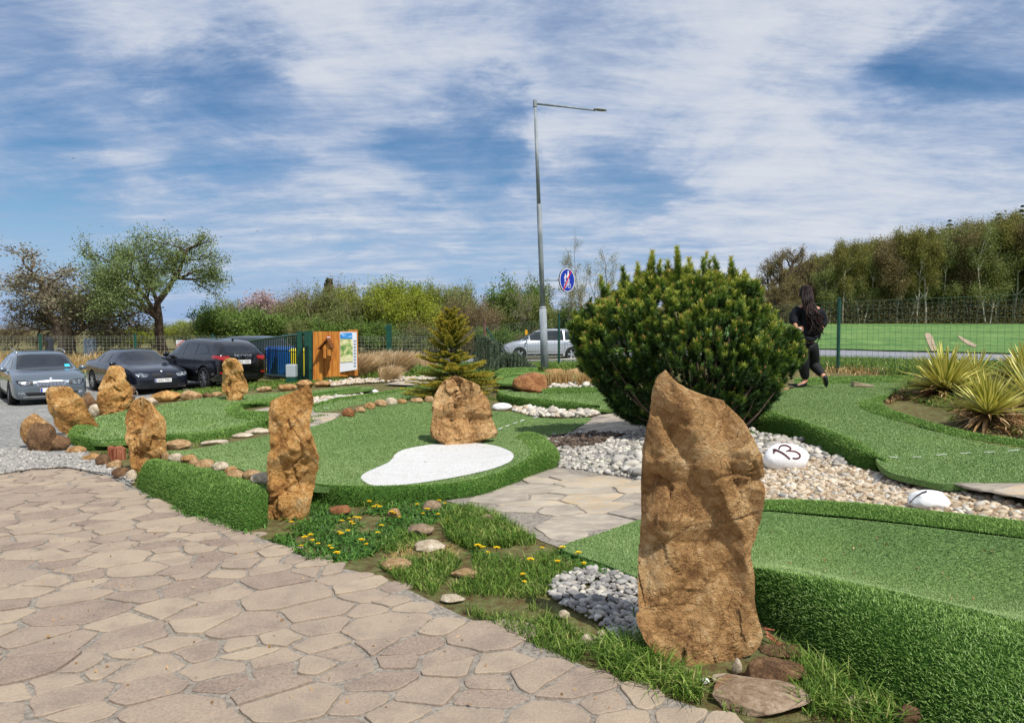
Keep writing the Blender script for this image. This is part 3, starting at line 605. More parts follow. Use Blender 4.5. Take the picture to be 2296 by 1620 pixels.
M['field'] = mat('crop_field', [(0, '#3c5c28'), (.4, '#567a3e'), (.7, '#70904e'), (1, '#9cac72')], 1.2, 12, .95, bump=.8, bscale=6, bdist=.1, nrough=.78, stretch=(1, .5, 1),
                 stops2=[(0, (.80, .88, .78)), (1, (1.16, 1.08, 1.0))], scale2=.14)
rl = [(1.5, 37.2), (4.5, 33.5), (8, 28), (11, 22.8), (16, 18.0), (24, 14.0), (34, 11)]; rh = [(38, 15), (26, 18.6), (18.5, 22.6), (14, 26.5), (11, 32), (7.5, 37.2), (4.5, 41.5)]
road = [(-60, 37.4), (-20, 37.0)]+rl+rh+[(-20, 42.2), (-60, 42.6)]
mb = MB(); sheet(mb, road, .8, ground, .04); tag(mb.build('road', M['asphalt'], smooth=True), kind='structure')
mb = MB(); sheet(mb, [(4.9, 42), (7.8, 37.6), (11.4, 32.3), (14.4, 27), (18.8, 23.1), (26.2, 19.1), (38, 15.5), (75, 14), (160, 60), (150, 118), (90, 118), (30, 104), (14, 100), (8, 70)], 2., ground, .06)
tag(mb.build('field', M['field'], smooth=True), kind='structure')
M['baresoil'] = mat('bare_soil', [(0, '#94816a'), (1, '#b8a488')], 3, 6, .95)
for k, pp in enumerate([[(2072, 748), (2085, 748), (2092, 760), (2098, 785), (2088, 787), (2080, 770)], [(2148, 752), (2160, 758), (2190, 775), (2182, 778), (2165, 770), (2150, 758)]]):
    W3 = px_poly(crom(pp, 24, True), ground, .07); mb = MB(); sheet(mb, W3, 1.2, ground, .085)
    tag(mb.build('bare_soil_patch', M['baresoil'], smooth=True), kind='structure')
M['lightgravel'] = mat('pale_gravel', [(0, '#a39c90'), (1, '#d0cabd')], 8, 8, .95, bump=.5)
mb = MB(); sheet(mb, [(-.5, 38.6), (2, 38.4), (5.2, 36.4), (6.2, 38.6), (4.4, 41.2), (-.5, 41.6)], .5, ground, .07); tag(mb.build('layby', M['lightgravel'], smooth=True), kind='structure')

# ================================================================ stones
_ico = {}
def ico(k):
    if k not in _ico:
        b = bmesh.new(); bmesh.ops.create_icosphere(b, subdivisions=k, radius=1); b.verts.ensure_lookup_table()
        _ico[k] = (np.array([tuple(v.co) for v in b.verts]), np.array([[v.index for v in f.verts] for f in b.faces])); b.free()
    return _ico[k]
def rockV(seed, k=3, planes=16, round_=.5, amp=.06):
    rng = np.random.default_rng(seed); V, F = ico(k); V = V.copy()
    N = rng.normal(size=(planes, 3)); N /= np.linalg.norm(N, axis=1)[:, None]; H = rng.uniform(.62+.25*round_, .97, planes)
    for n, h in zip(N, H): V -= np.maximum(0, V@n-h)[:, None]*n
    V *= (1+amp*fbm(V*1.7+seed, seed, 3))[:, None]; V *= (1+amp*.35*fbm(V*6+seed, seed+9, 3))[:, None]
    V -= (V.max(0)+V.min(0))/2; V /= np.abs(V).max(0); return V, F
def stone(x0, y0, x1, y1, seed, label, m='tan', dr=.8, surf=None, name='stone', group=None, rough=.35, cat='stone', sink=.12, rz=0., mh=None, dz=0., tilt=0.):
    a = math.atan2(y1-HOR, FP); b = G((x0+x1)/2, y1-(y1-y0)*.06, dz, surf); Y = b[1]; w = (x1-x0)*Y/FP; d = w*dr; hp = (y1-y0)*Y/FP
    h = mh or max(.3*hp, (hp-d*math.sin(a)*.8)/math.cos(a)); h *= 1+sink
    V, F = rockV(seed, 4 if (x1-x0) > 60 else 3, 18, rough, .05+.05*(1-rough))
    ct, st = math.cos(tilt), math.sin(tilt); V = V@np.array([[ct, 0, st], [0, 1, 0], [-st, 0, ct]]); V /= np.abs(V).max(0)
    V = V*np.array([w/2, d/2, h/2]); loc = np.array([b[0]*(1+d*.5/Y), Y+d*.42, 0]); sf = surf or ground
    loc[2] = b[2]-h*sink; V[:, 2] += h/2
    o = MB().add(V, F).build(name, M[m], loc=None, smooth=False); o.location = tuple(loc); o.rotation_euler = (0, 0, 0)
    for p in o.data.polygons: p.use_smooth = True
    return tag(o, label, cat, group)
def standing(name, levels, Y, thick, label, m='ochre', seed=1, base=None, nexp=2.7, amp=.03, planes=26, sub=70, deep=.14, cuts=()):
    lv = np.array(levels, float); rng = np.random.default_rng(seed)
    Ls = np.array([W(l, y, Y) for y, l, r in lv]); Rs = np.array([W(r, y, Y) for y, l, r in lv])
    z = Ls[:, 2]; o = np.argsort(z); z = z[o]; cx = ((Ls[:, 0]+Rs[:, 0])/2)[o]; hw = ((Rs[:, 0]-Ls[:, 0])/2)[o]
    z = np.r_[z[0]-deep, z]; cx = np.r_[cx[0], cx]; hw = np.r_[hw[0]*.9, hw]
    zz = np.linspace(z[0], z[-1], sub); cX = np.interp(zz, z, cx); hW = np.interp(zz, z, hw); k = 150
    mx = hW.max(); a = np.arange(k)*2*math.pi/k; sg = lambda v: np.sign(v)*np.abs(v)**(2/nexp)
    tY = thick*mx*(.35+.65*np.sqrt(np.clip(hW/mx, 0, 1)))
    V = np.stack([cX[:, None]+hW[:, None]*sg(np.cos(a)), tY[:, None]*sg(np.sin(a)), np.repeat(zz[:, None], k, 1)], -1)
    cen = np.array([cX.mean(), 0, (z[0]+z[-1])/2]); H = (z[-1]-z[0])/2
    V = V.reshape(-1, 3); ax = np.stack([np.repeat(cX, k), np.zeros(sub*k), V[:, 2]], -1)
    q = V-ax; rad = np.linalg.norm(q*[1, 1, 0], axis=1)+1e-6; nrm = q/rad[:, None]
    # slanting fracture planes on the broad faces
    for _ in range(planes):
        pn = rng.normal(size=3)*[.55, 1.0, .42]; pn /= np.linalg.norm(pn); c0 = cen+np.array([rng.uniform(-.7, .7)*mx, 0, rng.uniform(-.95, .95)*H])
        c0[1] = np.sign(pn[1])*thick*mx*rng.uniform(.72, .98); d = (V-c0)@pn
        mv = np.clip(d, 0, .10); V = V-mv[:, None]*pn*np.array([0, 1, 0])
    s = 1/mx
    def shards(K, g_, sx, seed_):
        r2 = np.random.default_rng(seed_); sp = V[r2.choice(len(V), K)]+r2.normal(0, .05*mx, (K, 3)); gr = r2.normal(0, g_, (K, 3)); off = r2.normal(0, .35*g_, K)*mx*sx; Q = V+np.c_[fbm(V*s*5, seed_, 2), fbm(V*s*5, seed_+1, 2), fbm(V*s*5, seed_+2, 2)]*.06*mx
        idx = np.empty(len(V), int)
        for i0 in range(0, len(V), 4000): idx[i0:i0+4000] = (((Q[i0:i0+4000, None]-sp[None])*[1, 1, .62])**2).sum(-1).argmin(1)
        return np.clip(((V-sp[idx])*gr[idx]).sum(1)+off[idx], -.16*mx*sx, .10*mx*sx)
    dsp = shards(26, .34, 1.2, seed)*amp*24+shards(110, .36, .6, seed+1)*amp*14+shards(600, .4, .25, seed+2)*amp*10
    dsp += fbm(V*s*[1.3, 1.3, .9]+seed, seed, 4, .55)*amp*1.1*mx+fbm(V*s*9+seed, seed+11, 4, .65)*amp*.7*mx; dsp *= np.where(np.abs(nrm[:, 0]) > .8, .40, 1.); dsp += .015*mx
    for (cx_, cz_, sl, dep, wd) in cuts:      # cracks: photo px, px, slope, depth, half width (m)
        c = W(cx_, cz_, Y); ln = np.abs((V[:, 2]-c[2])-sl*(V[:, 0]-c[0])); g = np.clip(1-ln/wd, 0, 1)*np.clip(1-np.abs(V[:, 0]-c[0])/(.6*mx), 0, 1); dsp -= dep*g*(V[:, 1] < 0)
    V = V+nrm*dsp[:, None]
    top = V[-k:].mean(0)+[0, 0, .012]; bot = V[:k].mean(0)
    i = np.arange(sub-1)[:, None]*k; j = np.arange(k)[None]; j2 = (j+1) % k
    F = np.stack([i+j, i+j2, i+k+j2, i+k+j], -1).reshape(-1, 4); n = len(V)
    mb = MB(); mb.add(np.r_[V, [top]], F); mb.F.append(np.array([[(sub-1)*k+q, (sub-1)*k+(q+1) % k, n] for q in range(k)])); mb.M.append(np.zeros(k, int))
    loc = np.array([cX[0], Y+thick*mx*.5, z[0]+deep]); mb.V = [v-[cX[0], 0, z[0]+deep] for v in mb.V]
    o = mb.build(name, M[m], smooth=True); o.location = tuple(loc); return tag(o, label, 'standing stone')
standing('standing_stone', [(833, 1484, 1494), (839, 1476, 1500), (850, 1468, 1508), (868, 1464, 1530), (878, 1462, 1553), (891, 1461, 1590), (899, 1460, 1625), (918, 1458, 1645), (940, 1456, 1665), (965, 1454, 1679), (985, 1453, 1690), (1020, 1450, 1703), (1057, 1449, 1714), (1090, 1450, 1716),
         (1119, 1452, 1717), (1150, 1453, 1713), (1177, 1453, 1709), (1215, 1450, 1700), (1240, 1448, 1690), (1258, 1447, 1689), (1291, 1443, 1697), (1334, 1438, 1698), (1370, 1436, 1704), (1400, 1434, 1711), (1438, 1446, 1718), (1458, 1460, 1708), (1471, 1470, 1697), (1494, 1486, 1640), (1512, 1530, 1600)],
         3.36, .62, 'tallest brown standing stone with a slanted pointed top in the right foreground', 'ochre', 11, sub=240, nexp=3.6, amp=.014, planes=34,
         cuts=[(1650, 1062, .22, .022, .008), (1690, 1070, -.25, .03, .012), (1660, 1165, .3, .02, .007), (1600, 1240, -.12, .02, .01), (1540, 1335, .4, .014, .02), (1610, 1480, -2.2, .03, .03)])
standing('standing_stone', [(866, 684, 693), (874, 668, 697), (886, 636, 700), (898, 612, 701), (925, 610, 698), (950, 609, 698), (970, 608, 703), (998, 607, 711), (1024, 604, 715), (1050, 601, 714), (1063, 600, 706), (1096, 596, 700), (1120, 592, 695), (1148, 588, 690), (1165, 590, 682), (1180, 594, 668)],
         5.95, .6, 'jagged orange standing stone second from the right, at the end of the turf bank', 'ochre2', 23, sub=150, amp=.024, planes=26, cuts=[(640, 1090, .5, .05, .03), (680, 960, -1.5, .03, .03)])
standing('standing_stone', [(893, 300, 318), (899, 288, 330), (917, 276, 346), (938, 269, 365), (956, 268, 367), (975, 271, 367), (998, 277, 367), (1018, 284, 365), (1037, 288, 364), (1055, 292, 358), (1070, 296, 346), (1084, 298, 336)],
         7.75, .7, 'bulky ochre standing stone with dark cap, at the left end of the turf bank', 'ochre2', 31, sub=130, amp=.024, cuts=[(320, 930, .3, .05, .03)])
standing('standing_stone', [(866, 118, 158), (871, 110, 162), (880, 107, 170), (892, 108, 181), (912, 112, 189), (934, 117, 197), (950, 123, 203), (966, 130, 206), (975, 146, 188)],
         11.4, .34, 'flat leaning ochre slab in front of the grey estate car', 'ochre2', 41, sub=70, amp=.025, planes=16, nexp=4)
standing('standing_stone', [(821, 240, 252), (828, 232, 262), (843, 226, 272), (860, 222, 280), (880, 218, 286), (900, 216, 284), (925, 220, 276)],
         14.2, .7, 'ochre standing stone in front of the dark blue saloon car', 'ochre2', 43, sub=90, amp=.026)
standing('standing_stone', [(803, 509, 524), (812, 500, 535), (825, 494, 542), (845, 493, 551), (865, 492, 557), (878, 494, 557), (888, 503, 545)],
         16.6, .7, 'ochre standing stone in front of the black hatchback', 'ochre2', 47, sub=90, amp=.026)
standing('boulder', [(846, 1008, 1028), (850, 1000, 1040), (856, 992, 1051), (868, 983, 1071), (880, 977, 1080), (893, 973, 1087), (910, 970, 1093), (930, 966, 1098), (950, 962, 1103), (965, 961, 1109), (975, 962, 1114), (985, 965, 1110), (992, 985, 1080)],
         9.3, .72, 'big upright brown boulder standing on the central lane above the white patch', 'ochre', 53, sub=130, amp=.022, planes=30, deep=.1)
for o in list(S.collection.objects):
    if o.name.startswith('boulder'): o['category'] = 'boulder'
B = [(54, 925, 124, 1012, 'ochre', 'rough brown boulder at the left end of the rubble beside the leaning slab', .8), (66, 946, 127, 1020, 'dkrock', 'dull brown rock leaning in front of the leftmost boulder', .6),
     (110, 973, 163, 1016, 'dkrock', 'low brown rock at the foot of the flat leaning slab', .8), (150, 998, 196, 1022, 'ochre', 'small flat ochre rock beside the gravel at the corner of the left lane', .9),
     (182, 880, 218, 920, 'dkrock', 'dark brown rock between the leaning slab and the next standing stone', .8), (223, 897, 250, 932, 'palerock', 'pale pink pointed rock left of the bull shaped stump', .7),
     (203, 905, 232, 936, 'palerock', 'grey and white rock at the edge of the left lane beside the pale pink rock', .7), (322, 890, 354, 911, 'palerock', 'low whitish rock below the front of the dark blue saloon', .8),
     (340, 874, 407, 903, 'ochre2', 'long low ochre rock under the number plate of the dark blue saloon', .6), (406, 874, 456, 899, 'tan', 'rounded tan rock with a pale left half beside the long low rock', .7),
     (455, 880, 478, 893, 'dkrock', 'small dark rock in the row before the black hatchback', .8), (476, 877, 500, 891, 'tan', 'small tan rock leaning against the standing stone before the black hatchback', .8),
     (575, 865, 612, 879, 'tan', 'low tan rock before the green gate, left of the grey box', .8), (622, 860, 668, 877, 'ochre', 'angular flat ochre rock below the grey box', .6),
     (665, 851, 702, 872, 'ochre', 'rounded ochre rock at the foot of the gate post', .8), (705, 852, 746, 869, 'ochre', 'rounded brown rock at the foot of the wooden panel', .8),
     (366, 983, 428, 1010, 'tan', 'flat topped tan block beside the turf behind the bulky standing stone', .6), (452, 983, 512, 999, 'palerock', 'flat pale rock in the weedy gap between the left lanes', .7),
     (520, 968, 570, 982, 'palerock', 'thin flat grey rock behind the pale one in the weedy gap', .9), (548, 958, 607, 973, 'palerock', 'long flat grey rock left of the jagged standing stone', .6),
     (1147, 833, 1229, 886, 'redrock', 'red brown boulder on the back lane', .8), (1216, 826, 1266, 851, 'ochre', 'low orange boulder behind the red brown one beneath the lamp post', .8),
     (1263, 825, 1312, 851, 'tan', 'low split boulder to the right of the lamp post base', .8), (938, 799, 982, 830, 'tan', 'peaked tan boulder behind the yellow green spruce', .8),
     (1720, 868, 1757, 886, 'tan', 'small angular rock under the right edge of the big pine', .7), (1752, 868, 1788, 884, 'tan', 'small angular rock near the feet of the person', .7),
     (1664, 1472, 1806, 1548, 'dkrock', 'long angular grey brown block beside the foot of the tallest stone', .5), (1700, 1440, 1815, 1478, 'dkrock', 'mossy rock behind the long angular block', .6),
     (1638, 1475, 1662, 1517, 'palerock', 'small upright pebble between the tallest stone and the long block', .9), (1592, 1507, 1646, 1534, 'palerock', 'smooth lilac grey stone at the foot of the tallest stone', .7),
     (1566, 1518, 1591, 1537, 'white', 'small white pebble left of the lilac grey stone', .8), (1884, 1556, 1956, 1598, 'palerock', 'pale jagged stone in the grass at the lower right', .7),
     (1995, 1576, 2080, 1640, 'dkrock', 'brown rock cut off by the bottom edge at the lower right', .7), (1250, 1366, 1278, 1391, 'palerock', 'single white cobble in the grass left of the pebble bed', .9),
     (1298, 1420, 1327, 1455, 'palerock', 'large white cobble at the edge of the patio', .9), (1324, 1424, 1351, 1450, 'palerock', 'grey cobble touching the large white cobble', .9), (1336, 1411, 1362, 1427, 'palerock', 'flat beige cobble on top of the two larger cobbles', .8),
     (910, 1170, 975, 1205, 'slab', 'bare grey rock in the weeds between patio and central lane', .9), (945, 1120, 990, 1150, 'slab', 'small grey rock among the dandelions below the central lane', .8), (868, 1138, 900, 1166, 'tan', 'upright tan rock beside the densest dandelions', .7),
     (930, 1206, 1000, 1245, 'palerock', 'pale bare rock surrounded by straw in the middle of the weeds', .9), (1070, 1150, 1110, 1175, 'slab', 'flat brown rock in the grass left of the stone path', .9), (850, 1250, 925, 1285, 'tan', 'flat tan rock at the edge of the patio below the dandelions', .8),
     (1010, 1270, 1075, 1300, 'tan', 'tan rock showing through the grass near the patio', .8), (985, 1330, 1045, 1356, 'palerock', 'small pale rock at the patio edge in the grass', .8), (740, 1130, 790, 1160, 'redrock', 'reddish rock between the jagged standing stone and the dandelions', .8)]
for k, (x0, y0, x1, y1, m_, lb, dr) in enumerate(B): stone(x0, y0, x1, y1, 100+k*7, lb, m_, dr, name='boulder' if x1-x0 > 60 and y0 < 1100 and y1-y0 > 25 else 'rock', rough=.2, cat='rock')
o = stone(1577, 1512, 1818, 1612, 917, 'large flat brown slab lying at the foot of the tallest stone', 'slab', .75, name='flat_slab', mh=.07, rough=.1, cat='slab', sink=.3)
ORD = ['first', 'second', 'third', 'fourth', 'fifth', 'sixth', 'seventh', 'eighth', 'ninth', 'tenth', 'eleventh', 'twelfth']
row = [(364, 1012, 386, 1033), (379, 1014, 410, 1036), (406, 1017, 446, 1041), (424, 1027, 450, 1049), (439, 1027, 482, 1055), (476, 1033, 516, 1062), (505, 1043, 538, 1068), (510, 1052, 553, 1080), (544, 1050, 590, 1078), (562, 1057, 610, 1091)]
for k, b in enumerate(row): stone(*b, 300+k*3, f'{ORD[k]} edging stone from the left in the row above the dark turf bank', ['tan', 'palerock', 'ochre', 'tan'][k % 4], .8, surf=sb, group='edging stones above the turf bank', name='edging_stone')
row = [(187, 1014, 228, 1039), (214, 1017, 248, 1051), (240, 1030, 274, 1058), (253, 1046, 293, 1078), (282, 1052, 308, 1084)]
for k, b in enumerate(row): stone(*b, 340+k*3, f'{ORD[k]} rubble stone from the left in the row running down to the bulky standing stone', ['ochre', 'dkrock', 'tan', 'dkrock', 'palerock'][k], .8, group='rubble stones between gravel and left lane', name='edging_stone', rough=.2)
row = [(766, 913, 796, 936), (795, 911, 820, 926), (817, 901, 842, 918), (838, 894, 868, 913), (864, 890, 891, 909), (890, 893, 912, 906), (919, 890, 949, 904), (950, 887, 973, 903)]
for k, b in enumerate(row): stone(*b, 370+k*3, f'{ORD[k]} rounded stone from the left in the row along the top of the central lane', ['redrock', 'tan', 'ochre', 'tan', 'palerock', 'ochre', 'tan', 'tan'][k], .8, surf=s1, group='edging stones along the top of the central lane', name='edging_stone', rough=.8, sink=.2)
stone(812, 870, 849, 884, 500, 'flat white painted boulder between the two slim lanes on the left', 'white', .7, cat='painted stone', name='painted_stone', rough=.9)
stone(1103, 902, 1148, 922, 501, 'white painted boulder at the left end of the white pebbles behind the central boulder', 'white', .7, cat='painted stone', name='painted_stone', rough=.9)
ps = stone(2034, 1094, 2124, 1152, 503, 'white painted boulder with a dark brush mark on the tan gravel at the right', 'white', .8, cat='painted stone', name='painted_stone', rough=.9)
st13 = stone(1706, 990, 1812, 1062, 506, 'white painted boulder bearing the number 13', 'white', .75, cat='painted stone', name='painted_stone', rough=1.)
stone(1446, 890, 1462, 905, 507, 'white painted stone half hidden under the big pine', 'white', .8, cat='painted stone', name='painted_stone', rough=.9, dz=.05)
M['maroon'] = flat('maroon_paint', '#4a1c1c', .6)
def text_mesh(s, size, ext=0.):
    c = bpy.data.curves.new('t', 'FONT'); c.body = s; c.size = size; c.align_x = 'CENTER'; c.align_y = 'CENTER'; c.extrude = ext; c.resolution_u = 3
    o = bpy.data.objects.new('t', c); S.collection.objects.link(o); dg = C.evaluated_depsgraph_get(); me = o.evaluated_get(dg).to_mesh()
    V = np.array([tuple(v.co) for v in me.vertices]) if len(me.vertices) else np.zeros((0, 3)); F = [tuple(p.vertices) for p in me.polygons]
    o.evaluated_get(dg).to_mesh_clear(); bpy.data.objects.remove(o); bpy.data.curves.remove(c); return V, F
def put_on(o, V, F, name, m, to_world, direction, off=.004):
    "lays flat artwork V (world points) onto the skin of o along a direction"
    V = np.asarray(V, float); bvh = BVHTree.FromPolygons([tuple(np.array(v.co)) for v in o.data.vertices], [tuple(p.vertices) for p in o.data.polygons])
    d = Vector(direction).normalized(); loc = Vector(o.location); out = []
    for v in V:
        h = bvh.ray_cast(Vector(v)-loc-d*2, d); out.append(tuple(h[0]+loc-d*off) if h[0] is not None else tuple(v))
    ob = MB().add(np.array(out)-np.array(loc), F).build(name, m, o); return ob
def brush(strokes, w, sub=24):
    V = []; F = []
    for st in strokes:
        P = crom(st, sub); T = np.gradient(P, axis=0); T /= np.linalg.norm(T, axis=1)[:, None]+1e-9; Nn = np.c_[-T[:, 1], T[:, 0]]
        ww = w*(.8+.25*np.sin(np.linspace(.3, 2.9, sub)))[:, None]
        rows = [P+Nn*ww*u for u in (-.5, -.17, .17, .5)]; b = len(V); V += [tuple(r[i]) for i in range(sub) for r in rows]
        F += [(b+i*4+j, b+i*4+j+1, b+i*4+4+j+1, b+i*4+4+j) for i in range(sub-1) for j in range(3)]
    return np.array(V), F
# the number 13, brushed on in the place's units (traced strokes, projected onto the stone)
Vt, Ft = brush([[(1731, 1008), (1736, 1007), (1752, 1014), (1763, 1022), (1771, 1029)], [(1733, 1016), (1735, 1010), (1742, 1008)],
                [(1745, 1006), (1749, 999), (1758, 997), (1768, 1000), (1773, 1005), (1766, 1010), (1762, 1010)], [(1766, 1010), (1782, 1011), (1793, 1018), (1793, 1025), (1784, 1028), (1777, 1026)]], 4.2)
Y0 = st13.location[1]-.3; Wp = np.array([W(x, y, Y0) for x, y in Vt]); dd = np.array([W(1760, 1012, 7)-[0, 0, EYE]]).ravel()
put_on(st13, Wp, Ft, 'painted_number', M['maroon'], None, dd, .004)
Vt, Ft = brush([[(2036, 1128), (2050, 1114), (2066, 1103), (2078, 1099)], [(2056, 1110), (2068, 1104), (2078, 1102)]], 2.4)
Y0 = ps.location[1]-.3; Wp = np.array([W(x, y, Y0) for x, y in Vt]); put_on(ps, Wp, Ft, 'brush_mark', flat('black_paint', '#2c2a28'), None, np.array(W(2070, 1110, 5))-[0, 0, EYE])

# ================================================================ gravel beds
def pebbles(name, poly, n, smin, smax, mats, seed, label, surf=None, colw=None, flatn=.6, dz=.0, parts=None):
    rng = np.random.default_rng(seed); surf = surf or ground; poly = np.asarray(poly)[:, :2]
    lo, hi = poly.min(0), poly.max(0); P = rng.uniform(lo, hi, (n*6, 2)); P = P[inside(P, poly)]
    # denser where the picture needs it less is not wanted: even scatter, thinned far away
    P = P[:n]; n = len(P); s = rng.uniform(smin, smax, n)*rng.choice([.7, 1, 1.45], n, p=[.45, .45, .1])
    base = [rockV(seed*10+k, 2, 12, .1, .08) for k in range(6)]; mb = MB(); z = surf(P)
    for k in range(6):
        q = np.where(np.arange(n) % 6 == k)[0]
        V, F = base[k]; a = rng.uniform(0, 6.28, len(q)); ca, sa = np.cos(a), np.sin(a); sc = np.c_[s[q]*rng.uniform(.8, 1.3, len(q)), s[q]*rng.uniform(.7, 1, len(q)), s[q]*flatn*rng.uniform(.7, 1.2, len(q))]/2
        VV = V[None]*sc[:, None]; X = VV[..., 0]*ca[:, None]-VV[..., 1]*sa[:, None]; Yv = VV[..., 0]*sa[:, None]+VV[..., 1]*ca[:, None]
        tl = rng.normal(0, .25, (len(q), 1)); Z = VV[..., 2]+X*tl
        out = np.stack([X+P[q, 0][:, None], Yv+P[q, 1][:, None], Z+(z[q]+sc[:, 2]*rng.uniform(.4, 1.3, len(q))+dz)[:, None]], -1)
        FF = (F[None]+(np.arange(len(q))*len(V))[:, None, None]).reshape(-1, 3)
        mi = rng.choice(len(mats), len(q), p=colw)
        for m_ in range(len(mats)):
            w = np.where(mi == m_)[0]
            if len(w): mb.add(out[w].reshape(-1, 3), (F[None]+(np.arange(len(w))*len(V))[:, None, None]).reshape(-1, 3), m_, np.repeat(rng.random(len(w)), len(V)))
    o = mb.build(name, mats, smooth=True); return tag(o, label, 'gravel', kind='stuff')
pm = lambda nm, st: mat(nm, st, 14, 6, .8, bump=.3, bscale=60, attr=.6, spec=.3)
M['peb_w'] = pm('white_pebbles', [(0, '#948c80'), (.5, '#bbb4a6'), (1, '#dcd7cc')]); M['peb_g'] = pm('grey_pebbles', [(0, '#75726c'), (.5, '#9b9790'), (1, '#c0bbb0')])
M['peb_t'] = pm('tan_gravel', [(0, '#84705a'), (.3, '#a8947a'), (.65, '#c6b69c'), (1, '#e2d8c6')]); M['peb_d'] = pm('dark_pebbles', [(0, '#6c6a6a'), (.5, '#918e8a'), (1, '#b4b0a8')])
M['bark'] = pm('bark_chips', [(0, '#332a22'), (.5, '#54463a'), (1, '#77665a')])
M['bed_t'] = mat('gravel_bed', [(0, '#6e5a44'), (.5, '#a88c6a'), (1, '#cdb594')], 45, 8, .95, bump=1, bscale=60, bdist=.02)
M['bed_g'] = mat('pebble_bed', [(0, '#4c4640'), (.5, '#86827c'), (1, '#b4b0a8')], 40, 8, .95, bump=1, bscale=50, bdist=.02)
bedR = px_poly([(1640, 1010), (1700, 975), (1775, 985), (1840, 1012), (1906, 1045), (1960, 1060), (2057, 1082), (2131, 1095), (2200, 1112), (2295, 1140), (2420, 1170), (2420, 1205), (2295, 1186), (2146, 1167), (2026, 1153), (1876, 1140), (1714, 1137), (1640, 1120)])
bedL = px_poly([(1192, 982), (1266, 974), (1450, 965), (1560, 950), (1680, 948), (1705, 976), (1660, 1050), (1650, 1125), (1560, 1105), (1450, 1082), (1400, 1070), (1300, 1054), (1252, 1048), (1256, 1015), (1230, 992)])
mb = MB(); sheet(mb, bedR, .12, ground, .015); tag(mb.build('gravel_bed', M['bed_t'], smooth=True), kind='structure')
mb = MB(); sheet(mb, bedL, .12, ground, .02); tag(mb.build('gravel_bed', M['bed_g'], smooth=True), kind='structure')
pebbles('tan_gravel', bedR, 9000, .028, .055, [M['peb_t'], M['peb_w'], M['peb_g']], 5, 'tan and white gravel around the number stone', colw=[.74, .17, .09])
pebbles('grey_cobbles', px_poly([(1640, 1000), (1700, 975), (1790, 992), (1850, 1020), (1906, 1048), (1880, 1052), (1800, 1020), (1660, 1020)]), 260, .06, .12, [M['peb_g'], M['peb_w']], 6, 'grey cobbles along the turf edge behind the number stone', colw=[.6, .4], dz=.02)
pebbles('white_pebbles', bedL, 6500, .035, .07, [M['peb_w'], M['peb_g']], 7, 'white and grey pebbles under the big pine', colw=[.6, .4])
pebbles('bark_chips', px_poly([(1204, 986), (1270, 977), (1360, 972), (1400, 980), (1330, 1000), (1270, 1010), (1245, 1005)]), 1300, .03, .07, [M['bark']], 8, 'dark brown bark chips beside the central lane', dz=.02)
pebbles('large_cobbles', px_poly([(1390, 1030), (1450, 1020), (1450, 1075), (1370, 1060)]), 90, .08, .16, [M['peb_w'], M['peb_g']], 9, 'large white and grey cobbles left of the tallest stone', colw=[.5, .5], dz=.03)
pebbles('white_pebbles', px_poly([(1149, 918), (1200, 922), (1300, 930), (1345, 928), (1326, 938), (1198, 937), (1150, 926)]), 700, .06, .12, [M['peb_w'], M['peb_t']], 14, 'strip of white pebbles behind the central lane', colw=[.8, .2], dz=.03)
pebbles('white_pebbles', px_poly([(1116, 868), (1118, 858), (1150, 861), (1150, 868)]), 200, .08, .14, [M['peb_w']], 15, 'white pebbles left of the red brown boulder', dz=.05)
pebbles('white_pebbles', px_poly([(1230, 873), (1300, 868), (1420, 868), (1420, 872), (1230, 876)]), 300, .08, .14, [M['peb_w']], 16, 'white pebbles in front of the dry reeds', dz=.05)
pebbles('white_pebbles', px_poly([(640, 908), (690, 898), (760, 890), (815, 884), (815, 888), (760, 897), (700, 911), (650, 916)]), 700, .05, .1, [M['peb_w'], M['peb_t']], 17, 'pale pebbles between the two slim lanes', colw=[.6, .4], dz=.03)
pebbles('pale_gravel', px_poly([(742, 868), (800, 862), (900, 856), (1000, 852), (1000, 846), (900, 850), (780, 856), (735, 862)]), 1300, .06, .12, [M['peb_t'], M['peb_w']], 18, 'pale gravel before the straw coloured grass', colw=[.6, .4], dz=.03)
pebbles('grey_pebbles', px_poly([(1228, 1330), (1245, 1300), (1290, 1280), (1350, 1282), (1440, 1300), (1450, 1400), (1430, 1450), (1385, 1440), (1345, 1405), (1290, 1375), (1240, 1350)]), 900, .024, .052, [M['peb_d'], M['peb_w'], M['peb_g']], 19,
        'grey and white pebbles in the shade of the tallest stone', colw=[.55, .2, .25], dz=.015)
pebbles('small_gravel', px_poly([(0, 1068), (75, 1056), (150, 1052), (240, 1066), (300, 1090), (290, 1075), (230, 1040), (180, 1018), (120, 1022), (60, 1010), (0, 1010)]), 9000, .016, .034, [M['peb_g'], M['peb_w'], M['peb_d']], 20, 'grey gravel where the car park meets the patio', colw=[.5, .05, .45], dz=.025)
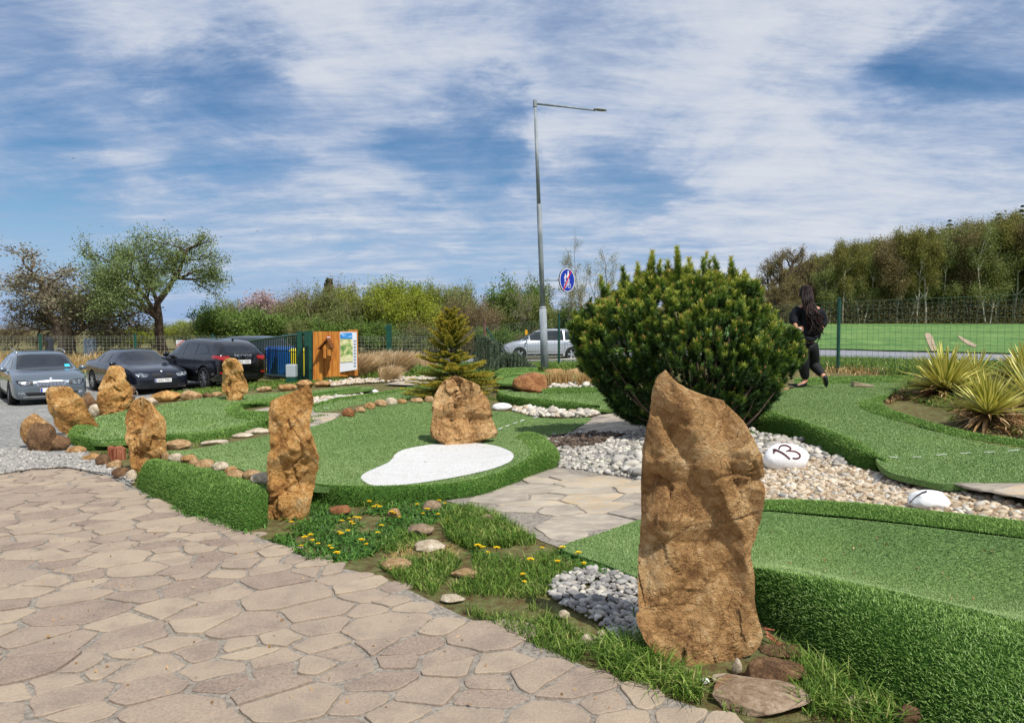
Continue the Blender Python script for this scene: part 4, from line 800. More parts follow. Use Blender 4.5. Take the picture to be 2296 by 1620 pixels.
# ================================================================ vegetation
def leafm(name, st, transl=.3, rough=.6): return mat(name, st, 3, 2, rough, attr=.85, spec=.2, transl=transl)
M['blond'] = mat('blond_plumes', [(0, '#a8895c'), (.4, '#cfb285'), (.75, '#e8d2a8'), (1, '#f8e8c8')], 3, 2, .75, attr=.85, spec=.2, transl=.3)
M['l_olive'] = leafm('olive_leaves', [(0, '#525c30'), (.5, '#7c8648'), (1, '#b0b474')]); M['l_green'] = leafm('fresh_leaves', [(0, '#3c5220'), (.5, '#647e36'), (1, '#98ac5c')])
M['l_yellow'] = leafm('yellow_green_leaves', [(0, '#5c6c20'), (.5, '#8c9830'), (1, '#bcc050')]); M['l_brown'] = leafm('bronze_buds', [(0, '#544a2c'), (.5, '#80714a'), (1, '#a89a70')])
M['l_apple'] = leafm('grey_green_leaves', [(0, '#3d4c26'), (.45, '#6c7e44'), (.8, '#98a66c'), (1, '#c4cca4')]); M['l_pink'] = leafm('pink_blossom', [(0, '#9c8480'), (1, '#ccb6b4')])
M['l_lime'] = leafm('lime_leaves', [(0, '#4e8a20'), (.5, '#7cb834'), (1, '#b0dc60')], .4)
M['l_wood'] = leafm('wood_leaves', [(0, '#4a4a22'), (.35, '#6c6a34'), (.65, '#8c8844'), (1, '#b4ac68')])
M['twig'] = mat('twigs', [(0, '#6a5a4a'), (1, '#a08e78')], 4, 3, .9); M['bark_dk'] = mat('dark_bark', [(0, '#2a211b'), (.5, '#4a3d32'), (1, '#6c5c4c')], 9, 6, .95, bump=.8, bscale=20, bdist=.03, stretch=(1, 1, .3))
M['bark_lt'] = mat('pale_birch_bark', [(0, '#857a68'), (.4, '#b8b09e'), (1, '#ece6d8')], 2.5, 5, .9, stretch=(1, 1, .5))
def nth(i): i += 1; return f"{i}{'th' if 10 < i % 100 < 14 else {1: 'st', 2: 'nd', 3: 'rd'}.get(i % 10, 'th')}"
def unit(v): return v/(np.linalg.norm(v)+1e-9)
def grow(mb, rng, p, d, L, r, lvl, cfg, tips, mi=0):
    n = 5; P = [p]; dd = d
    for k in range(n-1):
        dd = unit(dd+rng.normal(0, cfg['wob'], 3)+np.array([0, 0, cfg['up'][min(lvl, len(cfg['up'])-1)]])); P.append(P[-1]+dd*L/(n-1))
    P = np.array(P); last = lvl >= cfg['max']
    mb.tube(P, np.linspace(r, r*(.25 if last else .55), n), 6 if lvl < 2 else (4 if lvl == 2 else 3), mi, rng.random(), cap=False)
    if lvl >= cfg['max']-1:
        for k in range(1, n): tips.append((P[k], dd, lvl))
    if last: return
    nc = cfg['n'][min(lvl, len(cfg['n'])-1)]
    for c in range(nc):
        t = 1. if c == 0 else rng.uniform(cfg.get('from', .35), 1); q = P[0]+0; f = t*(n-1); i = min(n-2, int(f)); q = P[i]+(P[i+1]-P[i])*(f-i)
        ax = unit(np.cross(dd, rng.normal(size=3))); a = cfg['ang']*rng.uniform(.6, 1.25)*(.5 if c == 0 else 1)
        nd = unit(dd*math.cos(a)+ax*math.sin(a)); nd[2] *= cfg.get('flat', 1.); nd = unit(nd)
        grow(mb, rng, q, nd, L*cfg['ratio']*rng.uniform(.75, 1.2), r*(.62 if c == 0 else .5)*rng.uniform(.85, 1.1), lvl+1, cfg, tips, mi)
def leaves(mb, rng, tips, per, rad, size, mi=0, bright=None):
    T = np.array([t[0] for t in tips]); n = len(T)*per; c = np.repeat(T, per, 0)
    P = c+rng.normal(0, rad, (n, 3)); u = rng.normal(size=(n, 3)); u /= np.linalg.norm(u, axis=1)[:, None]; w = np.cross(u, rng.normal(size=(n, 3))); w /= np.linalg.norm(w, axis=1)[:, None]+1e-9
    s = size*rng.uniform(.6, 1.3, (n, 1)); V = np.stack([P-u*s*.5, P+w*s*.28, P+u*s*.5, P-w*s*.28], 1).reshape(-1, 3)
    clump = np.repeat(rng.uniform(0, 1, len(T)), per); r = np.clip(clump*.55+rng.uniform(0, .45, n), 0, 1)
    mb.add(V, np.arange(n*4).reshape(-1, 4), mi, np.repeat(r, 4))
def tree(name, seed, H, tr, cfg, leafmat, barkmat, per, rad, size, label, cat='tree', stems=1, group=None, lean=0., droop=0.):
    rng = np.random.default_rng(seed); t = thing(name, (0, 0, 0), label, cat, group); mb = MB(); tips = []
    for s in range(stems):
        a = rng.uniform(0, 6.28); d = unit(np.array([math.cos(a)*lean, math.sin(a)*lean, 1.])) if stems > 1 else np.array([.03, 0, 1.])
        p0 = np.array([math.cos(a), math.sin(a), 0])*(.12*H*rng.random() if stems > 1 else 0)
        grow(mb, rng, p0-[0, 0, .15], d, cfg['L0']*H*rng.uniform(.8, 1.1), tr, 0, cfg, tips)
    zmax = max(v[:, 2].max() for v in mb.V)+rad; k = H/zmax; mb.V = [v*k for v in mb.V]; tips = [(p*k, d, l) for p, d, l in tips]
    if droop:
        for p, d, l in tips[::2]: q = np.array([p, p+[rng.normal(0, .1), rng.normal(0, .1), -droop*.5], p+[rng.normal(0, .16), rng.normal(0, .16), -droop]]); mb.tube(q, [.010, .008, .005], 3, 0, rng.random(), cap=False)
    mb.build('trunk', barkmat, t)
    if per: lb = MB(); leaves(lb, rng, tips, per, rad, size); lb.build('crown', leafmat, t)
    return t
def place(t, px, top, Y, first, H0, label, rz=None, wid=1., dz=0.):
    p = W(px, HOR, Y); z = float(ground([[p[0], p[1]]])[0])+dz; H = (HOR-top)*Y/FP+EYE-z; k = H/H0; rz = rz if rz is not None else (px*1.7) % 6.28
    if first: t.location = (p[0], p[1], z); t.rotation_euler = (0, 0, rz); t.scale = (k*wid, k*wid, k); t['label'] = label; return t
    return dup(t, (p[0], p[1], z), rz, (k*wid, k*wid, k), label)
# the two old fruit trees on the left
cfA = dict(max=5, n=[5, 4, 4, 3, 3], up=[.0, .02, .03, .04, .06], ang=.95, ratio=.66, wob=.16, L0=.30, flat=.72); cfA['from'] = .45
tA = tree('apple_tree', 14, 8.2, .21, cfA, M['l_apple'], M['bark_dk'], 9, .22, .115, 'broad old fruit tree with fresh green leaves and thick dark trunk behind the left fence', group=None)
place(tA, 372, 500, 47, True, 8.2, tA['label'], rz=.2, wid=1.0)
cfB = dict(max=5, n=[5, 5, 4, 3, 3], up=[.0, -.01, .0, .0, .0], ang=.9, ratio=.68, wob=.2, L0=.22, flat=.85); cfB['from'] = .3
tB = tree('apple_tree', 5, 6.8, .26, cfB, leafm('grey_buds', [(0, '#504c38'), (.5, '#827c60'), (1, '#b4ae94')]), M['twig'], 5, .20, .12, 'shaggy grey brown fruit tree with few leaves at the far left behind the fence')
place(tB, 150, 552, 46, True, 6.8, tB['label'], rz=2.4, wid=1.6)
# shrubs and small trees behind the road, five kinds
cb = dict(max=3, n=[4, 4, 4], up=[.06, .05, .08], ang=.55, ratio=.62, wob=.13, L0=.42); cb['from'] = .25
kinds = {
 'olive': tree('shrub', 21, 5, .05, cb, M['l_olive'], M['twig'], 5, .15, .11, 'x', 'shrub', stems=13, lean=.3),
 'green': tree('shrub', 22, 4, .05, cb, M['l_green'], M['twig'], 9, .18, .13, 'x', 'shrub', stems=12, lean=.42),
 'yellow': tree('shrub', 23, 5, .05, cb, M['l_yellow'], M['twig'], 8, .18, .12, 'x', 'shrub', stems=12, lean=.28),
 'brown': tree('shrub', 24, 5, .04, cb, M['l_brown'], M['twig'], 2, .16, .10, 'x', 'shrub', stems=15, lean=.24),
 'pink': tree('shrub', 25, 4, .05, cb, M['l_pink'], M['twig'], 12, .2, .14, 'x', 'shrub', stems=7, lean=.4)}
cbir = dict(max=4, n=[5, 4, 3, 2], up=[.05, .03, -.02, -.1], ang=.5, ratio=.5, wob=.1, L0=.6); cbir['from'] = .25
birch = tree('birch_tree', 31, 8.4, .07, cbir, M['l_olive'], mat('birch_twigs', [(0, '#6c6654'), (1, '#9c9480')], 3, 2, .9), 3, .14, .08, 'tall nearly bare birch with pale drooping twigs behind the round sign', stems=3, lean=.3, droop=.4)
place(birch, 1305, 520, 46, True, 8.4, birch['label'], wid=.95)
place(birch, 1190, 600, 49, False, 8.4, 'smaller bare birch left of the lamp post pole', wid=.9)
spots = [(20, 700, 56, 'brown', 1.4), (-60, 690, 52, 'brown', 1.3), (90, 735, 58, 'brown', 1.6), (150, 740, 54, 'brown', 1.5), (240, 735, 56, 'olive', 1.5), (300, 722, 57, 'yellow', 1.6), (345, 715, 60, 'olive', 1.6), (420, 712, 58, 'yellow', 1.5), (470, 705, 57, 'olive', 1.5),
         (500, 672, 50, 'green', 1.3), (545, 680, 49, 'green', 1.4), (590, 686, 48, 'green', 1.5), (640, 690, 48, 'green', 1.4), (525, 660, 60, 'olive', 1.2), (610, 650, 57, 'pink', 1.2), (645, 645, 60, 'brown', 1.1), (690, 620, 58, 'brown', .9), (672, 640, 52, 'brown', 1.), (725, 625, 50, 'olive', .9),
         (760, 610, 60, 'brown', .8), (790, 605, 52, 'brown', .8), (740, 700, 46, 'green', 1.3), (810, 650, 48, 'olive', 1.), (850, 620, 49, 'yellow', 1.), (890, 612, 51, 'yellow', 1.), (920, 640, 47, 'yellow', 1.1), (955, 625, 52, 'yellow', .9), (990, 620, 54, 'olive', .9), (1025, 622, 50, 'olive', .9),
         (1060, 640, 48, 'brown', 1.), (1090, 655, 47, 'brown', 1.), (1125, 640, 50, 'olive', .9), (1160, 605, 51, 'green', .7), (1195, 640, 48, 'olive', .9), (1230, 665, 49, 'green', 1.), (1270, 680, 50, 'olive', 1.1), (1320, 690, 52, 'green', 1.2), (1370, 700, 50, 'olive', 1.2),
         (960, 700, 45, 'brown', 1.4), (1040, 720, 44.5, 'brown', 1.4), (1110, 725, 45, 'green', 1.5), (850, 705, 45, 'green', 1.4), (900, 715, 44.5, 'olive', 1.5), (690, 705, 46, 'olive', 1.3), (1420, 700, 60, 'olive', 1.3), (1480, 705, 62, 'olive', 1.3), (1550, 700, 66, 'brown', 1.4), (1620, 690, 75, 'brown', 1.4), (1180, 730, 45, 'brown', 1.5)]
desc = {'olive': 'olive green thin leaved shrub', 'green': 'dense fresh green shrub', 'yellow': 'yellow green leafing shrub', 'brown': 'brown nearly bare shrub', 'pink': 'shrub with pale pink blossom'}
seen = {}; cnt = {}
for s in spots: cnt[s[3]] = cnt.get(s[3], 0)+1
for px, top, Y, kd, wd in sorted(spots):
    n = seen.get(kd, 0); seen[kd] = n+1
    wh = 'behind the left fence' if px < 560 else 'behind the gate and panel' if px < 830 else 'across the road behind the spruce' if px < 1100 else 'across the road behind the silver car' if px < 1380 else 'far behind the big pine'
    lb = f'{nth(n)} {desc[kd]} from the left, {wh}' if cnt[kd] > 1 else f'{desc[kd]} {wh}'
    place(kinds[kd], px, top, Y, n == 0, 4 if kd in ('green', 'pink') else 5, lb, wid=wd); 
for o in S.collection.objects:
    if o.get('category') == 'shrub': o['group'] = 'shrubs and young trees behind the road'
# the wood on the right
cw = dict(max=3, n=[9, 4, 3], up=[.01, .05, .06], ang=.75, ratio=.36, wob=.06, L0=.86); cw['from'] = .28
wd1 = tree('woodland_tree', 41, 14, .19, cw, M['l_wood'], M['bark_lt'], 24, .45, .22, 'x', group='trees of the wood beyond the field')
wd2 = tree('woodland_tree', 42, 14, .17, cw, M['l_olive'], M['bark_lt'], 16, .45, .20, 'x', group='trees of the wood beyond the field', stems=2, lean=.1)
wd3 = tree('woodland_tree', 43, 13, .14, dict(cw, n=[8, 5, 3], ratio=.42), M['l_brown'], M['bark_dk'], 18, .5, .20, 'x', group='trees of the wood beyond the field')
rng = np.random.default_rng(77); protos = [wd1, wd2, wd3]; used = [False]*3; k = 0
dsc = ['pale stemmed olive brown tree', 'double stemmed greenish birch', 'dark stemmed bronze tree']
def topline(px): return np.interp(px, [1690, 1760, 1850, 1900, 2000, 2100, 2170, 2230, 2295, 2400], [600, 600, 566, 545, 520, 506, 500, 495, 478, 470])
allw = []
for rowY, step, off in ((106, 26, 0), (112, 28, -16), (121, 30, -30), (135, 32, -6), (152, 40, 0)):
    x = 1835. if rowY < 130 else 1800.
    while x < 2420: allw.append((x+rng.uniform(-8, 8), rowY+rng.uniform(-2.5, 2.5), off)); x += step*rng.uniform(.8, 1.2)
allw.sort()
ord_ = {0: 0, 1: 0, 2: 0}
for x, Y, off in allw:
    j = int(rng.choice([0, 0, 1, 2] if Y < 130 else [0, 1, 2])); top = topline(x)-off*.9+rng.uniform(-8, 14)
    ord_[j] += 1; rn = 'front edge' if Y < 109 else 'second rank' if Y < 117 else 'middle' if Y < 128 else 'back'
    place(protos[j], x, top, Y, not used[j], 14 if j < 2 else 13, f'{nth(ord_[j]-1)} {dsc[j]} from the left, {rn} of the wood', wid=rng.uniform(.75, 1.0)); used[j] = True
co = dict(max=5, n=[6, 4, 4, 3, 3], up=[.0, .03, .03, .04, .05], ang=.72, ratio=.62, wob=.14, L0=.34); co['from'] = .3
oak = tree('oak_tree', 51, 12.5, .42, co, M['l_brown'], M['bark_dk'], 3, .25, .2, 'large round crowned bare oak at the left end of the wood')
place(oak, 1745, 546, 100, True, 12.5, oak['label'], wid=.95)
place(oak, 1828, 578, 108, False, 12.5, 'smaller bare oak right of the large round crowned one', wid=.8)
place(oak, 1740, 640, 96, False, 12.5, 'low spreading bronze oak below the large bare oak', wid=1.3)
place(oak, 1690, 660, 104, False, 12.5, 'low bronze oak just right of the big pine', wid=1.1)
# undergrowth of the wood reads as one mass
mb = MB(); rng = np.random.default_rng(8); n = 60000; x = rng.uniform(1660, 2460, n); Y = rng.uniform(101, 122, n); X = (x-1147.5)/FP*Y; z0 = ground(np.c_[X, Y]); hh = rng.random(n)**1.5; z = z0+hh*(3.2+2*fbm(np.c_[X*.3, Y*.3, X*0], 4, 3))
leaves_P = np.c_[X, Y, z]; leaves(mb, rng, [(p, 0, 0) for p in leaves_P], 1, .1, .26); tag(mb.build('woodland_undergrowth', leafm('undergrowth', [(0, '#38341f'), (.5, '#5a5434'), (1, '#7c7648')], .15)), 'brown green undergrowth along the foot of the wood', 'undergrowth', kind='stuff')
# distant wooded rise closing the view behind the wood
mb = MB(); n = 60000; x = rng.uniform(1750, 2560, n); Y = rng.uniform(150, 215, n); X = (x-1147.5)/FP*Y; z = ground(np.c_[X, Y])+rng.power(1.6, n)*(topline(x)*0+14)*rng.uniform(.6, 1, n)
zt = EYE+(HOR-topline(x)-4)*Y/FP; z = np.minimum(z, zt-rng.uniform(0, 2, n)); leaves(mb, rng, [(p, 0, 0) for p in np.c_[X, Y, z]], 1, .2, 1.); tag(mb.build('wooded_hill', M['l_wood']), 'wooded rise showing between the trees of the wood', 'wood', kind='stuff')
# conifers standing above the wood
def conifer(label, px, top, Y, seed, wid=.16):
    rng = np.random.default_rng(seed); p = W(px, HOR, Y); z = float(ground([[p[0], p[1]]])[0]); H = (HOR-top)*Y/FP+EYE-z; t = thing('conifer_tree', (p[0], p[1], z), label, 'conifer')
    MB().tube([(0, 0, -.2), (0, 0, H*.97)], [.2, .03], 6).build('trunk', M['bark_dk'], t); mb = MB(); n = 5200; h = rng.uniform(.3, 1, n); a = rng.integers(0, 9, n)*.7+h*23//1*2.4+rng.normal(0, .25, n); rr = (1-h)**.8*H*wid*1.25*rng.uniform(.1, 1, n)+.1; lay = np.round(h*22)/22
    P = np.c_[np.cos(a)*rr, np.sin(a)*rr, (lay*.8+h*.2)*H-rr*.25]; leaves(mb, rng, [(q, 0, 0) for q in P], 1, .05, .34); mb.build('crown', leafm('conifer_needles', [(0, '#1e2c16'), (.6, '#35482a'), (1, '#54663c')], .1), t)
conifer('small spruce tip standing out of the middle of the wood', 2122, 496, 152, 1, .24); conifer('dark conifer at the upper right above the wood', 2232, 482, 158, 2, .24); conifer('tallest dark conifer at the right edge above the wood', 2283, 464, 158, 3, .26); conifer('dark pine among the bare shrubs above the gate', 738, 628, 62, 4, .2)
# lime leaved tree reaching in from the right
tl = thing('lime_tree', (13.55, 18.0, .68), 'bright lime green leafy tree reaching in at the right edge', 'tree'); rng = np.random.default_rng(3)
mb = MB(); tips = []; grow(mb, rng, np.array([0, 0, -.2]), np.array([0, 0, 1.]), 1.7, .09, 0, dict(max=3, n=[5, 4, 4], up=[.05, .03, .03], ang=.7, ratio=.55, wob=.1, L0=1), tips); mb.build('trunk', M['bark_dk'], tl)
mb = MB(); leaves(mb, rng, tips, 26, .17, .11); mb.build('crown', M['l_lime'], tl); zt_ = max(q[0][2] for q in tips)+.15; tl.scale = (3.0/zt_,)*3

# ---------------------------------------------------------------- big mugo pine
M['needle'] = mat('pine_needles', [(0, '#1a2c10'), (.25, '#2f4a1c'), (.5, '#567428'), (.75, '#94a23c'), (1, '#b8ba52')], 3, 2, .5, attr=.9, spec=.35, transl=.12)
M['bud'] = leafm('pine_buds', [(0, '#9a6434'), (1, '#dca46c')], .1)
rng = np.random.default_rng(99); pb = U(1570, 985, .15); PT = thing('mountain_pine', pb, 'big dark round mountain pine with upright orange buds in the middle of the gravel', 'pine')
Yc = 9.75; bl = [(1500, 738, 112, 0), (1620, 735, 104, .1), (1405, 765, 108, 0), (1675, 795, 82, .1), (1560, 800, 150, -.25), (1440, 850, 78, -.1), (1640, 860, 76, 0), (1745, 800, 42, .2), (1560, 688, 72, .1), (1350, 730, 52, 0), (1455, 672, 50, .1), (1765, 765, 24, .2), (1645, 672, 55, .1),
                 (1380, 710, 50, .1), (1520, 648, 28, 0), (1458, 636, 18, 0), (1405, 668, 28, 0), (1590, 648, 26, .1), (1340, 800, 50, 0), (1720, 840, 40, .1), (1480, 890, 50, -.3), (1700, 880, 22, 0), (1660, 910, 30, 0), (1420, 905, 28, -.1), (1770, 800, 22, .2), (1690, 730, 38, .15),
      (1415, 885, 52, -.1), (1500, 900, 62, -.25), (1580, 895, 80, -.2), (1665, 860, 62, 0), (1440, 915, 30, -.1), (1540, 930, 40, -.3), (1625, 925, 40, -.1), (1375, 850, 45, 0), (1325, 760, 45, 0), (1700, 800, 60, .1)]
Bc = np.array([W(x, y, Yc+dy*.6) for x, y, r, dy in bl]); Br = np.array([r*Yc/FP for x, y, r, dy in bl])
P = []; 
for c, r, (bx, by, br, dy) in zip(Bc, Br, bl):
    k = int(80+1000*r*r); v = rng.normal(size=(k, 3)); v /= np.linalg.norm(v, axis=1)[:, None]; P.append(c+v*r*np.array([1, 1, .96])*rng.uniform(.55, 1.04, (k, 1)))
P = np.concatenate(P); P = P+(P-np.array([W(1540, 790, Yc)]))*(.13*fbm(P*2.6, 9, 2))[:, None]; tops = [(1457, 596), (1462, 584), (1520, 590), (1518, 575), (1398, 618), (1430, 612), (1545, 600), (1580, 588), (1605, 595), (1590, 604), (1640, 612), (1668, 628), (1700, 655), (1350, 640), (1362, 660), (1320, 690), (1752, 742), (1770, 756), (1735, 750), (1775, 800), (1640, 600), (1480, 605), (1408, 640), (1500, 604)]
TP = np.array([W(x+rng.normal(0, 4)*(j > 0), y-4+j*13, Yc+rng.normal(0, .06)) for x, y in tops for j in range(4)])
P = np.r_[P, TP]; nt_ = len(TP)
dmin = np.min([np.linalg.norm(P-c, axis=1)/r for c, r in zip(Bc, Br)], axis=0); kp = ((dmin > .62) & (P[:, 2] > pb[2]+.16) & (fbm(P*3.0, 5, 2) > -.42)); kp[-nt_:] = True; P = P[kp]
cen = pb+[0, .1, .35]; out = P-cen; out /= np.linalg.norm(out, axis=1)[:, None]; D = out*.8+UP*np.clip(.30+.45*(P[:, 2:3]-pb[2])/2., .2, .9)+rng.normal(0, .20, P.shape); D[-nt_:] = rng.normal(0, .14, (nt_, 3))+UP; D /= np.linalg.norm(D, axis=1)[:, None]
ns = len(P); SL = rng.uniform(.10, .20, ns); SL[-nt_:] = .20; nn = 130
t = np.tile(np.linspace(0, 1, nn), ns); b = np.repeat(P-D*(SL*.5)[:, None], nn, 0)+np.repeat(D*SL[:, None], nn, 0)*t[:, None]; d = np.repeat(D, nn, 0); a = rng.uniform(0, 6.28, ns*nn)
e1 = np.cross(d, [.3, .2, .9]); e1 /= np.linalg.norm(e1, axis=1)[:, None]+1e-9; e2 = np.cross(d, e1); rd = e1*np.cos(a)[:, None]+e2*np.sin(a)[:, None]
nd = d*(.32+.55*t[:, None])+rd*(1-.30*t[:, None]); nd /= np.linalg.norm(nd, axis=1)[:, None]; nl = rng.uniform(.055, .085, ns*nn)[:, None]; sd_ = np.cross(nd, rd*.3+rng.normal(size=nd.shape)); sd_ /= np.linalg.norm(sd_, axis=1)[:, None]; w = .0062
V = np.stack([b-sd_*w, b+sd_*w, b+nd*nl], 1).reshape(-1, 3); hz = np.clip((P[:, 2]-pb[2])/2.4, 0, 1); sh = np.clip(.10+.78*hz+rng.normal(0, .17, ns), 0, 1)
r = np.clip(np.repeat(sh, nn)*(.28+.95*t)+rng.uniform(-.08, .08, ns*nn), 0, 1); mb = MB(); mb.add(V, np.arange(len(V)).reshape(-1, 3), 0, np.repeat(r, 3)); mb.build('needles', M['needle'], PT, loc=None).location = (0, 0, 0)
PT.children[-1].matrix_parent_inverse = Matrix.Translation(-Vector(pb)) if False else Matrix()
for c_ in PT.children: c_.location = tuple(-pb)
mb = MB(); q = rng.choice(ns, int(ns*.3), p=(hz+.12)/(hz+.12).sum(), replace=False)
for i in q: 
    for _ in range(rng.integers(1, 3)): p0 = P[i]+D[i]*SL[i]*.5; dd = unit(D[i]+rng.normal(0, .25, 3)+UP*.6); mb.tube([p0, p0+dd*rng.uniform(.03, .06)], [.0075, .003], 4, 0, rng.random(), cap=False)
mb.build('buds', M['bud'], PT).location = tuple(-pb)
mb = MB()
for i in rng.choice(ns, 70, replace=False):
    e = P[i]; m_ = pb*.45+e*.55+[0, 0, -.22]; mb.tube(crom([pb+rng.normal(0, .05, 3)*[1, 1, 0], m_+rng.normal(0, .05, 3), e], 7), np.linspace(.028, .005, 7)*rng.uniform(.6, 1.1), 4, 0, .3, cap=False)
mb.build('branches', M['bark_dk'], PT).location = tuple(-pb)

# ---------------------------------------------------------------- yellow-tipped spruce
M['spruce'] = mat('spruce_needles', [(0, '#22341a'), (.25, '#465a26'), (.5, '#82862e'), (.75, '#b8a83c'), (1, '#dcc458')], 3, 2, .55, attr=.92, spec=.25, transl=.15)
rng = np.random.default_rng(5); sp = G(1012, 893); SP = thing('spruce_tree', sp, 'small spruce with yellow tipped branches and a slim top behind the big upright boulder', 'spruce')
ysp = sp[1]; H = (HOR-690)*ysp/FP+EYE-sp[2]; mb = MB(); nb = MB(); nb.tube([(0, 0, 0), (0, 0, H*.6), (0, 0, H*.93)], [.05, .03, .008], 6)
prof = lambda h: np.interp(h, [0, .12, .28, .42, .52, .62, .75, .88, 1], [.90, 1.0, .88, .60, .44, .40, .34, .22, .04])*ysp*112/FP
P = []; Dn = []; R_ = []
for k in range(150):
    h = rng.uniform(.05, .97)**1.1; a = rng.uniform(0, 6.28); L = prof(h)*rng.uniform(.7, 1.08)
    if h < .4 and math.cos(a) > .1 and .25 < h: L *= .95
    z0 = h*H; tip = np.array([math.cos(a)*L, math.sin(a)*L, z0+L*(.12 if h < .5 else .55)-.10*L*(h < .3)]); base = np.array([0, 0, z0*.96]); mid = (base+tip)/2+[0, 0, -.05*L]
    br = crom([base, mid, tip], 12); nb.tube(br, np.linspace(.012, .003, 12), 3, 0, .3, cap=False); T = unit(tip-base); side = unit(np.cross(T, UP))
    for j in range(2, 12):
        f = j/11; ln = .34*L*(1-f*.75)+.05
        for s in (-1, 1, 0):
            dd = unit(T*.8+side*s*.75+UP*rng.uniform(-.05, .2)); q = br[j]; m_ = max(3, int(ln/.018))
            for g in range(m_): P.append(q+dd*ln*g/m_); Dn.append(dd); R_.append(.1+.42*f+.42*g/m_)
P = np.array(P); Dn = np.array(Dn); R_ = np.array(R_); rep = 7; Pn = np.repeat(P, rep, 0); Dd = np.repeat(Dn, rep, 0); v = rng.normal(size=Pn.shape); v[:, 2] = np.abs(v[:, 2])*.9; nd = unit(1)*0+Dd*.7+v*.6; nd /= np.linalg.norm(nd, axis=1)[:, None]
sd_ = np.cross(nd, rng.normal(size=nd.shape)); sd_ /= np.linalg.norm(sd_, axis=1)[:, None]; ll = rng.uniform(.025, .04, (len(Pn), 1))
V = np.stack([Pn-sd_*.0055, Pn+sd_*.0055, Pn+nd*ll], 1).reshape(-1, 3); mb.add(V, np.arange(len(V)).reshape(-1, 3), 0, np.repeat(np.clip(np.repeat(R_, rep)+rng.normal(0, .08, len(Pn)), 0, 1), 3))
mb.build('needles', M['spruce'], SP); nb.build('branches', M['bark_dk'], SP)

# ---------------------------------------------------------------- weeping blue spruces
M['bluesp'] = mat('blue_green_needles', [(0, '#2e3a2c'), (.5, '#5a6a52'), (1, '#8e9c82')], 3, 2, .6, attr=.9, spec=.2, transl=.1)
def weeper(label, base, pts, n, seed):
    rng = np.random.default_rng(seed); b = G(*base); t = thing('weeping_spruce', b, label, 'weeping spruce'); Y = b[1]; mb = MB(); tr = MB()
    spine = np.array([W(x, y, Y)-b for x, y in pts]); tr.tube(crom(np.r_[[[0, 0, 0]], spine], 16), np.linspace(.05, .015, 16), 5); tr.build('trunk', M['bark_dk'], t); cs = crom(spine, 60)
    for k in range(n):
        p = cs[rng.integers(0, 60)]+rng.normal(0, .05, 3); a = rng.uniform(0, 6.28); o = np.array([math.cos(a), math.sin(a)*.9, 0])*rng.uniform(.05, .36); drop = max(.15, p[2]-rng.uniform(.0, .15))
        q = crom([p, p+o*.7+[0, 0, .03], p+o-[0, 0, drop*.4], p+o*1.15-[0, 0, drop]], 26); P = np.repeat(q, 7, 0); d = np.tile([0, 0, -.5], (len(P), 1))+rng.normal(0, .6, P.shape); d /= np.linalg.norm(d, axis=1)[:, None]
        s = np.cross(d, rng.normal(size=P.shape)); s /= np.linalg.norm(s, axis=1)[:, None]; V = np.stack([P-s*.006, P+s*.006, P+d*.045], 1).reshape(-1, 3); mb.add(V, np.arange(len(V)).reshape(-1, 3), 0, np.repeat(np.clip(rng.random()*.6+rng.uniform(0, .4, len(P)), 0, 1), 3))
    mb.build('needles', M['bluesp'], t)
weeper('taller weeping blue spruce behind the yellow tipped spruce', (1090, 836), [(1080, 790), (1084, 760), (1100, 765), (1122, 790), (1132, 805)], 210, 1)
weeper('low weeping blue spruce spreading to the right beside the lamp post', (1150, 837), [(1125, 805), (1140, 798), (1160, 800), (1185, 822), (1195, 830)], 200, 2)

# ---------------------------------------------------------------- yuccas
M['yucca'] = mat('yucca_leaves', [(0, '#566e24'), (.3, '#8a963a'), (.55, '#d0c660'), (1, '#f0e494')], 3, 2, .45, attr=.97, spec=.4, transl=.15)
M['deadleaf'] = leafm('dead_leaves', [(0, '#6a4c2c'), (.5, '#a88458'), (1, '#dcc49c')], .15)
def yucca(label, base, Rr, seed, nl=110, ndead=90, Hh=None, sf=None, dz=0.):
    rng = np.random.default_rng(seed); b = G(*base)+[0, 0, dz]; t = thing('yucca', b, label, 'yucca'); Lm = Rr*b[1]/FP
    for nm, n, m_, el in (('leaves', nl, M['yucca'], (.15, 1.45)), ('dead_leaves', ndead, M['deadleaf'], (-.35, .45))):
        mb = MB(); a = rng.uniform(0, 6.28, n); e = rng.uniform(*el, n); L = Lm*rng.uniform(.75, 1.1, n)*(1 if nm == 'leaves' else .85); w = Lm*.036*rng.uniform(.8, 1.2, n)*(1 if nm == 'leaves' else .75)
        for i in range(n):
            d = np.array([math.cos(a[i])*math.cos(e[i]), math.sin(a[i])*math.cos(e[i]), math.sin(e[i])]); s = np.array([-math.sin(a[i]), math.cos(a[i]), 0]); nrm = np.cross(s, d); nrm *= -1 if nrm[2] > 0 else 1
            K = 7; tt = np.linspace(0, 1, K)[:, None]; sag = (.10 if nm == 'leaves' else .25)*rng.uniform(.2, 1.3); c = np.array([0, 0, Lm*.12])+d*.04+d*L[i]*tt-UP*sag*L[i]*tt**2.4; ww = (w[i]*np.array([.7, 1, 1.1, 1, .8, .5, .04]))[:, None]
            V = np.concatenate([c-s*ww-nrm*ww*.3, c, c+s*ww-nrm*ww*.3]); lo, hi = (.12, .95) if nm == 'leaves' else (rng.random(), rng.random()); j = np.arange(K-1)
            br = rng.uniform(-.12, .12); F = np.concatenate([np.c_[j, j+1, K+j+1, K+j], np.c_[K+j, K+j+1, 2*K+j+1, 2*K+j]]); mb.add(V, F, 0, np.r_[np.full(K, lo), np.full(K, hi+br), np.full(K, lo)])
        mb.build(nm, m_, t)
yucca('yellow green yucca with many dead leaves, the left one beside the lane', (2118, 890), 112, 1, 190, 130)
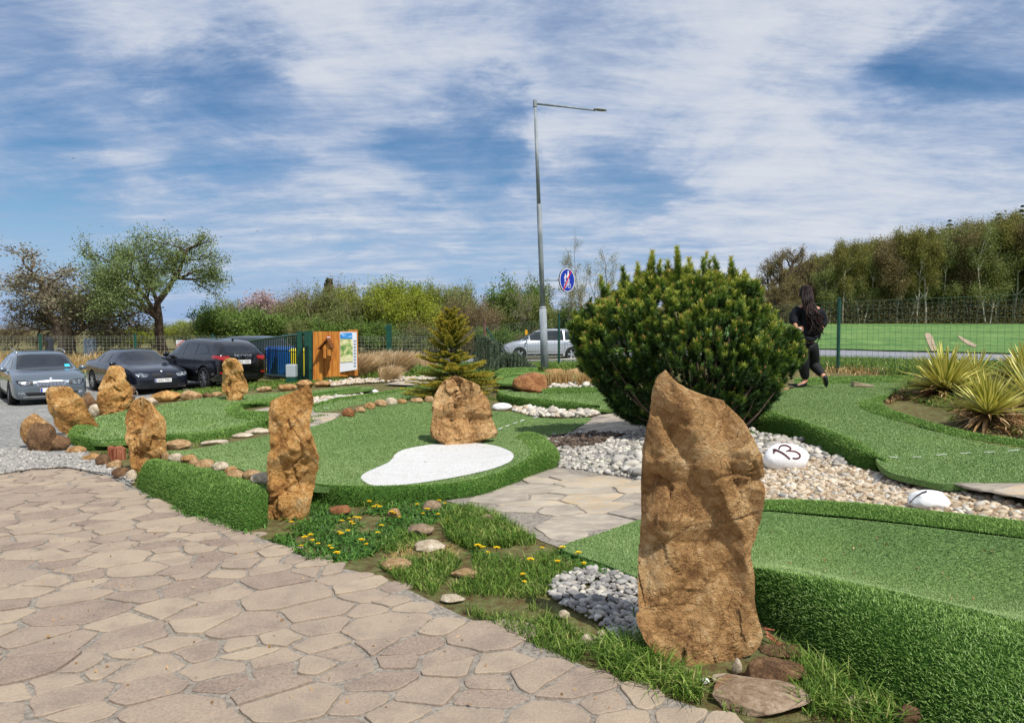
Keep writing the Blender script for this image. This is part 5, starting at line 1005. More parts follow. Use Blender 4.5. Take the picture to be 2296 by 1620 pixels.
yucca('yellow striped yucca in front, with tall central leaves', (2214, 944), 108, 2, 170, 110)
yucca('yucca at the right edge in the back row', (2302, 872), 100, 3, 150, 110)
yucca('straw coloured yucca at the right edge in front', (2318, 925), 125, 4, 60, 150)
yucca('half dry yucca behind the left one', (2185, 862), 78, 5, 60, 80)

# ---------------------------------------------------------------- grasses
def tuft(name, label, cat, m, P2, rng, L, w, ldir=(0, 0, 0), lean=.5, surf=None, bend=.35, kind=None, dz=0., group=None, nlev=1, fan=.35):
    z = (surf or ground)(P2); P = np.c_[P2, z+dz]; n = len(P); N = np.c_[rng.normal(0, fan, (n, 2)), np.ones(n)]; N /= np.linalg.norm(N, axis=1)[:, None]
    mb = MB(); loc = P.mean(0); blades(mb, P, N, L*rng.uniform(.6, 1.2, n), w*rng.uniform(.7, 1.3, n), lean*rng.uniform(.4, 1.4, n), rng, 0, None, ldir if any(ldir) else None, bend)
    return tag(mb.build(name, m, loc=loc), label, cat, group, kind)
rng = np.random.default_rng(6)
def disc(c, r, n, rng): a = rng.uniform(0, 6.28, n); q = np.sqrt(rng.random(n))*r; return np.c_[c[0]+np.cos(a)*q, c[1]+np.sin(a)*q]
def arcgrass(label, base, r, n, L, seed, wind=(.26, .03)):
    rng = np.random.default_rng(seed); b = G(*base); t = disc(b, r, n, rng)-b[:2]; mb = MB(); K = 7; tt = np.linspace(0, 1, K)[None, :, None]
    d0 = np.c_[t/r*.42+rng.normal(0, .12, (n, 2))+[.12, 0], np.ones(n)]; d0 /= np.linalg.norm(d0, axis=1)[:, None]; LL = (L*rng.uniform(.55, 1.1, n))[:, None, None]; wv = np.r_[wind, -.22]
    c = np.c_[t, np.zeros(n)][:, None]+d0[:, None]*LL*tt+wv*LL*tt**2.2*rng.uniform(.5, 1.25, (n, 1, 1)); s = rng.normal(size=(n, 1, 3)); s[..., 2] *= .3; s /= np.linalg.norm(s, axis=2, keepdims=True); w = .006*np.array([1, 1, .9, .9, 1.2, 1.1, .1])[None, :, None]
    V = np.concatenate([c-s*w, c+s*w], 1).reshape(-1, 3); j = np.arange(K-1); F = (np.c_[j, j+1, K+j+1, K+j][None]+(np.arange(n)*2*K)[:, None, None]).reshape(-1, 4)
    o = mb.add(V, F, 0, np.repeat(rng.random(n), 2*K)).build('ornamental_grass', M['blond']); o.location = tuple(b); return tag(o, label, 'ornamental grass', 'clumps of windswept straw coloured grass')
arcgrass('windswept straw coloured grass clump nearest the leaning dark rock', (808, 846), .22, 1500, .95, 1); arcgrass('middle straw coloured grass clump behind the golf clubs', (850, 840), .25, 1700, 1.0, 2)
arcgrass('straw coloured grass clump at the right, next to the spruce', (892, 842), .25, 1700, 1.0, 3); arcgrass('shorter straw coloured grass clump in front of the others', (868, 856), .18, 900, .6, 4)
b = G(1254, 871, .0); tuft('dry_reeds', 'short clump of dry upright reeds right of the red brown boulder', 'reeds', M['straw'], np.c_[rng.uniform(b[0]-.32, b[0]+.32, 900), rng.uniform(b[1], b[1]+.35, 900)], rng, .42, .012, lean=.12, fan=.1, group='dry reeds before the back lane')
b = G(1335, 871, .0); tuft('dry_reeds', 'wider clump of dry upright reeds left of the big pine', 'reeds', M['straw'], np.c_[rng.uniform(b[0]-.42, b[0]+.5, 1200), rng.uniform(b[1], b[1]+.35, 1200)], rng, .42, .012, lean=.14, fan=.14, group='dry reeds before the back lane')
b = G(1160, 870, .0); tuft('dry_reeds', 'few dry reeds left of the red brown boulder', 'reeds', M['straw'], disc(b+[0, .3, 0], .12, 120, rng), rng, .4, .012, lean=.12, fan=.12, group='dry reeds before the back lane')
dry = scatter([(-26, 25), (-19, 30.5), (-10, 29.5), (-6, 31), (-4, 37), (-30, 37.5)], 50, rng); tuft('tall_dry_grass', 'tall straw coloured grass along the fence behind the parked cars', 'dry grass', M['straw'], dry, rng, .75, .024, (.3, 0, 0), .5, kind='stuff')
dg = scatter([(-26, 26), (-10, 29.5), (-3, 31), (4.5, 29), (3, 36.5), (-30, 37.5)], 60, rng); tuft('verge_grass', 'green grass between the fence and the road', 'grass', M['grass'], dg, rng, .18, .03, kind='stuff', lean=.6)
vg = scatter([(3.4, 21.5), (6.2, 17.5), (9.5, 13.6), (14, 9.5), (17, 13), (11, 20.5), (7, 27), (3, 29)], 620, rng); tuft('verge_grass', 'green and dry grass along the right fence beside the road', 'grass', M['grass'], vg, rng, .26, .014, (.1, 0, 0), .7, kind='stuff')
vg = scatter([(-.5, 19.6), (4.2, 19.4), (3.4, 23), (1.2, 28), (-4.5, 30), (-6.2, 24)], 330, rng); tuft('verge_grass', 'green grass at the foot of the lamp post', 'grass', M['grass'], vg, rng, .22, .014, lean=.6, kind='stuff')
vg = scatter([(-8.9, 20.2), (-6.3, 20.4), (-4.9, 21.8), (-6.5, 24), (-9.5, 24.5), (-11, 22)], 420, rng); tuft('verge_grass', 'short green grass before the green gate', 'grass', M['grass'], vg, rng, .13, .014, lean=.7, kind='stuff')
def pg(poly, dens, L, w, label, seed, m='grass', lean=.7, ldir=(0, 0, 0), thresh=-.1, surf=None, fan=.35, freq=3.2, name='grass', bend=.35):
    rng = np.random.default_rng(seed); P2 = scatter(px_poly(poly, surf), dens, rng); nz = fbm(np.c_[P2*freq, np.zeros(len(P2))], seed, 3); P2 = P2[nz > thresh]
    if len(P2): return tuft(name, label, 'grass' if m == 'grass' else 'weeds', M[m], P2, rng, L, w, ldir, lean, surf, kind='stuff', fan=fan, bend=bend)
pg([(990, 1160), (1045, 1140), (1110, 1158), (1165, 1190), (1150, 1235), (1060, 1240), (1000, 1210)], 9000, .10, .006, 'thick dark green grass left of the stone path', 1, thresh=-.25)
pg([(1060, 1215), (1165, 1190), (1255, 1232), (1350, 1268), (1300, 1285), (1235, 1310), (1225, 1360), (1260, 1400), (1330, 1440), (1290, 1500), (1180, 1440), (1040, 1375), (1010, 1320), (1060, 1290)], 7000, .075, .005, 'lush green grass between patio and pebbles', 2, thresh=-.08)
pg([(846, 1268), (930, 1255), (1000, 1240), (1040, 1262), (1010, 1290), (975, 1338), (900, 1312)], 8000, .075, .005, 'low green grass tongue at the patio edge', 3, thresh=-.2)
pg([(830, 1230), (900, 1190), (960, 1180), (950, 1225), (880, 1245)], 6000, .06, .006, 'grass among the bare rocks', 4, thresh=-.2)
pg([(600, 1165), (690, 1130), (780, 1160), (900, 1130), (1040, 1135), (1010, 1175), (930, 1190), (850, 1240), (780, 1262), (700, 1258), (640, 1222), (590, 1195)], 3200, .055, .012, 'leafy weeds with dandelions below the central lane', 5, 'weed', lean=1.1, thresh=0.)
pg([(320, 1100), (430, 1148), (570, 1190), (640, 1185), (700, 1262), (600, 1212), (430, 1166), (310, 1108)], 3600, .05, .010, 'narrow strip of weeds along the foot of the turf bank', 6, 'weed', lean=1.1, thresh=-.1)
pg([(690, 1110), (841, 1126), (1000, 1122), (1000, 1132), (850, 1140), (700, 1130)], 4000, .08, .006, 'grass fringe along the border of the central lane', 7, thresh=-.1)
pg([(1255, 1238), (1350, 1265), (1445, 1302), (1445, 1318), (1380, 1310), (1290, 1275)], 5000, .05, .009, 'weeds along the edge of the nearest lane', 8, 'weed', lean=1., thresh=-.4)
pg([(1320, 1470), (1420, 1440), (1450, 1450), (1500, 1510), (1580, 1535), (1570, 1580), (1480, 1560), (1380, 1525)], 6500, .12, .0055, 'long bent grass at the foot of the tallest stone', 9, lean=1., thresh=-.45)
pg([(1330, 1455), (1400, 1400), (1440, 1380), (1450, 1460), (1380, 1500)], 5500, .10, .0055, 'grass between the pebbles and the tallest stone', 10, thresh=-.2)
pg([(1225, 1280), (1300, 1262), (1420, 1310), (1400, 1330), (1300, 1290), (1240, 1340), (1200, 1330)], 3500, .06, .007, 'weeds around the upper side of the pebbles', 11, 'weed', thresh=0)
pg([(1810, 1460), (1870, 1470), (1960, 1560), (2060, 1640), (1900, 1640), (1800, 1600), (1790, 1520)], 5200, .13, .0055, 'long light green grass at the lower right', 12, lean=.8, thresh=-.15)
pg([(1900, 1500), (1960, 1540), (2090, 1640), (1980, 1640), (1880, 1570)], 2600, .07, .014, 'leafy weeds at the lower right', 13, 'weed', lean=1., thresh=-.2)
pg([(1700, 1440), (1830, 1450), (1900, 1500), (1850, 1540), (1760, 1500)], 1500, .10, .005, 'loose grass behind the long angular block', 14, thresh=-.1)
pg([(1600, 1560), (1680, 1580), (1700, 1600), (1640, 1620)], 6000, .05, .005, 'small grass tuft on the flat brown slab', 15, thresh=-.1)
pg([(1965, 905), (2010, 890), (2060, 905), (2150, 945), (2295, 985), (2400, 1000), (2400, 900), (2295, 860), (2100, 850), (2000, 870)], 1500, .14, .008, 'dry and green grass under the yuccas', 16, thresh=.05)
pg([(1210, 985), (1300, 980), (1450, 975), (1640, 960), (1660, 1050), (1450, 1070), (1300, 1045)], 900, .06, .010, 'few weeds among the shaded pebbles', 17, 'weed', thresh=.32, freq=2.)
pg([(420, 1000), (480, 985), (560, 975), (612, 955), (606, 962), (520, 985), (430, 1006)], 2600, .06, .010, 'weeds in the gap between the left lanes', 18, thresh=-.1)
pg([(640, 955), (700, 950), (760, 932), (765, 922), (700, 935), (640, 945)], 1800, .06, .010, 'weeds beside the small stone path on the left', 19, thresh=-.05)
pg([(1025, 892), (1100, 896), (1180, 913), (1330, 930), (1345, 926), (1250, 920), (1130, 903), (1060, 885)], 1600, .07, .010, 'grass fringe below the back lane', 20, thresh=-.2)
pg([(200, 1015), (370, 1000), (370, 1020), (290, 1030), (250, 1022)], 2400, .06, .010, 'weeds along the rubble stones', 21, thresh=0)
pg([(300, 1085), (345, 1095), (345, 1075), (310, 1060)], 3000, .07, .008, 'weeds at the foot of the bulky standing stone', 22, thresh=-.3)
pg([(1640, 960), (1700, 975), (1780, 985), (1775, 1000), (1700, 1000), (1650, 990)], 2500, .07, .012, 'blue green ground plant behind the number stone', 23, 'weed', thresh=-.3, lean=.9)
pg([(640, 1100), (700, 1098), (760, 1118), (720, 1150), (660, 1170)], 6000, .05, .006, 'dark low shrubby growth beside the jagged standing stone', 24, 'weed', thresh=-.5)
pg([(930, 1215), (1010, 1225), (1030, 1245), (1000, 1275), (930, 1250), (880, 1262), (860, 1250)], 2600, .05, .004, 'dry straw lying between the bare rocks', 25, 'straw', lean=1.5, thresh=-.3)
pg([(1990, 905), (2040, 895), (2140, 915), (2200, 955), (2295, 985), (2295, 940), (2100, 880), (2010, 880)], 1400, .10, .02, 'brown dead leaves lying under the yuccas', 30, 'deadleaf', lean=1.6, thresh=-.25)
pg([(1795, 850), (1900, 842), (2040, 838), (2040, 826), (1900, 830), (1800, 836)], 260, .22, .014, 'dry brown grass at the foot of the right fence', 31, 'straw', lean=1., thresh=.05, freq=.9)
# litter
rng = np.random.default_rng(44); mb = MB()
for pl_, n_, sf_, dz_ in (([(100, 1150), (500, 1200), (900, 1320), (1300, 1500), (1500, 1600), (200, 1600), (20, 1300)], 130, ground, .022), ([(1500, 1200), (1800, 1180), (2280, 1240), (2280, 1360), (1750, 1260)], 30, s8, .012), ([(720, 1050), (900, 960), (1150, 950), (1180, 990), (800, 1080)], 30, s1, .012), ([(1720, 905), (1900, 880), (1960, 980), (2250, 1040), (2000, 1040)], 30, s7, .012)):
    W3_ = px_poly(pl_, sf_); P2 = scatter(W3_, 40, rng); P2 = P2[:n_] if len(P2) > n_ else P2; rng.shuffle(P2)
    Pz = np.c_[P2, sf_(P2)+dz_]; leaves(mb, rng, [(q_, 0, 0) for q_ in Pz], 1, .0, .022)
mb.V = [np.c_[v[:, :2], v[:, 2]] for v in mb.V]; tag(mb.build('leaf_litter', M['deadleaf']), 'tiny dry leaves and crumbs lying on paving and turf', 'litter', kind='stuff')
# dandelions
M['dandy'] = leafm('dandelion_yellow', [(0, '#f0c000'), (.5, '#fbdc18'), (1, '#fff04c')], .15)
def dandelion():
    rng = np.random.default_rng(3); t = thing('dandelion', (0, 0, 0), 'yellow dandelion bloom in the weeds', 'dandelion', 'dandelions in the weeds beside the patio')
    MB().tube([(0, 0, 0), (.004, .002, .035), (0, 0, .065)], [.0025, .002, .002], 4).build('stem', M['weed'], t); mb = MB(); n = 90; a = rng.uniform(0, 6.28, n); e = rng.uniform(.05, 1.4, n); L = .026*(1-.25*e)
    d = np.c_[np.cos(a)*np.cos(e), np.sin(a)*np.cos(e), np.sin(e)*.45]; s = np.c_[-np.sin(a), np.cos(a), 0*a]*.0035; c = np.array([0, 0, .064]); tip = c+d*L[:, None]
    mb.add(np.stack([c-s*.5+0*tip, c+s*.5+0*tip, tip+s, tip-s], 1).reshape(-1, 3), np.arange(n*4).reshape(-1, 4), 0, np.repeat(rng.random(n), 4)); mb.build('flower', M['dandy'], t)
    mb = MB(); a = np.linspace(0, 6.28, 8)[:-1]+.3
    for q in a:
        dd = np.array([math.cos(q), math.sin(q), 0]); s = np.array([-dd[1], dd[0], 0]); K = 7; tt = np.linspace(0, 1, K)[:, None]; cc = dd*.09*tt+UP*(.02*np.sin(tt*2.6)); ww = (np.array([.2, .5, .35, .8, .5, 1, .05])*.010)[:, None]; V = np.r_[cc-s*ww, cc+s*ww]; j = np.arange(K-1)
        mb.add(V, np.c_[j, j+1, K+j+1, K+j], 0, rng.random())
    mb.build('leaves', M['weed'], t); return t
d0 = dandelion(); fl = [(408, 1083), (422, 1145), (490, 1305), (555, 1250), (567, 1275), (605, 1290), (515, 1265), (770, 1137), (750, 1207), (767, 1240), (812, 1207), (850, 1150), (890, 1128), (860, 1113), (820, 1113), (1030, 1048), (990, 1037), (1012, 1018), (958, 1010), (1140, 1085), (1168, 1103), (1115, 1085),
     (1043, 1170), (940, 1293), (905, 1285), (1018, 1222), (685, 1305), (737, 1377), (1440, 993), (1480, 1005), (1358, 1065), (1433, 1090), (1502, 1123), (1708, 1325), (1742, 1325), (1778, 1352), (1838, 1343), (2018, 1518), (2030, 1560), (2070, 1425), (2258, 1425), (2150, 1320), (2290, 1340), (1288, 1020), (1330, 1077), (123, 1130), (835, 1145), (700, 1322), (2400, 1378), (2440, 1440)]
P0 = [(516+x/3.077, 803+y/3.077) for x, y in fl]+[(1985, 1502)]
for k, (x, y) in enumerate(P0):
    b = G(x, y+9, .0); sc = (1.05, .85, .7)[k % 3] if k < len(fl) else 1.25
    if k == 0: d0.location = tuple(b); d0.scale = (sc,)*3
    else: q = dup(d0, b, k*1.1, sc)
q.scale = (1.3, 1.3, 2.2); q.rotation_euler = (.5, 0, .3); q['label'] = 'single large dandelion bloom on a tall stem at the lower right'; del q['group']
for k, (x, y) in enumerate([(900+850/2.295*0+ (516-516), 0)][:0]): pass
far = [(963, 801), (988, 802), (965, 866), (785, 860)]
# ================================================================ cars
def paint(name, h, metal=.5, rough=.3): return mat(name, [(0, h), (1, h)], 3, 2, rough, metal=metal, spec=.5, coat=1., croughness=.04)
M['glass'] = mat('tinted_glass', [(0, '#15191d'), (1, '#1b2025')], 3, 2, .06, spec=.8, coat=.6); M['black'] = flat('black_plastic', '#16171a', .5); M['tyre'] = flat('tyre_rubber', '#1c1c1d', .85)
M['chrome'] = flat('chrome', '#d8dadc', .15, .95); M['alloy'] = flat('alloy', '#b8bbbf', .3, .8); M['lens'] = mat('headlight_glass', [(0, '#22282e'), (.5, '#5c646c'), (1, '#aab2ba')], 14, 3, .1, spec=.7, coat=.8)
M['redlens'] = flat('tail_light_red', '#a01018', .15, coat=1.); M['plate'] = flat('plate_white', '#e8e8e4', .5); M['euroblue'] = flat('plate_blue', '#1c3c9c', .5); M['ink'] = flat('plate_ink', '#101012', .6)
def patch2(outline, sp=.05):
    o = np.asarray(outline, float); pts = []
    for a, b in zip(o, np.roll(o, -1, 0)):
        k = max(1, int(np.linalg.norm(b-a)/sp)); pts += [a+(b-a)*t/k for t in range(k)]
    pts = np.array(pts); nb = len(pts); lo, hi = pts.min(0), pts.max(0); gx, gy = np.meshgrid(np.arange(lo[0]+sp/2, hi[0], sp), np.arange(lo[1]+sp/2, hi[1], sp)); g = np.c_[gx.ravel(), gy.ravel()]; g = g[inside(g, pts)]
    v, e, f, *_ = delaunay_2d_cdt([Vector(q) for q in np.r_[pts, g]], [(i, (i+1) % nb) for i in range(nb)], [list(range(nb))], 1, 1e-6)
    return np.array([tuple(q) for q in v]), [tuple(q) for q in f]
class Car:
    def __init__(s, label, stations, L, pm, wheels, wr=.33, name='parked_car', group=None):
        s.t = thing(name, (0, 0, 0), label, 'car', group); s.pm = pm
        st = np.array(stations, float); D = crom(st, 64); n = len(D); rings = []
        for x, w, zb, zl, zt, wt in D:
            hf = np.array([(0, zb), (.8*w, zb), (.965*w, zb+.07), (1.0*w, zb+.42*(zl-zb)), (.99*w, zl-.10), (.955*w, zl), (wt+(.955*w-wt)*.12, zl+(zt-zl)*.80), (wt*.9, zt-.02*(zt > zl+.1)), (wt*.45, zt+.01), (0, zt+.018)])
            c = crom(hf, 30); c[0, 0] = c[-1, 0] = 0; full = np.r_[c, (c*[-1, 1])[-2:0:-1]]; rings.append(np.c_[np.full(len(full), x), full])
        k = len(rings[0]); V = np.concatenate(rings); i = np.arange(n-1)[:, None]*k; j = np.arange(k)[None]; j2 = (j+1) % k
        mb = MB(); mb.add(V, np.stack([i+j, i+j2, i+k+j2, i+k+j], -1).reshape(-1, 4)); mb.F += [np.array([list(range(k))[::-1]]), np.array([list(range((n-1)*k, n*k))])]; mb.M += [np.array([0]), np.array([0])]
        b = mb.build('body', pm, None, smooth=True); bm = bmesh.new(); bm.from_mesh(b.data); bmesh.ops.recalc_face_normals(bm, faces=bm.faces); bm.to_mesh(b.data); bm.free()
        cut = MB(); wy = st[:, 1].max()
        for x in wheels:
            for sgn in (1, -1): cut.lathe([(wr*1.14, -.25), (wr*1.14, .25)], 28, (x, sgn*wy, wr*1.02), M=Matrix.Rotation(math.pi/2, 3, 'X'))
        c = cut.build('cut', pm); bm = bmesh.new(); bm.from_mesh(c.data); bmesh.ops.recalc_face_normals(bm, faces=bm.faces); bm.to_mesh(c.data); bm.free()
        md = b.modifiers.new('m', 'BOOLEAN'); md.object = c; md.operation = 'DIFFERENCE'; md.solver = 'EXACT'; C.view_layer.update()
        dg = C.evaluated_depsgraph_get(); me = bpy.data.meshes.new_from_object(b.evaluated_get(dg)); b.modifiers.clear(); b.data = me; bpy.data.objects.remove(c)
        me.materials.clear(); me.materials.append(pm)
        for p in me.polygons: p.use_smooth = True; p.material_index = 0
        try: me.set_sharp_from_angle(angle=R(38))
        except Exception: pass
        b.parent = s.t; s.b = b; s.bvh = BVHTree.FromPolygons([tuple(v.co) for v in me.vertices], [tuple(p.vertices) for p in me.polygons])
        for x in wheels:
            for sgn in (1, -1): inn = MB(); inn.lathe([(wr*1.13, -.01), (wr*1.13, .01)], 20, (x, sgn*(wy-.24), wr*1.02), M=Matrix.Rotation(math.pi/2, 3, 'X')); inn.build('wheel_arch_lining', M['black'], s.t)
        s.wheel = (wheels, wy, wr)
    def wheels(s, spokes=10, wide=.03, mat_=None):
        ws, wy, wr = s.wheel
        for x in ws:
            for sgn in (1, -1):
                A = Matrix.Rotation(-sgn*math.pi/2, 3, 'X'); c = (x, sgn*(wy-.105), wr)
                w = MB().lathe([(wr*.7, -.10), (wr*.93, -.10), (wr, -.07), (wr, .06), (wr*.94, .10), (wr*.72, .105), (wr*.7, .06)], 32, (0, 0, 0), M=A).build('wheel', M['tyre'], s.t, smooth=True); w.location = c
                r = MB().lathe([(wr*.71, .05), (wr*.73, .10), (wr*.67, .10), (wr*.64, .05), (.01, .045)], 32, (0, 0, 0), 1, M=A)
                for q in range(spokes):
                    a = q*2*math.pi/spokes+(.13 if q % 2 and spokes > 7 else 0); Rm = A@Matrix.Rotation(a, 3, 'Z'); v = Rm@Vector((wr*.36, 0, .082)); r.box(tuple(v), (wr*.66, wide, .022), M=Rm)
                r.lathe([(.001, .10), (.05, .10), (.055, .06)], 14, (0, 0, 0), 0, M=A); r.build('rim', [mat_ or M['alloy'], M['black']], w)
        return s
    def decal(s, name, outline, view, m, off=.006, sp=.05, mirror=False, parent=None, label=None):
        v, f = patch2(outline, sp); outs = []
        for sg in ((1, -1) if mirror else (1,)):
            if view == 'front': O = np.c_[np.full(len(v), 6.), v[:, 0]*sg, v[:, 1]]; d = Vector((-1, 0, 0))
            elif view == 'rear': O = np.c_[np.full(len(v), -6.), v[:, 0]*sg, v[:, 1]]; d = Vector((1, 0, 0))
            elif view == 'top': O = np.c_[v[:, 0], v[:, 1]*sg, np.full(len(v), 6.)]; d = Vector((0, 0, -1))
            else: O = np.c_[v[:, 0], np.full(len(v), 6.*sg), v[:, 1]]; d = Vector((0, -sg, 0))
            out = []; good = np.ones(len(v), bool)
            for i, o in enumerate(O):
                h = s.bvh.ray_cast(Vector(o), d)
                if h[0] is None: good[i] = False; out.append(tuple(o)); continue
                out.append(tuple(h[0]+h[1]*off*(1 if h[1].dot(d) < 0 else -1)))
            ff = [q for q in f if all(good[k] for k in q)]
            if ff: ob = MB().add(np.array(out), ff).build(name, m, parent or s.t, smooth=True); outs.append(ob)
            if label and outs: outs[-1]['label'] = label
        return outs
    def put(s, name, mb, m, parent=None, smooth=False, bevel=0): return mb.build(name, m, parent or s.t, smooth=smooth, bevel=bevel)
    def seams(s, xs, z0, z1, sill=(-.95, 1.05)):
        for x in xs: s.decal('door_seam', [(x-.006, z0), (x+.006, z0), (x+.006, z1), (x-.006, z1)], 'side', M['black'], .003, mirror=True)
        s.decal('sill_trim', [(sill[0], .26), (sill[1], .26), (sill[1], .36), (sill[0], .36)], 'side', M['black'], .004, mirror=True); return s
    def plate(s, text, x, z, front=True, y=0., tilt=0., w=.52):
        sg = 1 if front else -1
        p = MB().box((0, 0, 0), (.015, w, .115)).build('licence_plate', M['plate'], s.t, bevel=.004); p.location = (x, y, z); p.rotation_euler = (0, tilt, 0)
        MB().box((sg*.009, -sg*(w/2-.025)*1, 0), (.003, .04, .105)).build('country_band', M['euroblue'], p)
        V, F = text_mesh(text, .105)
        if len(V): W3 = np.c_[np.full(len(V), sg*.010), sg*(V[:, 0])+(-sg*.0), V[:, 1]]; W3[:, 1] = sg*V[:, 0]+(0.02*sg); MB().add(W3, F).build('lettering', M['ink'], p)
    def mirrors(s, x, y, z, m=None):
        for sg in (1, -1):
            V, F = ico(3); V = V.copy()*[.07, .11, .075]; V[:, 0] = np.where(V[:, 0] < 0, V[:, 0]*.5, V[:, 0])
            o = MB().add(V+[x, sg*y, z], F).tube([(x, sg*(y-.20), z-.05), (x, sg*(y-.05), z-.04)], .025, 6).build('mirror', m or s.pm, s.t, smooth=True)
    def at(s, px, Y, heading, py=None, dz=0.):
        p = W(px, HOR, Y); s.t.location = (p[0], p[1], float(ground([[p[0], p[1]]])[0])+.03+dz); s.t.rotation_euler = (0, 0, math.atan2(heading[1], heading[0])); return s

def estate(zr=1.47): return [(-2.40, .70, .42, .90, .94, .50), (-2.36, .84, .30, .98, 1.06, .56), (-2.2, .90, .24, .98, 1.34, .58), (-1.9, .92, .21, .97, 1.43, .60), (-1.0, .93, .2, .95, zr, .62), (0, .93, .2, .93, zr, .62), (.45, .93, .2, .92, zr-.04, .62), (.7, .93, .2, .92, 1.32, .63),
                        (1.18, .92, .2, .93, 1.0, .72), (1.6, .91, .2, .90, .95, .70), (2.05, .89, .2, .83, .88, .66), (2.28, .85, .2, .74, .78, .62), (2.38, .80, .22, .66, .70, .58), (2.42, .72, .27, .58, .60, .5)]
silver_grey = paint('grey_blue_paint', '#6d7880', .6, .28)
c = Car('grey blue estate car with vertical slat grille at the far left', estate(), 4.86, silver_grey, (1.5, -1.34), .335).wheels(10)
c.decal('windshield', [(-.70, 1.0), (-.60, 1.37), (-.35, 1.40), (.35, 1.40), (.60, 1.37), (.70, 1.0), (.4, .975), (-.4, .975)], 'front', M['glass'])
for q in ([(.95, 1.0), (.35, 1.30), (-.02, 1.33), (-.02, .99)], [(-.10, .99), (-.10, 1.33), (-.95, 1.32), (-.95, 1.0)], [(-1.03, 1.0), (-1.03, 1.31), (-1.6, 1.27), (-1.95, 1.06)]): c.decal('side_window', q, 'side', M['glass'], mirror=True)
c.decal('grille', [(-.36, .70), (-.30, .52), (.30, .52), (.36, .70), (.12, .725), (-.12, .725)], 'front', M['chrome'], .006); c.decal('grille_opening', [(-.33, .685), (-.28, .535), (.28, .535), (.33, .685)], 'front', M['black'], .012)
for k in range(-9, 10): c.decal('grille_slat', [(k*.031-.008, .535), (k*.031+.008, .535), (k*.034+.008, .685), (k*.034-.008, .685)], 'front', M['chrome'], .02, sp=.06)
c.decal('headlight', [(.42, .70), (.42, .60), (.70, .585), (.79, .66), (.80, .735), (.62, .735)], 'front', M['black'], .008, mirror=True); c.decal('lamp_lens', [(.50, .69), (.50, .61), (.68, .60), (.75, .67), (.74, .715)], 'front', M['lens'], .014, mirror=True, sp=.04)
c.decal('lower_intake', [(-.62, .40), (-.55, .31), (.55, .31), (.62, .40)], 'front', M['black'], .006); c.decal('fog_light', [(.62, .43), (.62, .34), (.76, .36), (.76, .43)], 'front', M['lens'], .008, mirror=True); c.decal('bumper_trim', [(-.66, .30), (.66, .30), (.66, .275), (-.66, .275)], 'front', M['chrome'], .012)
V_, F_ = ico(2); c.put('badge', MB().lathe([(.001, .008), (.045, .008), (.05, 0)], 18, (2.335, 0, .765), M=Matrix.Rotation(R(65), 3, 'Y')), M['chrome'], smooth=True)
c.decal('windscreen_sticker', [(.50, 1.03), (.50, 1.10), (.62, 1.10), (.65, 1.03)], 'front', flat('cyan_sticker', '#40c8e8', .5), .012, sp=.03)
c.plate('6J1 4472'[:3]+'     ', 2.425, .46); c.mirrors(.85, 1.0, .99)
for sg in (1, -1): c.put('roof_rail', MB().tube(crom([(.35, sg*.60, 1.44), (.2, sg*.61, 1.50), (-.9, sg*.61, 1.53), (-1.7, sg*.59, 1.46)], 14), .014, 6), M['chrome'], smooth=True)
c.seams((.98, -.06, -.98), .40, .95).at(87, 21.6, (.64, -.77))
saloon = [(-2.25, .66, .40, .86, .90, .55), (-2.20, .80, .28, .96, 1.02, .66), (-1.9, .87, .22, .97, 1.05, .68), (-1.5, .89, .2, .97, 1.08, .68), (-.95, .90, .2, .95, 1.36, .58), (-.5, .905, .2, .94, 1.41, .58), (.1, .905, .2, .92, 1.40, .58), (.42, .905, .2, .91, 1.36, .58), (.68, .90, .2, .91, 1.22, .6),
          (1.12, .90, .2, .91, .96, .70), (1.55, .89, .2, .86, .90, .68), (1.95, .87, .2, .77, .82, .64), (2.12, .84, .2, .70, .75, .60), (2.22, .78, .22, .62, .66, .55), (2.26, .70, .27, .52, .55, .48)]
c = Car('dark blue saloon car with twin oval grille between two standing stones', saloon, 4.5, paint('dark_blue_paint', '#1a1e2c', .4, .25), (1.42, -1.34), .33).wheels(10)
c.decal('windshield', [(-.68, .98), (-.56, 1.30), (-.3, 1.335), (.3, 1.335), (.56, 1.30), (.68, .98), (.4, .955), (-.4, .955)], 'front', M['glass'])
for q in ([(.88, .99), (.35, 1.24), (.02, 1.28), (.02, .99)], [(-.05, .99), (-.05, 1.28), (-.62, 1.28), (-.78, 1.0)], [(-.86, 1.0), (-.72, 1.26), (-.95, 1.22), (-1.2, 1.05)]): c.decal('side_window', q, 'side', M['glass'], mirror=True)
for sg in (1, -1):
    V2 = crom(np.array([(.05, .66), (.07, .56), (.28, .555), (.34, .61), (.30, .685), (.12, .70)]), 20, True)*[sg, 1]; c.decal('grille', V2, 'front', M['black'], .010, sp=.04)
c.decal('headlight', [(.42, .665), (.44, .59), (.62, .57), (.78, .62), (.80, .70), (.60, .70)], 'front', M['lens'], .008, mirror=True, sp=.04); c.decal('lower_intake', [(-.5, .37), (-.44, .24), (.44, .24), (.5, .37)], 'front', M['black'], .006); c.decal('fog_light', [(.55, .37), (.55, .29), (.70, .31), (.70, .37)], 'front', M['black'], .008, mirror=True)
c.put('badge', MB().lathe([(.001, .008), (.035, .008), (.04, 0)], 16, (2.16, 0, .745), M=Matrix.Rotation(R(60), 3, 'Y')), M['chrome'], smooth=True)
c.plate('2AN 7961', 2.27, .46); c.mirrors(.80, .98, .97); c.seams((.95, -.02, -.80), .40, .93); c.at(300, 24.2, (.75, -.66))
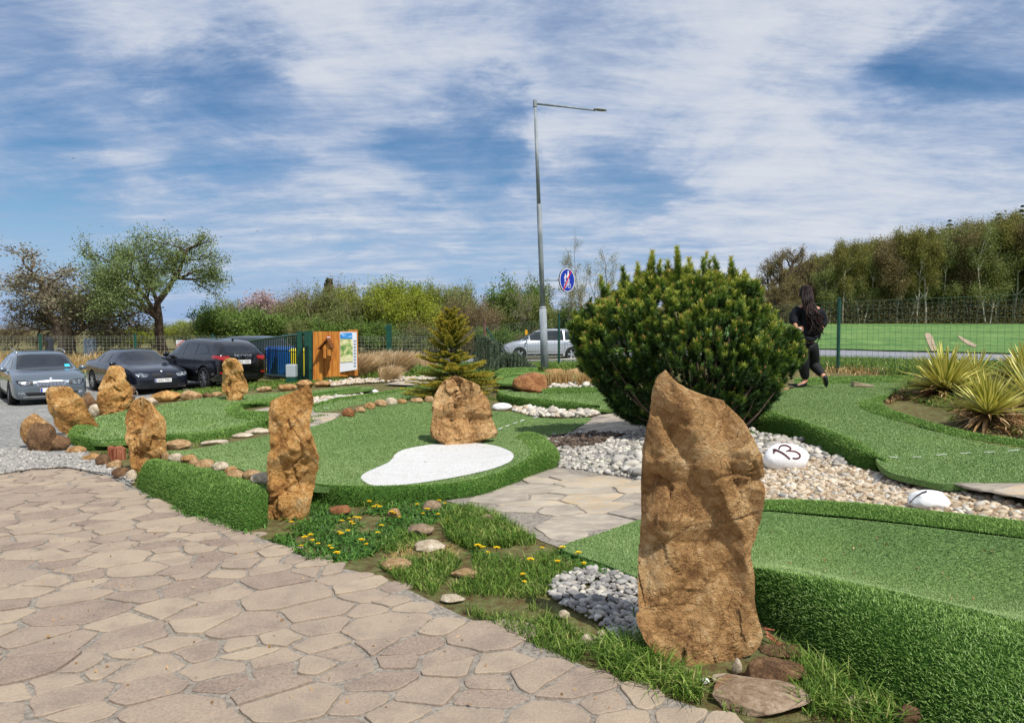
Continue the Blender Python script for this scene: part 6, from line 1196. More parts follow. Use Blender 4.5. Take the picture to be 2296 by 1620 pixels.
hatch = [(-2.17, .68, .40, .92, .96, .52), (-2.12, .82, .28, 1.0, 1.08, .58), (-1.95, .88, .23, 1.0, 1.28, .58), (-1.6, .89, .2, .99, 1.42, .60), (-.9, .90, .19, .97, 1.47, .61), (-.1, .90, .19, .94, 1.48, .61), (.35, .90, .19, .92, 1.44, .61), (.6, .90, .19, .92, 1.32, .62), (1.1, .90, .19, .92, 1.02, .70), (1.5, .89, .2, .88, .96, .68), (1.9, .86, .2, .80, .86, .62), (2.1, .80, .22, .70, .76, .55), (2.17, .70, .28, .6, .63, .45)]
c = Car('black hatchback seen from behind, parked beside the green gate', hatch, 4.36, paint('black_paint', '#0b0c0f', .2, .2), (1.33, -1.33), .33).wheels(10, .028)
c.decal('rear_window', [(-.60, 1.08), (-.50, 1.36), (.50, 1.36), (.60, 1.08), (.3, 1.05), (-.3, 1.05)], 'rear', M['glass']); c.decal('tail_light', [(.48, .985), (.50, .90), (.70, .86), (.84, .90), (.83, .985)], 'rear', M['redlens'], .008, mirror=True, sp=.04); c.decal('tail_light', [(-1.80, 1.00), (-1.82, .91), (-2.08, .92), (-2.06, 1.0)], 'side', M['redlens'], .008, mirror=True, sp=.04)
for q in ([(.86, 1.0), (.30, 1.30), (-.02, 1.34), (-.02, .99)], [(-.08, .99), (-.08, 1.34), (-.72, 1.33), (-.78, 1.0)], [(-.86, 1.0), (-.80, 1.32), (-1.25, 1.28), (-1.55, 1.08)]): c.decal('side_window', q, 'side', M['glass'], mirror=True)
for q in ([(.9, 1.345), (.9, 1.36), (-1.3, 1.36), (-1.3, 1.345)],): pass
c.decal('reflector', [(.62, .52), (.62, .47), (.80, .48), (.80, .52)], 'rear', M['redlens'], .008, mirror=True, sp=.04); c.decal('bumper_trim', [(-.55, .44), (.55, .44), (.50, .30), (-.50, .30)], 'rear', M['black'], .006)
V, F = text_mesh('ŠKODA', .10); V = V*[1.9, 1, 1]; bl_ = []
for v in V:
    h = c.bvh.ray_cast(Vector((-6, -v[0], .99+v[1])), Vector((1, 0, 0))); bl_.append(tuple(h[0]+Vector((-.012, 0, 0))) if h[0] else (-2.2, -v[0], .99+v[1]))
MB().add(np.array(bl_), F).build('lettering', M['chrome'], c.t); c.plate('7AK 5301', -2.185, .80, False); c.mirrors(.80, .98, 1.0); c.put('antenna', MB().prism([(-1.45, 0, 1.42), (-1.62, 0, 1.42), (-1.62, 0, 1.50)], (0, -.015, 0), (0, .015, 0)), M['black'])
c.t.scale = (1.02, 1.02, 1.10); c.put('rear_wiper', MB().box((-2.03, .12, 1.10), (.02, .34, .02)), M['black']); c.seams((.98, -.05, -.80), .40, .95); c.at(462, 24.6, (-.80, .60))
mpv = [(-2.38, .70, .42, .98, 1.04, .54), (-2.33, .84, .30, 1.04, 1.16, .6), (-2.1, .91, .24, 1.05, 1.46, .6), (-1.6, .93, .21, 1.03, 1.60, .62), (-.8, .94, .2, 1.01, 1.66, .64), (0, .94, .2, .98, 1.64, .64), (.4, .94, .2, .96, 1.56, .64), (.8, .94, .2, .95, 1.38, .66), (1.45, .93, .2, .95, 1.06, .74), (1.8, .91, .2, .90, .97, .72), (2.1, .88, .2, .80, .86, .66), (2.3, .82, .22, .70, .75, .58), (2.38, .72, .28, .58, .61, .5)]
c = Car('silver people carrier parked sideways across the road behind the lamp post', mpv, 4.77, paint('silver_paint', '#b4b9bf', .5, .3), (1.42, -1.43), .335).wheels(5, .09)
c.decal('windshield', [(-.72, 1.05), (-.60, 1.50), (.60, 1.50), (.72, 1.05)], 'front', M['glass']); c.decal('rear_window', [(-.60, 1.14), (-.52, 1.48), (.52, 1.48), (.60, 1.14)], 'rear', M['glass'])
for q in ([(1.30, 1.08), (.92, 1.30), (.92, 1.06)], [(.85, 1.06), (.85, 1.36), (.42, 1.50), (.05, 1.555), (.05, 1.05)], [(-.02, 1.05), (-.02, 1.56), (-.95, 1.575), (-.98, 1.06)], [(-1.06, 1.06), (-1.03, 1.575), (-1.6, 1.52), (-2.0, 1.24), (-1.95, 1.12)]): c.decal('side_window', q, 'side', M['glass'], mirror=True)
for x0 in (.05, -1.0): c.decal('door_handle', [(x0-.02, .93), (x0-.02, .90), (x0-.20, .90), (x0-.20, .93)], 'side', M['chrome'], .02, mirror=True)
c.decal('side_trim', [(1.0, .50), (1.0, .46), (-1.0, .46), (-1.0, .50)], 'side', M['chrome'], .015, mirror=True); c.decal('headlight', [(.45, .80), (.45, .70), (.8, .70), (.82, .84)], 'front', M['lens'], .008, mirror=True); c.decal('tail_light', [(-2.1, 1.15), (-2.05, .95), (-2.27, .90), (-2.25, 1.12)], 'side', M['redlens'], .008, mirror=True)
c.mirrors(1.02, 1.05, 1.06)
for x in (.15, -.75): c.put('roof_bar', MB().box((x, 0, 1.72), (.09, 1.3, .035)), M['black'], bevel=.01)
c.t.scale = (1.02, 1.02, 1.06); c.seams((1.0, .0, -1.02), .42, 1.0); c.at(1218, 40.0, (-.995, -.10), dz=-.03)
c2 = Car('dark car mostly hidden behind the green gate', estate(1.46), 4.7, paint('charcoal_paint', '#1c2228', .4, .25), (1.5, -1.34), .33).wheels(10); c2.decal('windshield', [(-.70, 1.0), (-.60, 1.37), (.60, 1.37), (.70, 1.0)], 'front', M['glass'])
for q in ([(.95, 1.0), (.35, 1.30), (-.02, 1.33), (-.02, .99)], [(-.10, .99), (-.10, 1.33), (-.95, 1.32), (-.95, 1.0)]): c2.decal('side_window', q, 'side', M['glass'], mirror=True)
c2.mirrors(.85, 1.0, .99); c2.at(590, 31.5, (.80, -.6))
c3 = Car('black car half hidden behind the pine, right of the silver one', saloon, 4.5, paint('black_paint_two', '#101318', .3, .25), (1.42, -1.34), .33).wheels(10)
for q in ([(.88, .99), (.35, 1.24), (.02, 1.28), (.02, .99)], [(-.05, .99), (-.05, 1.28), (-.62, 1.28), (-.78, 1.0)]): c3.decal('side_window', q, 'side', M['glass'], mirror=True)
c3.decal('windshield', [(-.68, .98), (-.56, 1.30), (.56, 1.30), (.68, .98)], 'front', M['glass']); c3.mirrors(.8, .98, .97); c3.at(1402, 41.5, (-.99, -.05), dz=-.02)

# ================================================================ fences, gate, posts
M['dkgreen'] = mat('dark_green_steel', [(0, '#123c30'), (1, '#1f5544')], 4, 4, .4, spec=.4); M['wire'] = flat('fence_wire', '#5c7a64', .5); M['wirelt'] = flat('pale_fence_wire', '#9aa08a', .5); M['galv'] = mat('galvanised_steel', [(0, '#737c82'), (.5, '#8c9498'), (1, '#a8aeb2')], 6, 6, .55, metal=.0, stretch=(1, 1, .3))
M['wood'] = mat('orange_stained_wood', [(0, '#8a4c1c'), (.4, '#b4702c'), (.7, '#c98838'), (1, '#dc9c4c')], 3, 8, .6, bump=.4, bscale=12, bdist=.006, stretch=(9, 9, .7), attr=.2); M['wood_dk'] = mat('brown_wood', [(0, '#5c3416'), (1, '#8a5426')], 4, 6, .7, bump=.3, stretch=(6, 6, .8))
def fence(label, runs, H, wire, hs, vsp, r, posts, pr=.03, wav=.0, name='wire_fence', brace=None):
    p0 = np.array([*runs[0], float(ground([runs[0]])[0])]); t = thing(name, p0, label, 'fence'); mb = MB()
    for a, b in zip(runs[:-1], runs[1:]):
        a = np.array(a); b = np.array(b); L = np.linalg.norm(b-a); n = max(2, int(L/.5)); q = a+(b-a)*np.linspace(0, 1, n)[:, None]; z = ground(q)
        za, zb_ = z[0], z[-1]; zl = za+(zb_-za)*np.linspace(0, 1, n)
        for h in hs:
            m = n if not wav else int(L/.11); tt = np.linspace(0, 1, m); P = np.c_[a+(b-a)*tt[:, None], za+(zb_-za)*tt+h]; P[:, 2] += wav*np.where(np.arange(m) % 2, 1, -1)-.10*wav*10*np.sin(tt*math.pi)*.1; mb.tube(P-p0, r, 3, 0)
        k = int(L/vsp)
        for i in range(k):
            f = (i+.5)/k; c_ = a+(b-a)*f; zz = za+(zb_-za)*f; mb.tube(np.array([(c_[0], c_[1], zz+hs[0]), (c_[0], c_[1], zz+hs[-1])])-p0, r*.9, 3, 0)
    mb.build('wire_mesh', wire, t)
    for (x, y, h) in posts:
        z = float(ground([[x, y]])[0]); o = MB().tube([(0, 0, -.2), (0, 0, h)], pr, 10).lathe([(pr*1.15, h-.01), (pr*1.15, h+.03), (.005, h+.04)], 10).build('post', M['dkgreen'], t); o.location = tuple(np.array([x, y, z])-p0)
    return t, p0
fr = [(-4.72, 27.2), (-1.0, 25.2), (1.51, 22.9), (4.5, 19.2), (7.25, 15.8), (9.7, 12.75), (13.5, 8.6)]
hs = [.05, .15, .25, .38, .50, .62, .75, .88, 1.02, 1.15, 1.27, 1.38, 1.47, 1.56]
tf, p0 = fence('green wire mesh fence along the road on the right, with round posts', fr, 1.6, M['wire'], hs, .115, .0032, [(1.51, 22.9, 1.72), (4.5, 19.2, 1.62), (7.25, 15.8, 1.62), (13.5, 8.6, 1.62)], .036, wav=.004)
a = W(872, 795, 27.2); z = float(ground([[a[0], a[1]]])[0]); tp = W(872, 727, 27.2)
gpst = thing('gate_post', (a[0], a[1], z), 'thick square dark green post left of the spruce, at the end of the wire fence', 'post'); MB().box((0, 0, (tp[2]-z)/2-.1), (.19, .19, tp[2]-z+.2)).build('post', M['dkgreen'], gpst, bevel=.01); MB().box((-.14, -.03, tp[2]-z-.13), (.09, .1, .07)).build('bracket', M['dkgreen'], gpst, bevel=.005)
b = U(1087, 800, .2); b = W(1088, 812, 24.6); t = thing('fence_strut', (b[0], b[1], float(ground([[b[0], b[1]]])[0])), 'weathered end post with a rusty top and slanting green brace behind the weeping spruce', 'post')
top = W(1086, 715, 24.6)-np.array(t.location); MB().tube([(0, 0, -.2), tuple(top)], .045, 8).build('post', mat('weathered_post', [(0, '#5c4034'), (1, '#8c6e60')], 5, 5, .9), t); MB().tube([tuple(W(1090, 736, 24.6)-np.array(t.location)), tuple(W(1140, 808, 24.2)-np.array(t.location))], .03, 8).build('brace', M['dkgreen'], t)
lf = [(-45, 43), (W(90, 760, 42)[0], 42), (W(303, 760, 42)[0], 42), (W(477, 760, 42)[0], 42), (W(640, 760, 42)[0], 42), (-4.9, 41)]
hl = [.05, .25, .45, .65, .85, 1.05, 1.2, 1.32]; dzf = 0
fence('pale green mesh fence with dark green posts behind the parked cars', lf, 1.4, M['wirelt'], hl, .22, .006, [(lf[1][0], 42, 1.42), (lf[2][0], 42, 1.42), (lf[3][0], 42, 1.42), (lf[4][0], 42, 1.42)], .07)
# sliding gate
Ga = np.array([*W(697, 800, 22.6)[:2]]); Gb = np.array([*W(556, 800, 28.6)[:2]]); za = W(697, 855, 22.6)[2]; ta = W(697, 743, 22.6)[2]; zb_ = W(556, 842, 28.6)[2]; tb_ = W(556, 762, 28.6)[2]
g0 = np.array([*Ga, za]); gt = thing('sliding_gate', g0, 'dark green steel sliding gate of vertical bars, drawn open before the bins', 'gate')
bx = lambda f, h: np.array([*(Ga+(Gb-Ga)*f), (za+(zb_-za)*f)*(1-h)+(ta+(tb_-ta)*f)*h])-g0
MB().tube([bx(0, .06), bx(1, .06)], .055, 4).tube([bx(0, .97), bx(1, .97)], .045, 4).tube([bx(.97, .05), bx(.97, .98)], .045, 4).tube([bx(.16, .05), bx(.16, 1.)], .055, 4).tube([bx(1., .06), bx(1., .6), bx(.93, 1.0)], .03, 4).build('frame', M['dkgreen'], gt)
for k in range(34): f = .02+.94*k/33; MB().tube([bx(f, .07), bx(f, .96)], .021, 4).build('bar', M['dkgreen'], gt)
for k, (px, Yg, w_) in enumerate([(674, 23.2, .16), (689, 22.7, .12), (699, 22.3, .15)]):
    q = W(px, 855, Yg); z = float(ground([[q[0], q[1]]])[0]); t = thing('gate_post', (q[0], q[1], z), ['left square green post guiding the sliding gate', 'middle square green post guiding the sliding gate', 'right green post guiding the sliding gate, touching the wooden panel'][k], 'post')
    hh = W(px, 742, Yg)[2]-z; MB().box((0, 0, hh/2-.1), (w_, w_, hh+.2)).build('post', M['dkgreen'], t, bevel=.008); MB().box((0, 0, .04), (w_*1.8, w_*1.8, .06)).build('foot_plate', M['dkgreen'], t)
q = W(654, 858, 22.2); z = float(ground([[q[0], q[1]]])[0]); t = thing('gate_motor', (q[0], q[1], z), 'small light grey gate motor box on a green foot', 'gate motor'); MB().box((0, 0, .11), (.28, .25, .22)).build('foot', M['dkgreen'], t, bevel=.01); MB().box((0, 0, .41), (.30, .27, .40)).build('housing', flat('light_grey_plastic', '#a8b0b4', .5), t, bevel=.025)
# bins
def bin_(px, Yb, col, label, lidc, w=.6, h=1.1):
    q = W(px, 850, Yb); z = float(ground([[q[0], q[1]]])[0]); t = thing('wheelie_bin', (q[0], q[1], z), label, 'bin', rz=.25); mt = mat(col+'_bin', [(0, lidc), (1, lidc)], 3, 2, .4, spec=.4)
    s_ = w/2; P = [(-s_*.8, -s_*.8), (s_*.8, -s_*.8), (s_*.8, s_*.8), (-s_*.8, s_*.8)]; V = np.array([(x, y, .08) for x, y in P]+[(x*1.25, y*1.25, h*.9) for x, y in P]); MB().add(V, [(3, 2, 1, 0), (4, 5, 6, 7), (0, 1, 5, 4), (1, 2, 6, 5), (2, 3, 7, 6), (3, 0, 4, 7)]).build('body', mt, t, bevel=.03)
    V = np.array([(-s_*1.1, -s_*1.12, h*.905), (s_*1.1, -s_*1.12, h*.905), (s_*1.1, s_*1.1, h*.905), (-s_*1.1, s_*1.1, h*.905), (-s_*.95, -s_*.9, h*.97), (s_*.95, -s_*.9, h*.97), (s_*.95, s_*1.0, h), (-s_*.95, s_*1.0, h)]); MB().add(V, [(3, 2, 1, 0), (4, 5, 6, 7), (0, 1, 5, 4), (1, 2, 6, 5), (2, 3, 7, 6), (3, 0, 4, 7)]).build('lid', mt, t, bevel=.02)
    for sg in (1, -1): MB().lathe([(.1, -.03), (.1, .03)], 14, (sg*s_*.7, s_*.8, .1), M=Matrix.Rotation(math.pi/2, 3, 'Y')).build('wheel', M['tyre'], t)
bin_(618, 26.6, 'blue', 'left blue bin behind the gate bars', '#0c4c9c', .62, 1.18); bin_(640, 25.9, 'blue_two', 'right blue bin behind the gate, touching the yellow one', '#1058ac', .6, 1.15); bin_(668, 25.0, 'yellow', 'yellow bin behind the gate posts', '#d8c81c', .52, 1.08)
# wooden panel
Yp = 22.2; t = thing('board_wall', W(750, 850, Yp)*[1, 1, 0]+[0, 0, float(ground([W(750, 850, Yp)[:2]])[0])], 'orange stained vertical board panel right of the green gate', 'panel'); o0 = np.array(t.location)
bds = [(701, 723, 743, 853), (723, 743, 743, 845), (743, 762, 743, 844), (762, 780, 742, 844), (780, 802, 739, 842)]
for k, (x0, x1, y0, y1) in enumerate(bds):
    yy = Yp+(.0 if k else -.06)+.10*k; P = [W(x0+.4, y1, yy), W(x1-.4, y1, yy+.05), W(x1-.4, y0, yy+.05), W(x0+.4, y0, yy)]; MB().prism([p-o0 for p in P], (0, 0, 0), (0, .05, 0)).build('board', M['wood'], t, bevel=.006)
tb2 = thing('information_board', W(781, 842, Yp)*[1, 1, 0]+[0, 0, float(ground([W(781, 845, Yp)[:2]])[0])], 'information board with a green map under a blue sky, fixed to the wooden panel', 'sign'); o1 = np.array(tb2.location); yy = Yp+.26
fm = lambda x, y, d=0.: W(x, y, yy-d)-o1
MB().prism([fm(761, 834, 0), fm(800, 828, 0), fm(799, 744, 0), fm(761, 744, 0)], (0, 0, 0), (0, .03, 0)).build('board', flat('board_white', '#e4e8ec', .5), tb2)
mapm = mat('map_print', [(0, '#5c8a4c'), (.35, '#9cb46c'), (.6, '#d8d89c'), (1, '#ece8c8')], 7, 6, .4); skym = mat('print_sky', [(0, '#1c6cc0'), (.6, '#3c9ce0'), (1, '#c4e4f8')], 5, 4, .4, stretch=(1, 1, 3))
MB().prism([fm(763, 812, .012), fm(791, 810, .012), fm(790, 760, .012), fm(763, 760, .012)], (0, -.004, 0), (0, .004, 0)).build('map_print', mapm, tb2); MB().prism([fm(763, 759, .012), fm(790, 759, .012), fm(789, 746, .012), fm(763, 746, .012)], (0, -.004, 0), (0, .004, 0)).build('sky_print', skym, tb2)
for k in range(9): MB().prism([fm(793, 765+k*7, .012), fm(798, 765+k*7, .012), fm(798, 762+k*7, .012), fm(793, 762+k*7, .012)], (0, -.002, 0), (0, .002, 0)).build('text_block', flat('grey_print', '#9aa4b4', .6), tb2)
th = thing('bird_house', W(736, 800, Yp-.1), 'wooden bird house with a steep roof hanging on the board panel', 'bird house'); o2 = np.array(th.location); fh = lambda x, y, d=0.: W(x, y, Yp-.08-d)-o2
MB().prism([fh(729, 802), fh(746, 802), fh(746, 776), fh(737, 764), (fh(729, 776))], (0, -.22, 0), (0, .03, 0)).build('box', M['wood'], th, bevel=.004)
MB().prism([fh(732, 799, .23), fh(743, 799, .23), fh(743, 780, .23), fh(732, 780, .23)], (0, -.02, 0), (0, .0, 0)).build('door', M['wood_dk'], th, bevel=.004)
MB().prism([fh(733.5, 797, .25), fh(741.5, 797, .25), fh(741.5, 783, .25), fh(733.5, 783, .25)], (0, -.012, 0), (0, .0, 0)).build('door_panel', M['wood'], th)
MB().prism([fh(716.5, 781), fh(718, 783), fh(738, 760.5), fh(737.5, 757)], (0, -.30, 0), (0, .05, 0)).build('roof_board', M['wood_dk'], th); MB().prism([fh(737.5, 757), fh(737, 761), fh(748, 780), fh(750, 779)], (0, -.30, 0), (0, .05, 0)).build('roof_board', M['wood_dk'], th)
t = thing('small_plaque', W(737, 756, Yp-.01), 'tiny white plaque with red lettering above the bird house', 'sign'); o3 = np.array(t.location); MB().box((0, 0, 0), (.13, .02, .085)).build('plaque', flat('plaque_red', '#c02828', .5), t); MB().box((0, -.012, .004), (.105, .006, .035)).build('white_field', M['plate'], t)
# leaning dark rock beside the panel
Vr, Fr = rockV(771, 4, 20, .1, .08); q = G(778, 846); o = MB().add(Vr*[.16, .17, .42]@np.array(Matrix.Rotation(R(-30), 3, 'Y')).T+[0, 0, .30], Fr).build('leaning_rock', M['dkrock'], smooth=True); o.location = tuple(q); tag(o, 'dark brown rock leaning to the left against the wooden panel', 'rock')
# lamp post
lp0 = W(1220, 830, 21); z = float(ground([lp0[:2]])[0]); t = thing('street_lamp', (lp0[0], lp0[1], z), 'tall galvanised lamp post with a single arm and flat lamp head', 'street lamp'); o4 = np.array(t.location); f_ = lambda x, y: W(x, y, 21)-o4
MB().tube([f_(1221, 835), f_(1216.5, 692)], [.115, .105], 16).tube([f_(1216.5, 692), f_(1216.3, 687)], [.105, .075], 16).tube([f_(1216.3, 687), f_(1208, 460), f_(1207.5, 458)], [.075, .07, .058], 14).tube([f_(1207.5, 458), f_(1199, 226)], [.058, .045], 14).build('pole', M['galv'], t, smooth=True)
MB().tube([f_(1199, 240), f_(1199, 225)], .062, 12).build('cap', M['galv'], t); MB().tube([f_(1202, 233), f_(1270, 240), f_(1334, 248)], [.035, .03, .025], 8).build('arm', M['galv'], t, smooth=True)
V, F = ico(3); V = V*[.20, .12, .045]; V[:, 2] = np.where(V[:, 2] < 0, V[:, 2]*.4, V[:, 2]); MB().add(V@np.array(Matrix.Rotation(R(6), 3, 'Y')).T+f_(1345, 247), F).build('lamp_head', M['galv'], t, smooth=True)
# round sign
sc0 = W(1271, 628, 20.9); t = thing('round_road_sign', sc0, 'round blue sign with white figures and bicycle crossed by a red bar', 'road sign'); nrm = Vector((.72, -.69, 0)); A = nrm.to_track_quat('Z', 'Y').to_matrix(); M3 = np.array(A); rr = .345
def disc_art(V2, h): V2 = np.asarray(V2, float); return np.c_[V2, np.full(len(V2), h)]@M3.T
MB().lathe([(rr*.9, -.025), (rr+.012, -.025), (rr+.012, .0), (rr, .004)], 40, M=A).build('backplate', flat('sign_back', '#30343a', .5), t)
MB().lathe([(rr, .004), (rr, .008), (.01, .008)], 40, M=A).build('white_rim', M['plate'], t); MB().lathe([(rr*.93, .009), (rr*.93, .011), (.01, .011)], 40, M=A).build('blue_field', flat('sign_blue', '#0a2fa0', .4), t)
def art(name, polys, m, h): mb = MB(); [mb.add(disc_art(p, h), [tuple(range(len(p)))]) for p in polys]; return mb.build(name, m, t)
def capsule(a, b, w, n=6):
    a, b = np.array(a), np.array(b); d = (b-a)/np.linalg.norm(b-a); s = np.array([-d[1], d[0]]); th_ = np.linspace(-math.pi/2, math.pi/2, n); return [tuple(b+(d*math.cos(x)+s*math.sin(x))*w/2) for x in th_]+[tuple(a-(d*math.cos(x)+s*math.sin(x))*w/2) for x in th_]
def ring(c, r, w, n=18): return [[(c[0]+q*math.cos(a), c[1]+q*math.sin(a)) for q, a in ((r, a0), (r, a1), (r-w, a1), (r-w, a0))] for a0, a1 in ((i*2*math.pi/n, (i+1)*2*math.pi/n) for i in range(n))]
def fig(x, y, s): return [capsule((x, y+.13*s), (x, y+.131*s), .06*s), capsule((x, y+.07*s), (x-.005*s, y-.03*s), .075*s), capsule((x-.01*s, y-.03*s), (x-.035*s, y-.15*s), .032*s), capsule((x+.01*s, y-.03*s), (x+.04*s, y-.15*s), .032*s), capsule((x-.03*s, y+.06*s), (x-.07*s, y-.02*s), .024*s)]
art('pedestrian_symbol', fig(.035, .105, 1.05), M['plate'], .0125); art('pedestrian_symbol', fig(-.095, .06, .75), M['plate'], .0125)
art('bicycle_symbol', ring((-.09, -.16), .068, .016)+ring((.09, -.16), .068, .016)+[capsule((-.09, -.16), (-.03, -.09), .014), capsule((-.03, -.09), (.055, -.09), .014), capsule((.055, -.09), (.09, -.16), .014), capsule((-.03, -.09), (.0, -.16), .014), capsule((.0, -.16), (.055, -.09), .014), capsule((.055, -.09), (.045, -.055), .014), capsule((.045, -.055), (.075, -.055), .014), capsule((-.05, -.075), (-.02, -.075), .014)], M['plate'], .0125)
art('red_bar', [capsule((.16, .27), (-.16, -.27), .045)], flat('sign_red', '#d0141c', .4), .015)
MB().tube([sc0*0+np.array([-.02, .03, 0]), W(1217, 628, 20.98)-sc0], .018, 6).build('bracket', M['galv'], t)
# end-of-village sign behind the fence
q = W(404, 768, 41.2); z = float(ground([q[:2]])[0]); t = thing('place_name_sign', (q[0], q[1], z), 'white rectangular place name sign crossed by a red diagonal line, behind the cars', 'road sign'); o5 = np.array(t.location); fs = lambda x, y, d=0: W(x, y, 41.2-d)-o5
MB().tube([(0, .03, 0), fs(404, 762)+[0, .04, 0]], .03, 6).build('pole', M['galv'], t); MB().prism([fs(393.5, 777), fs(414.5, 777), fs(414.5, 761), fs(393.5, 761)], (0, 0, 0), (0, .02, 0)).build('plate', M['plate'], t)
mb = MB(); [mb.prism([fs(*a, .01), fs(*b, .01), fs(*c_, .01), fs(*d_, .01)], (0, -.002, 0), (0, .002, 0)) for a, b, c_, d_ in (((393.5, 777), (414.5, 777), (414.5, 776.2), (393.5, 776.2)), ((393.5, 761.8), (414.5, 761.8), (414.5, 761), (393.5, 761)), ((393.5, 776), (394.3, 776), (394.3, 762), (393.5, 762)), ((413.7, 776), (414.5, 776), (414.5, 762), (413.7, 762)))]; mb.build('border', M['ink'], t)
for s_, yy_ in (('HORNÍ', 766.4), ('BEZDĚKOV', 772)):
    V, F = text_mesh(s_, .15); V = V*[.8, 1, 1]; c_ = fs(404, yy_, .012); MB().add(np.c_[V[:, 0]+c_[0], np.full(len(V), c_[1]), V[:, 1]+c_[2]], F).build('lettering', M['ink'], t)
MB().prism([fs(394, 776.5, .02), fs(396, 776.5, .02), fs(414, 761.5, .02), fs(412, 761.5, .02)], (0, -.003, 0), (0, .003, 0)).build('red_bar', bpy.data.materials['sign_red'], t)
q = W(111, 790, 30); z = float(ground([q[:2]])[0]); t = thing('parking_terminal', (q[0], q[1], z), 'dark grey rounded box on a post behind the grey blue estate car', 'terminal', rz=-.5); hh = W(111, 757, 30)[2]-z; MB().tube([(0, 0, 0), (0, 0, hh-.3)], .05, 8).build('post', M['black'], t); MB().box((0, 0, hh-.28), (.30, .24, .58)).build('housing', flat('dark_grey_plastic', '#33363c', .5), t, bevel=.05); MB().box((0, -.125, hh-.25), (.2, .02, .3)).build('screen', M['glass'], t, bevel=.01)
q = W(202, 770, 44); z = float(ground([q[:2]])[0]); t = thing('utility_cabinet', (q[0], q[1], z), 'blue grey cabinet behind the left fence', 'cabinet'); hh = W(202, 758, 44)[2]-z; MB().box((0, 0, hh/2), (.62, .4, hh)).build('cabinet', flat('blue_grey_metal', '#6c7888', .5), t, bevel=.02); MB().box((-.16, -.21, hh/2+.05), (.28, .02, hh*.8)).build('door', flat('blue_grey_door', '#5c6878', .5), t, bevel=.01)
q = W(1137+0, 757, 42.5); q = W(1178+(-2), 757, 42.5); 
q = W(861+1274/4., 660+345/4., 43); z = float(ground([q[:2]])[0]); t = thing('marker_post', (q[0], q[1], z), 'small yellow marker on a thin stake behind the silver car', 'marker'); MB().tube([(0, 0, 0), (0, 0, q[2]-z)], .02, 5).build('stake', M['galv'], t); MB().box((0, 0, q[2]-z), (.16, .06, .36)).build('marker', flat('marker_yellow', '#e8a818', .5), t, bevel=.02)
# wooden wedge on the right lane
q = G(1935, 868, 0, s7); t0 = q; f7 = lambda x, y, Y: W(x, y, Y)-t0
a_ = W(1912.5, 865, q[1])-t0; b_ = W(1957, 868, q[1])-t0; o = MB().prism([(a_[0], -.05, 0.01), (b_[0], -.05, 0.01), (b_[0], -.05, .035), (a_[0], -.05, .10)], (0, 0, 0), (0, .14, 0)).build('wooden_wedge', mat('grey_board', [(0, '#6c5c4c'), (.5, '#9a8870'), (1, '#c4b49c')], 4, 6, .8, stretch=(1, 8, 8)), bevel=.006); o.location = tuple(q); tag(o, 'weathered wooden wedge block lying on the right lane', 'obstacle'); o.rotation_euler = (0, 0, -.12)
# putters leaning in the grass, two painted hearts of wood left out
for k, (a_, b_, l_) in enumerate([((892, 852), (874, 814), 'putter leaning to the left beside the straw coloured grass'), ((877, 851), (880, 812), 'upright putter beside the straw coloured grass')]):
    q = G(*a_); t = thing('golf_putter', q, l_, 'golf club', 'putters standing beside the grass clumps'); tp = W(*b_, q[1])-q; MB().tube([(0, 0, .02), tuple(tp*.72)], .012, 6).build('shaft', M['chrome'], t); MB().tube([tuple(tp*.72), tuple(tp)], .022, 6).build('grip', M['black'], t); MB().box((.03, 0, .02), (.14, .05, .04)).build('head', M['black'] if k else M['alloy'], t, bevel=.01)
q = G(870, 850); V, F = rockV(60, 3, 10, .6); o = MB().add(V*[.13, .09, .06]+[0, 0, .06], F).build('painted_stone', M['white'], smooth=True); o.location = tuple(q); tag(o, 'small white painted stone at the foot of the putters', 'painted stone')
# old stump with a horn, and red wood stump
q = G(290, 914); q[1] -= .0; t = thing('carved_stump', q, 'dark weathered stump with a curved grey horn beside the standing stone', 'stump'); sc_ = q[1]/FP; V, F = rockV(88, 4, 14, .3, .12)
st_m = mat('weathered_wood', [(0, '#3c2c20'), (.4, '#6c5440'), (.7, '#8a6c54'), (1, '#a8907a')], 5, 8, .9, bump=1., bscale=16, bdist=.02, stretch=(4, 4, .7))
MB().add(V*[15*sc_, 14*sc_, 26*sc_]+[-3*sc_, 0, 24*sc_], F).add(V[:, [1, 0, 2]]*[17*sc_, 14*sc_, 13*sc_]+[-2*sc_, -.05, 40*sc_], F).build('stump', st_m, t, smooth=True); hp = crom([(8*sc_, -.1, 30*sc_), (16*sc_, -.12, 27*sc_), (25*sc_, -.12, 31*sc_), (22*sc_, -.12, 40*sc_)], 14); MB().tube(hp, np.linspace(.035, .008, 14), 8).build('horn', mat('grey_horn', [(0, '#5c5650'), (1, '#b4aca0')], 5, 4, .5), t, smooth=True)
q = G(262, 1030); t = thing('wood_stump', q, 'splintered reddish wood stump left of the bulky standing stone', 'stump'); mb = MB(); rng = np.random.default_rng(4); sc_ = q[1]/FP
for k in range(11): x = (k-5)*3.0*sc_; h_ = rng.uniform(18, 32)*sc_; mb.prism([(x-1.8*sc_, 0, -.03), (x+1.8*sc_, 0, -.03), (x+1.3*sc_, 0, h_*.9), (x-.6*sc_, 0, h_)], (0, -.05+rng.uniform(-.03, .03), 0), (0, .05, 0))
mb.build('stump', mat('red_wood', [(0, '#5c2c1c'), (.5, '#9a5a40'), (1, '#c08868')], 6, 8, .9, bump=.8, bscale=20, stretch=(5, 5, .6)), t, bevel=.004)
q = G(300, 1022); t = thing('wood_stump', q, 'upright red splinter of wood touching the bulky standing stone', 'stump'); mb = MB()
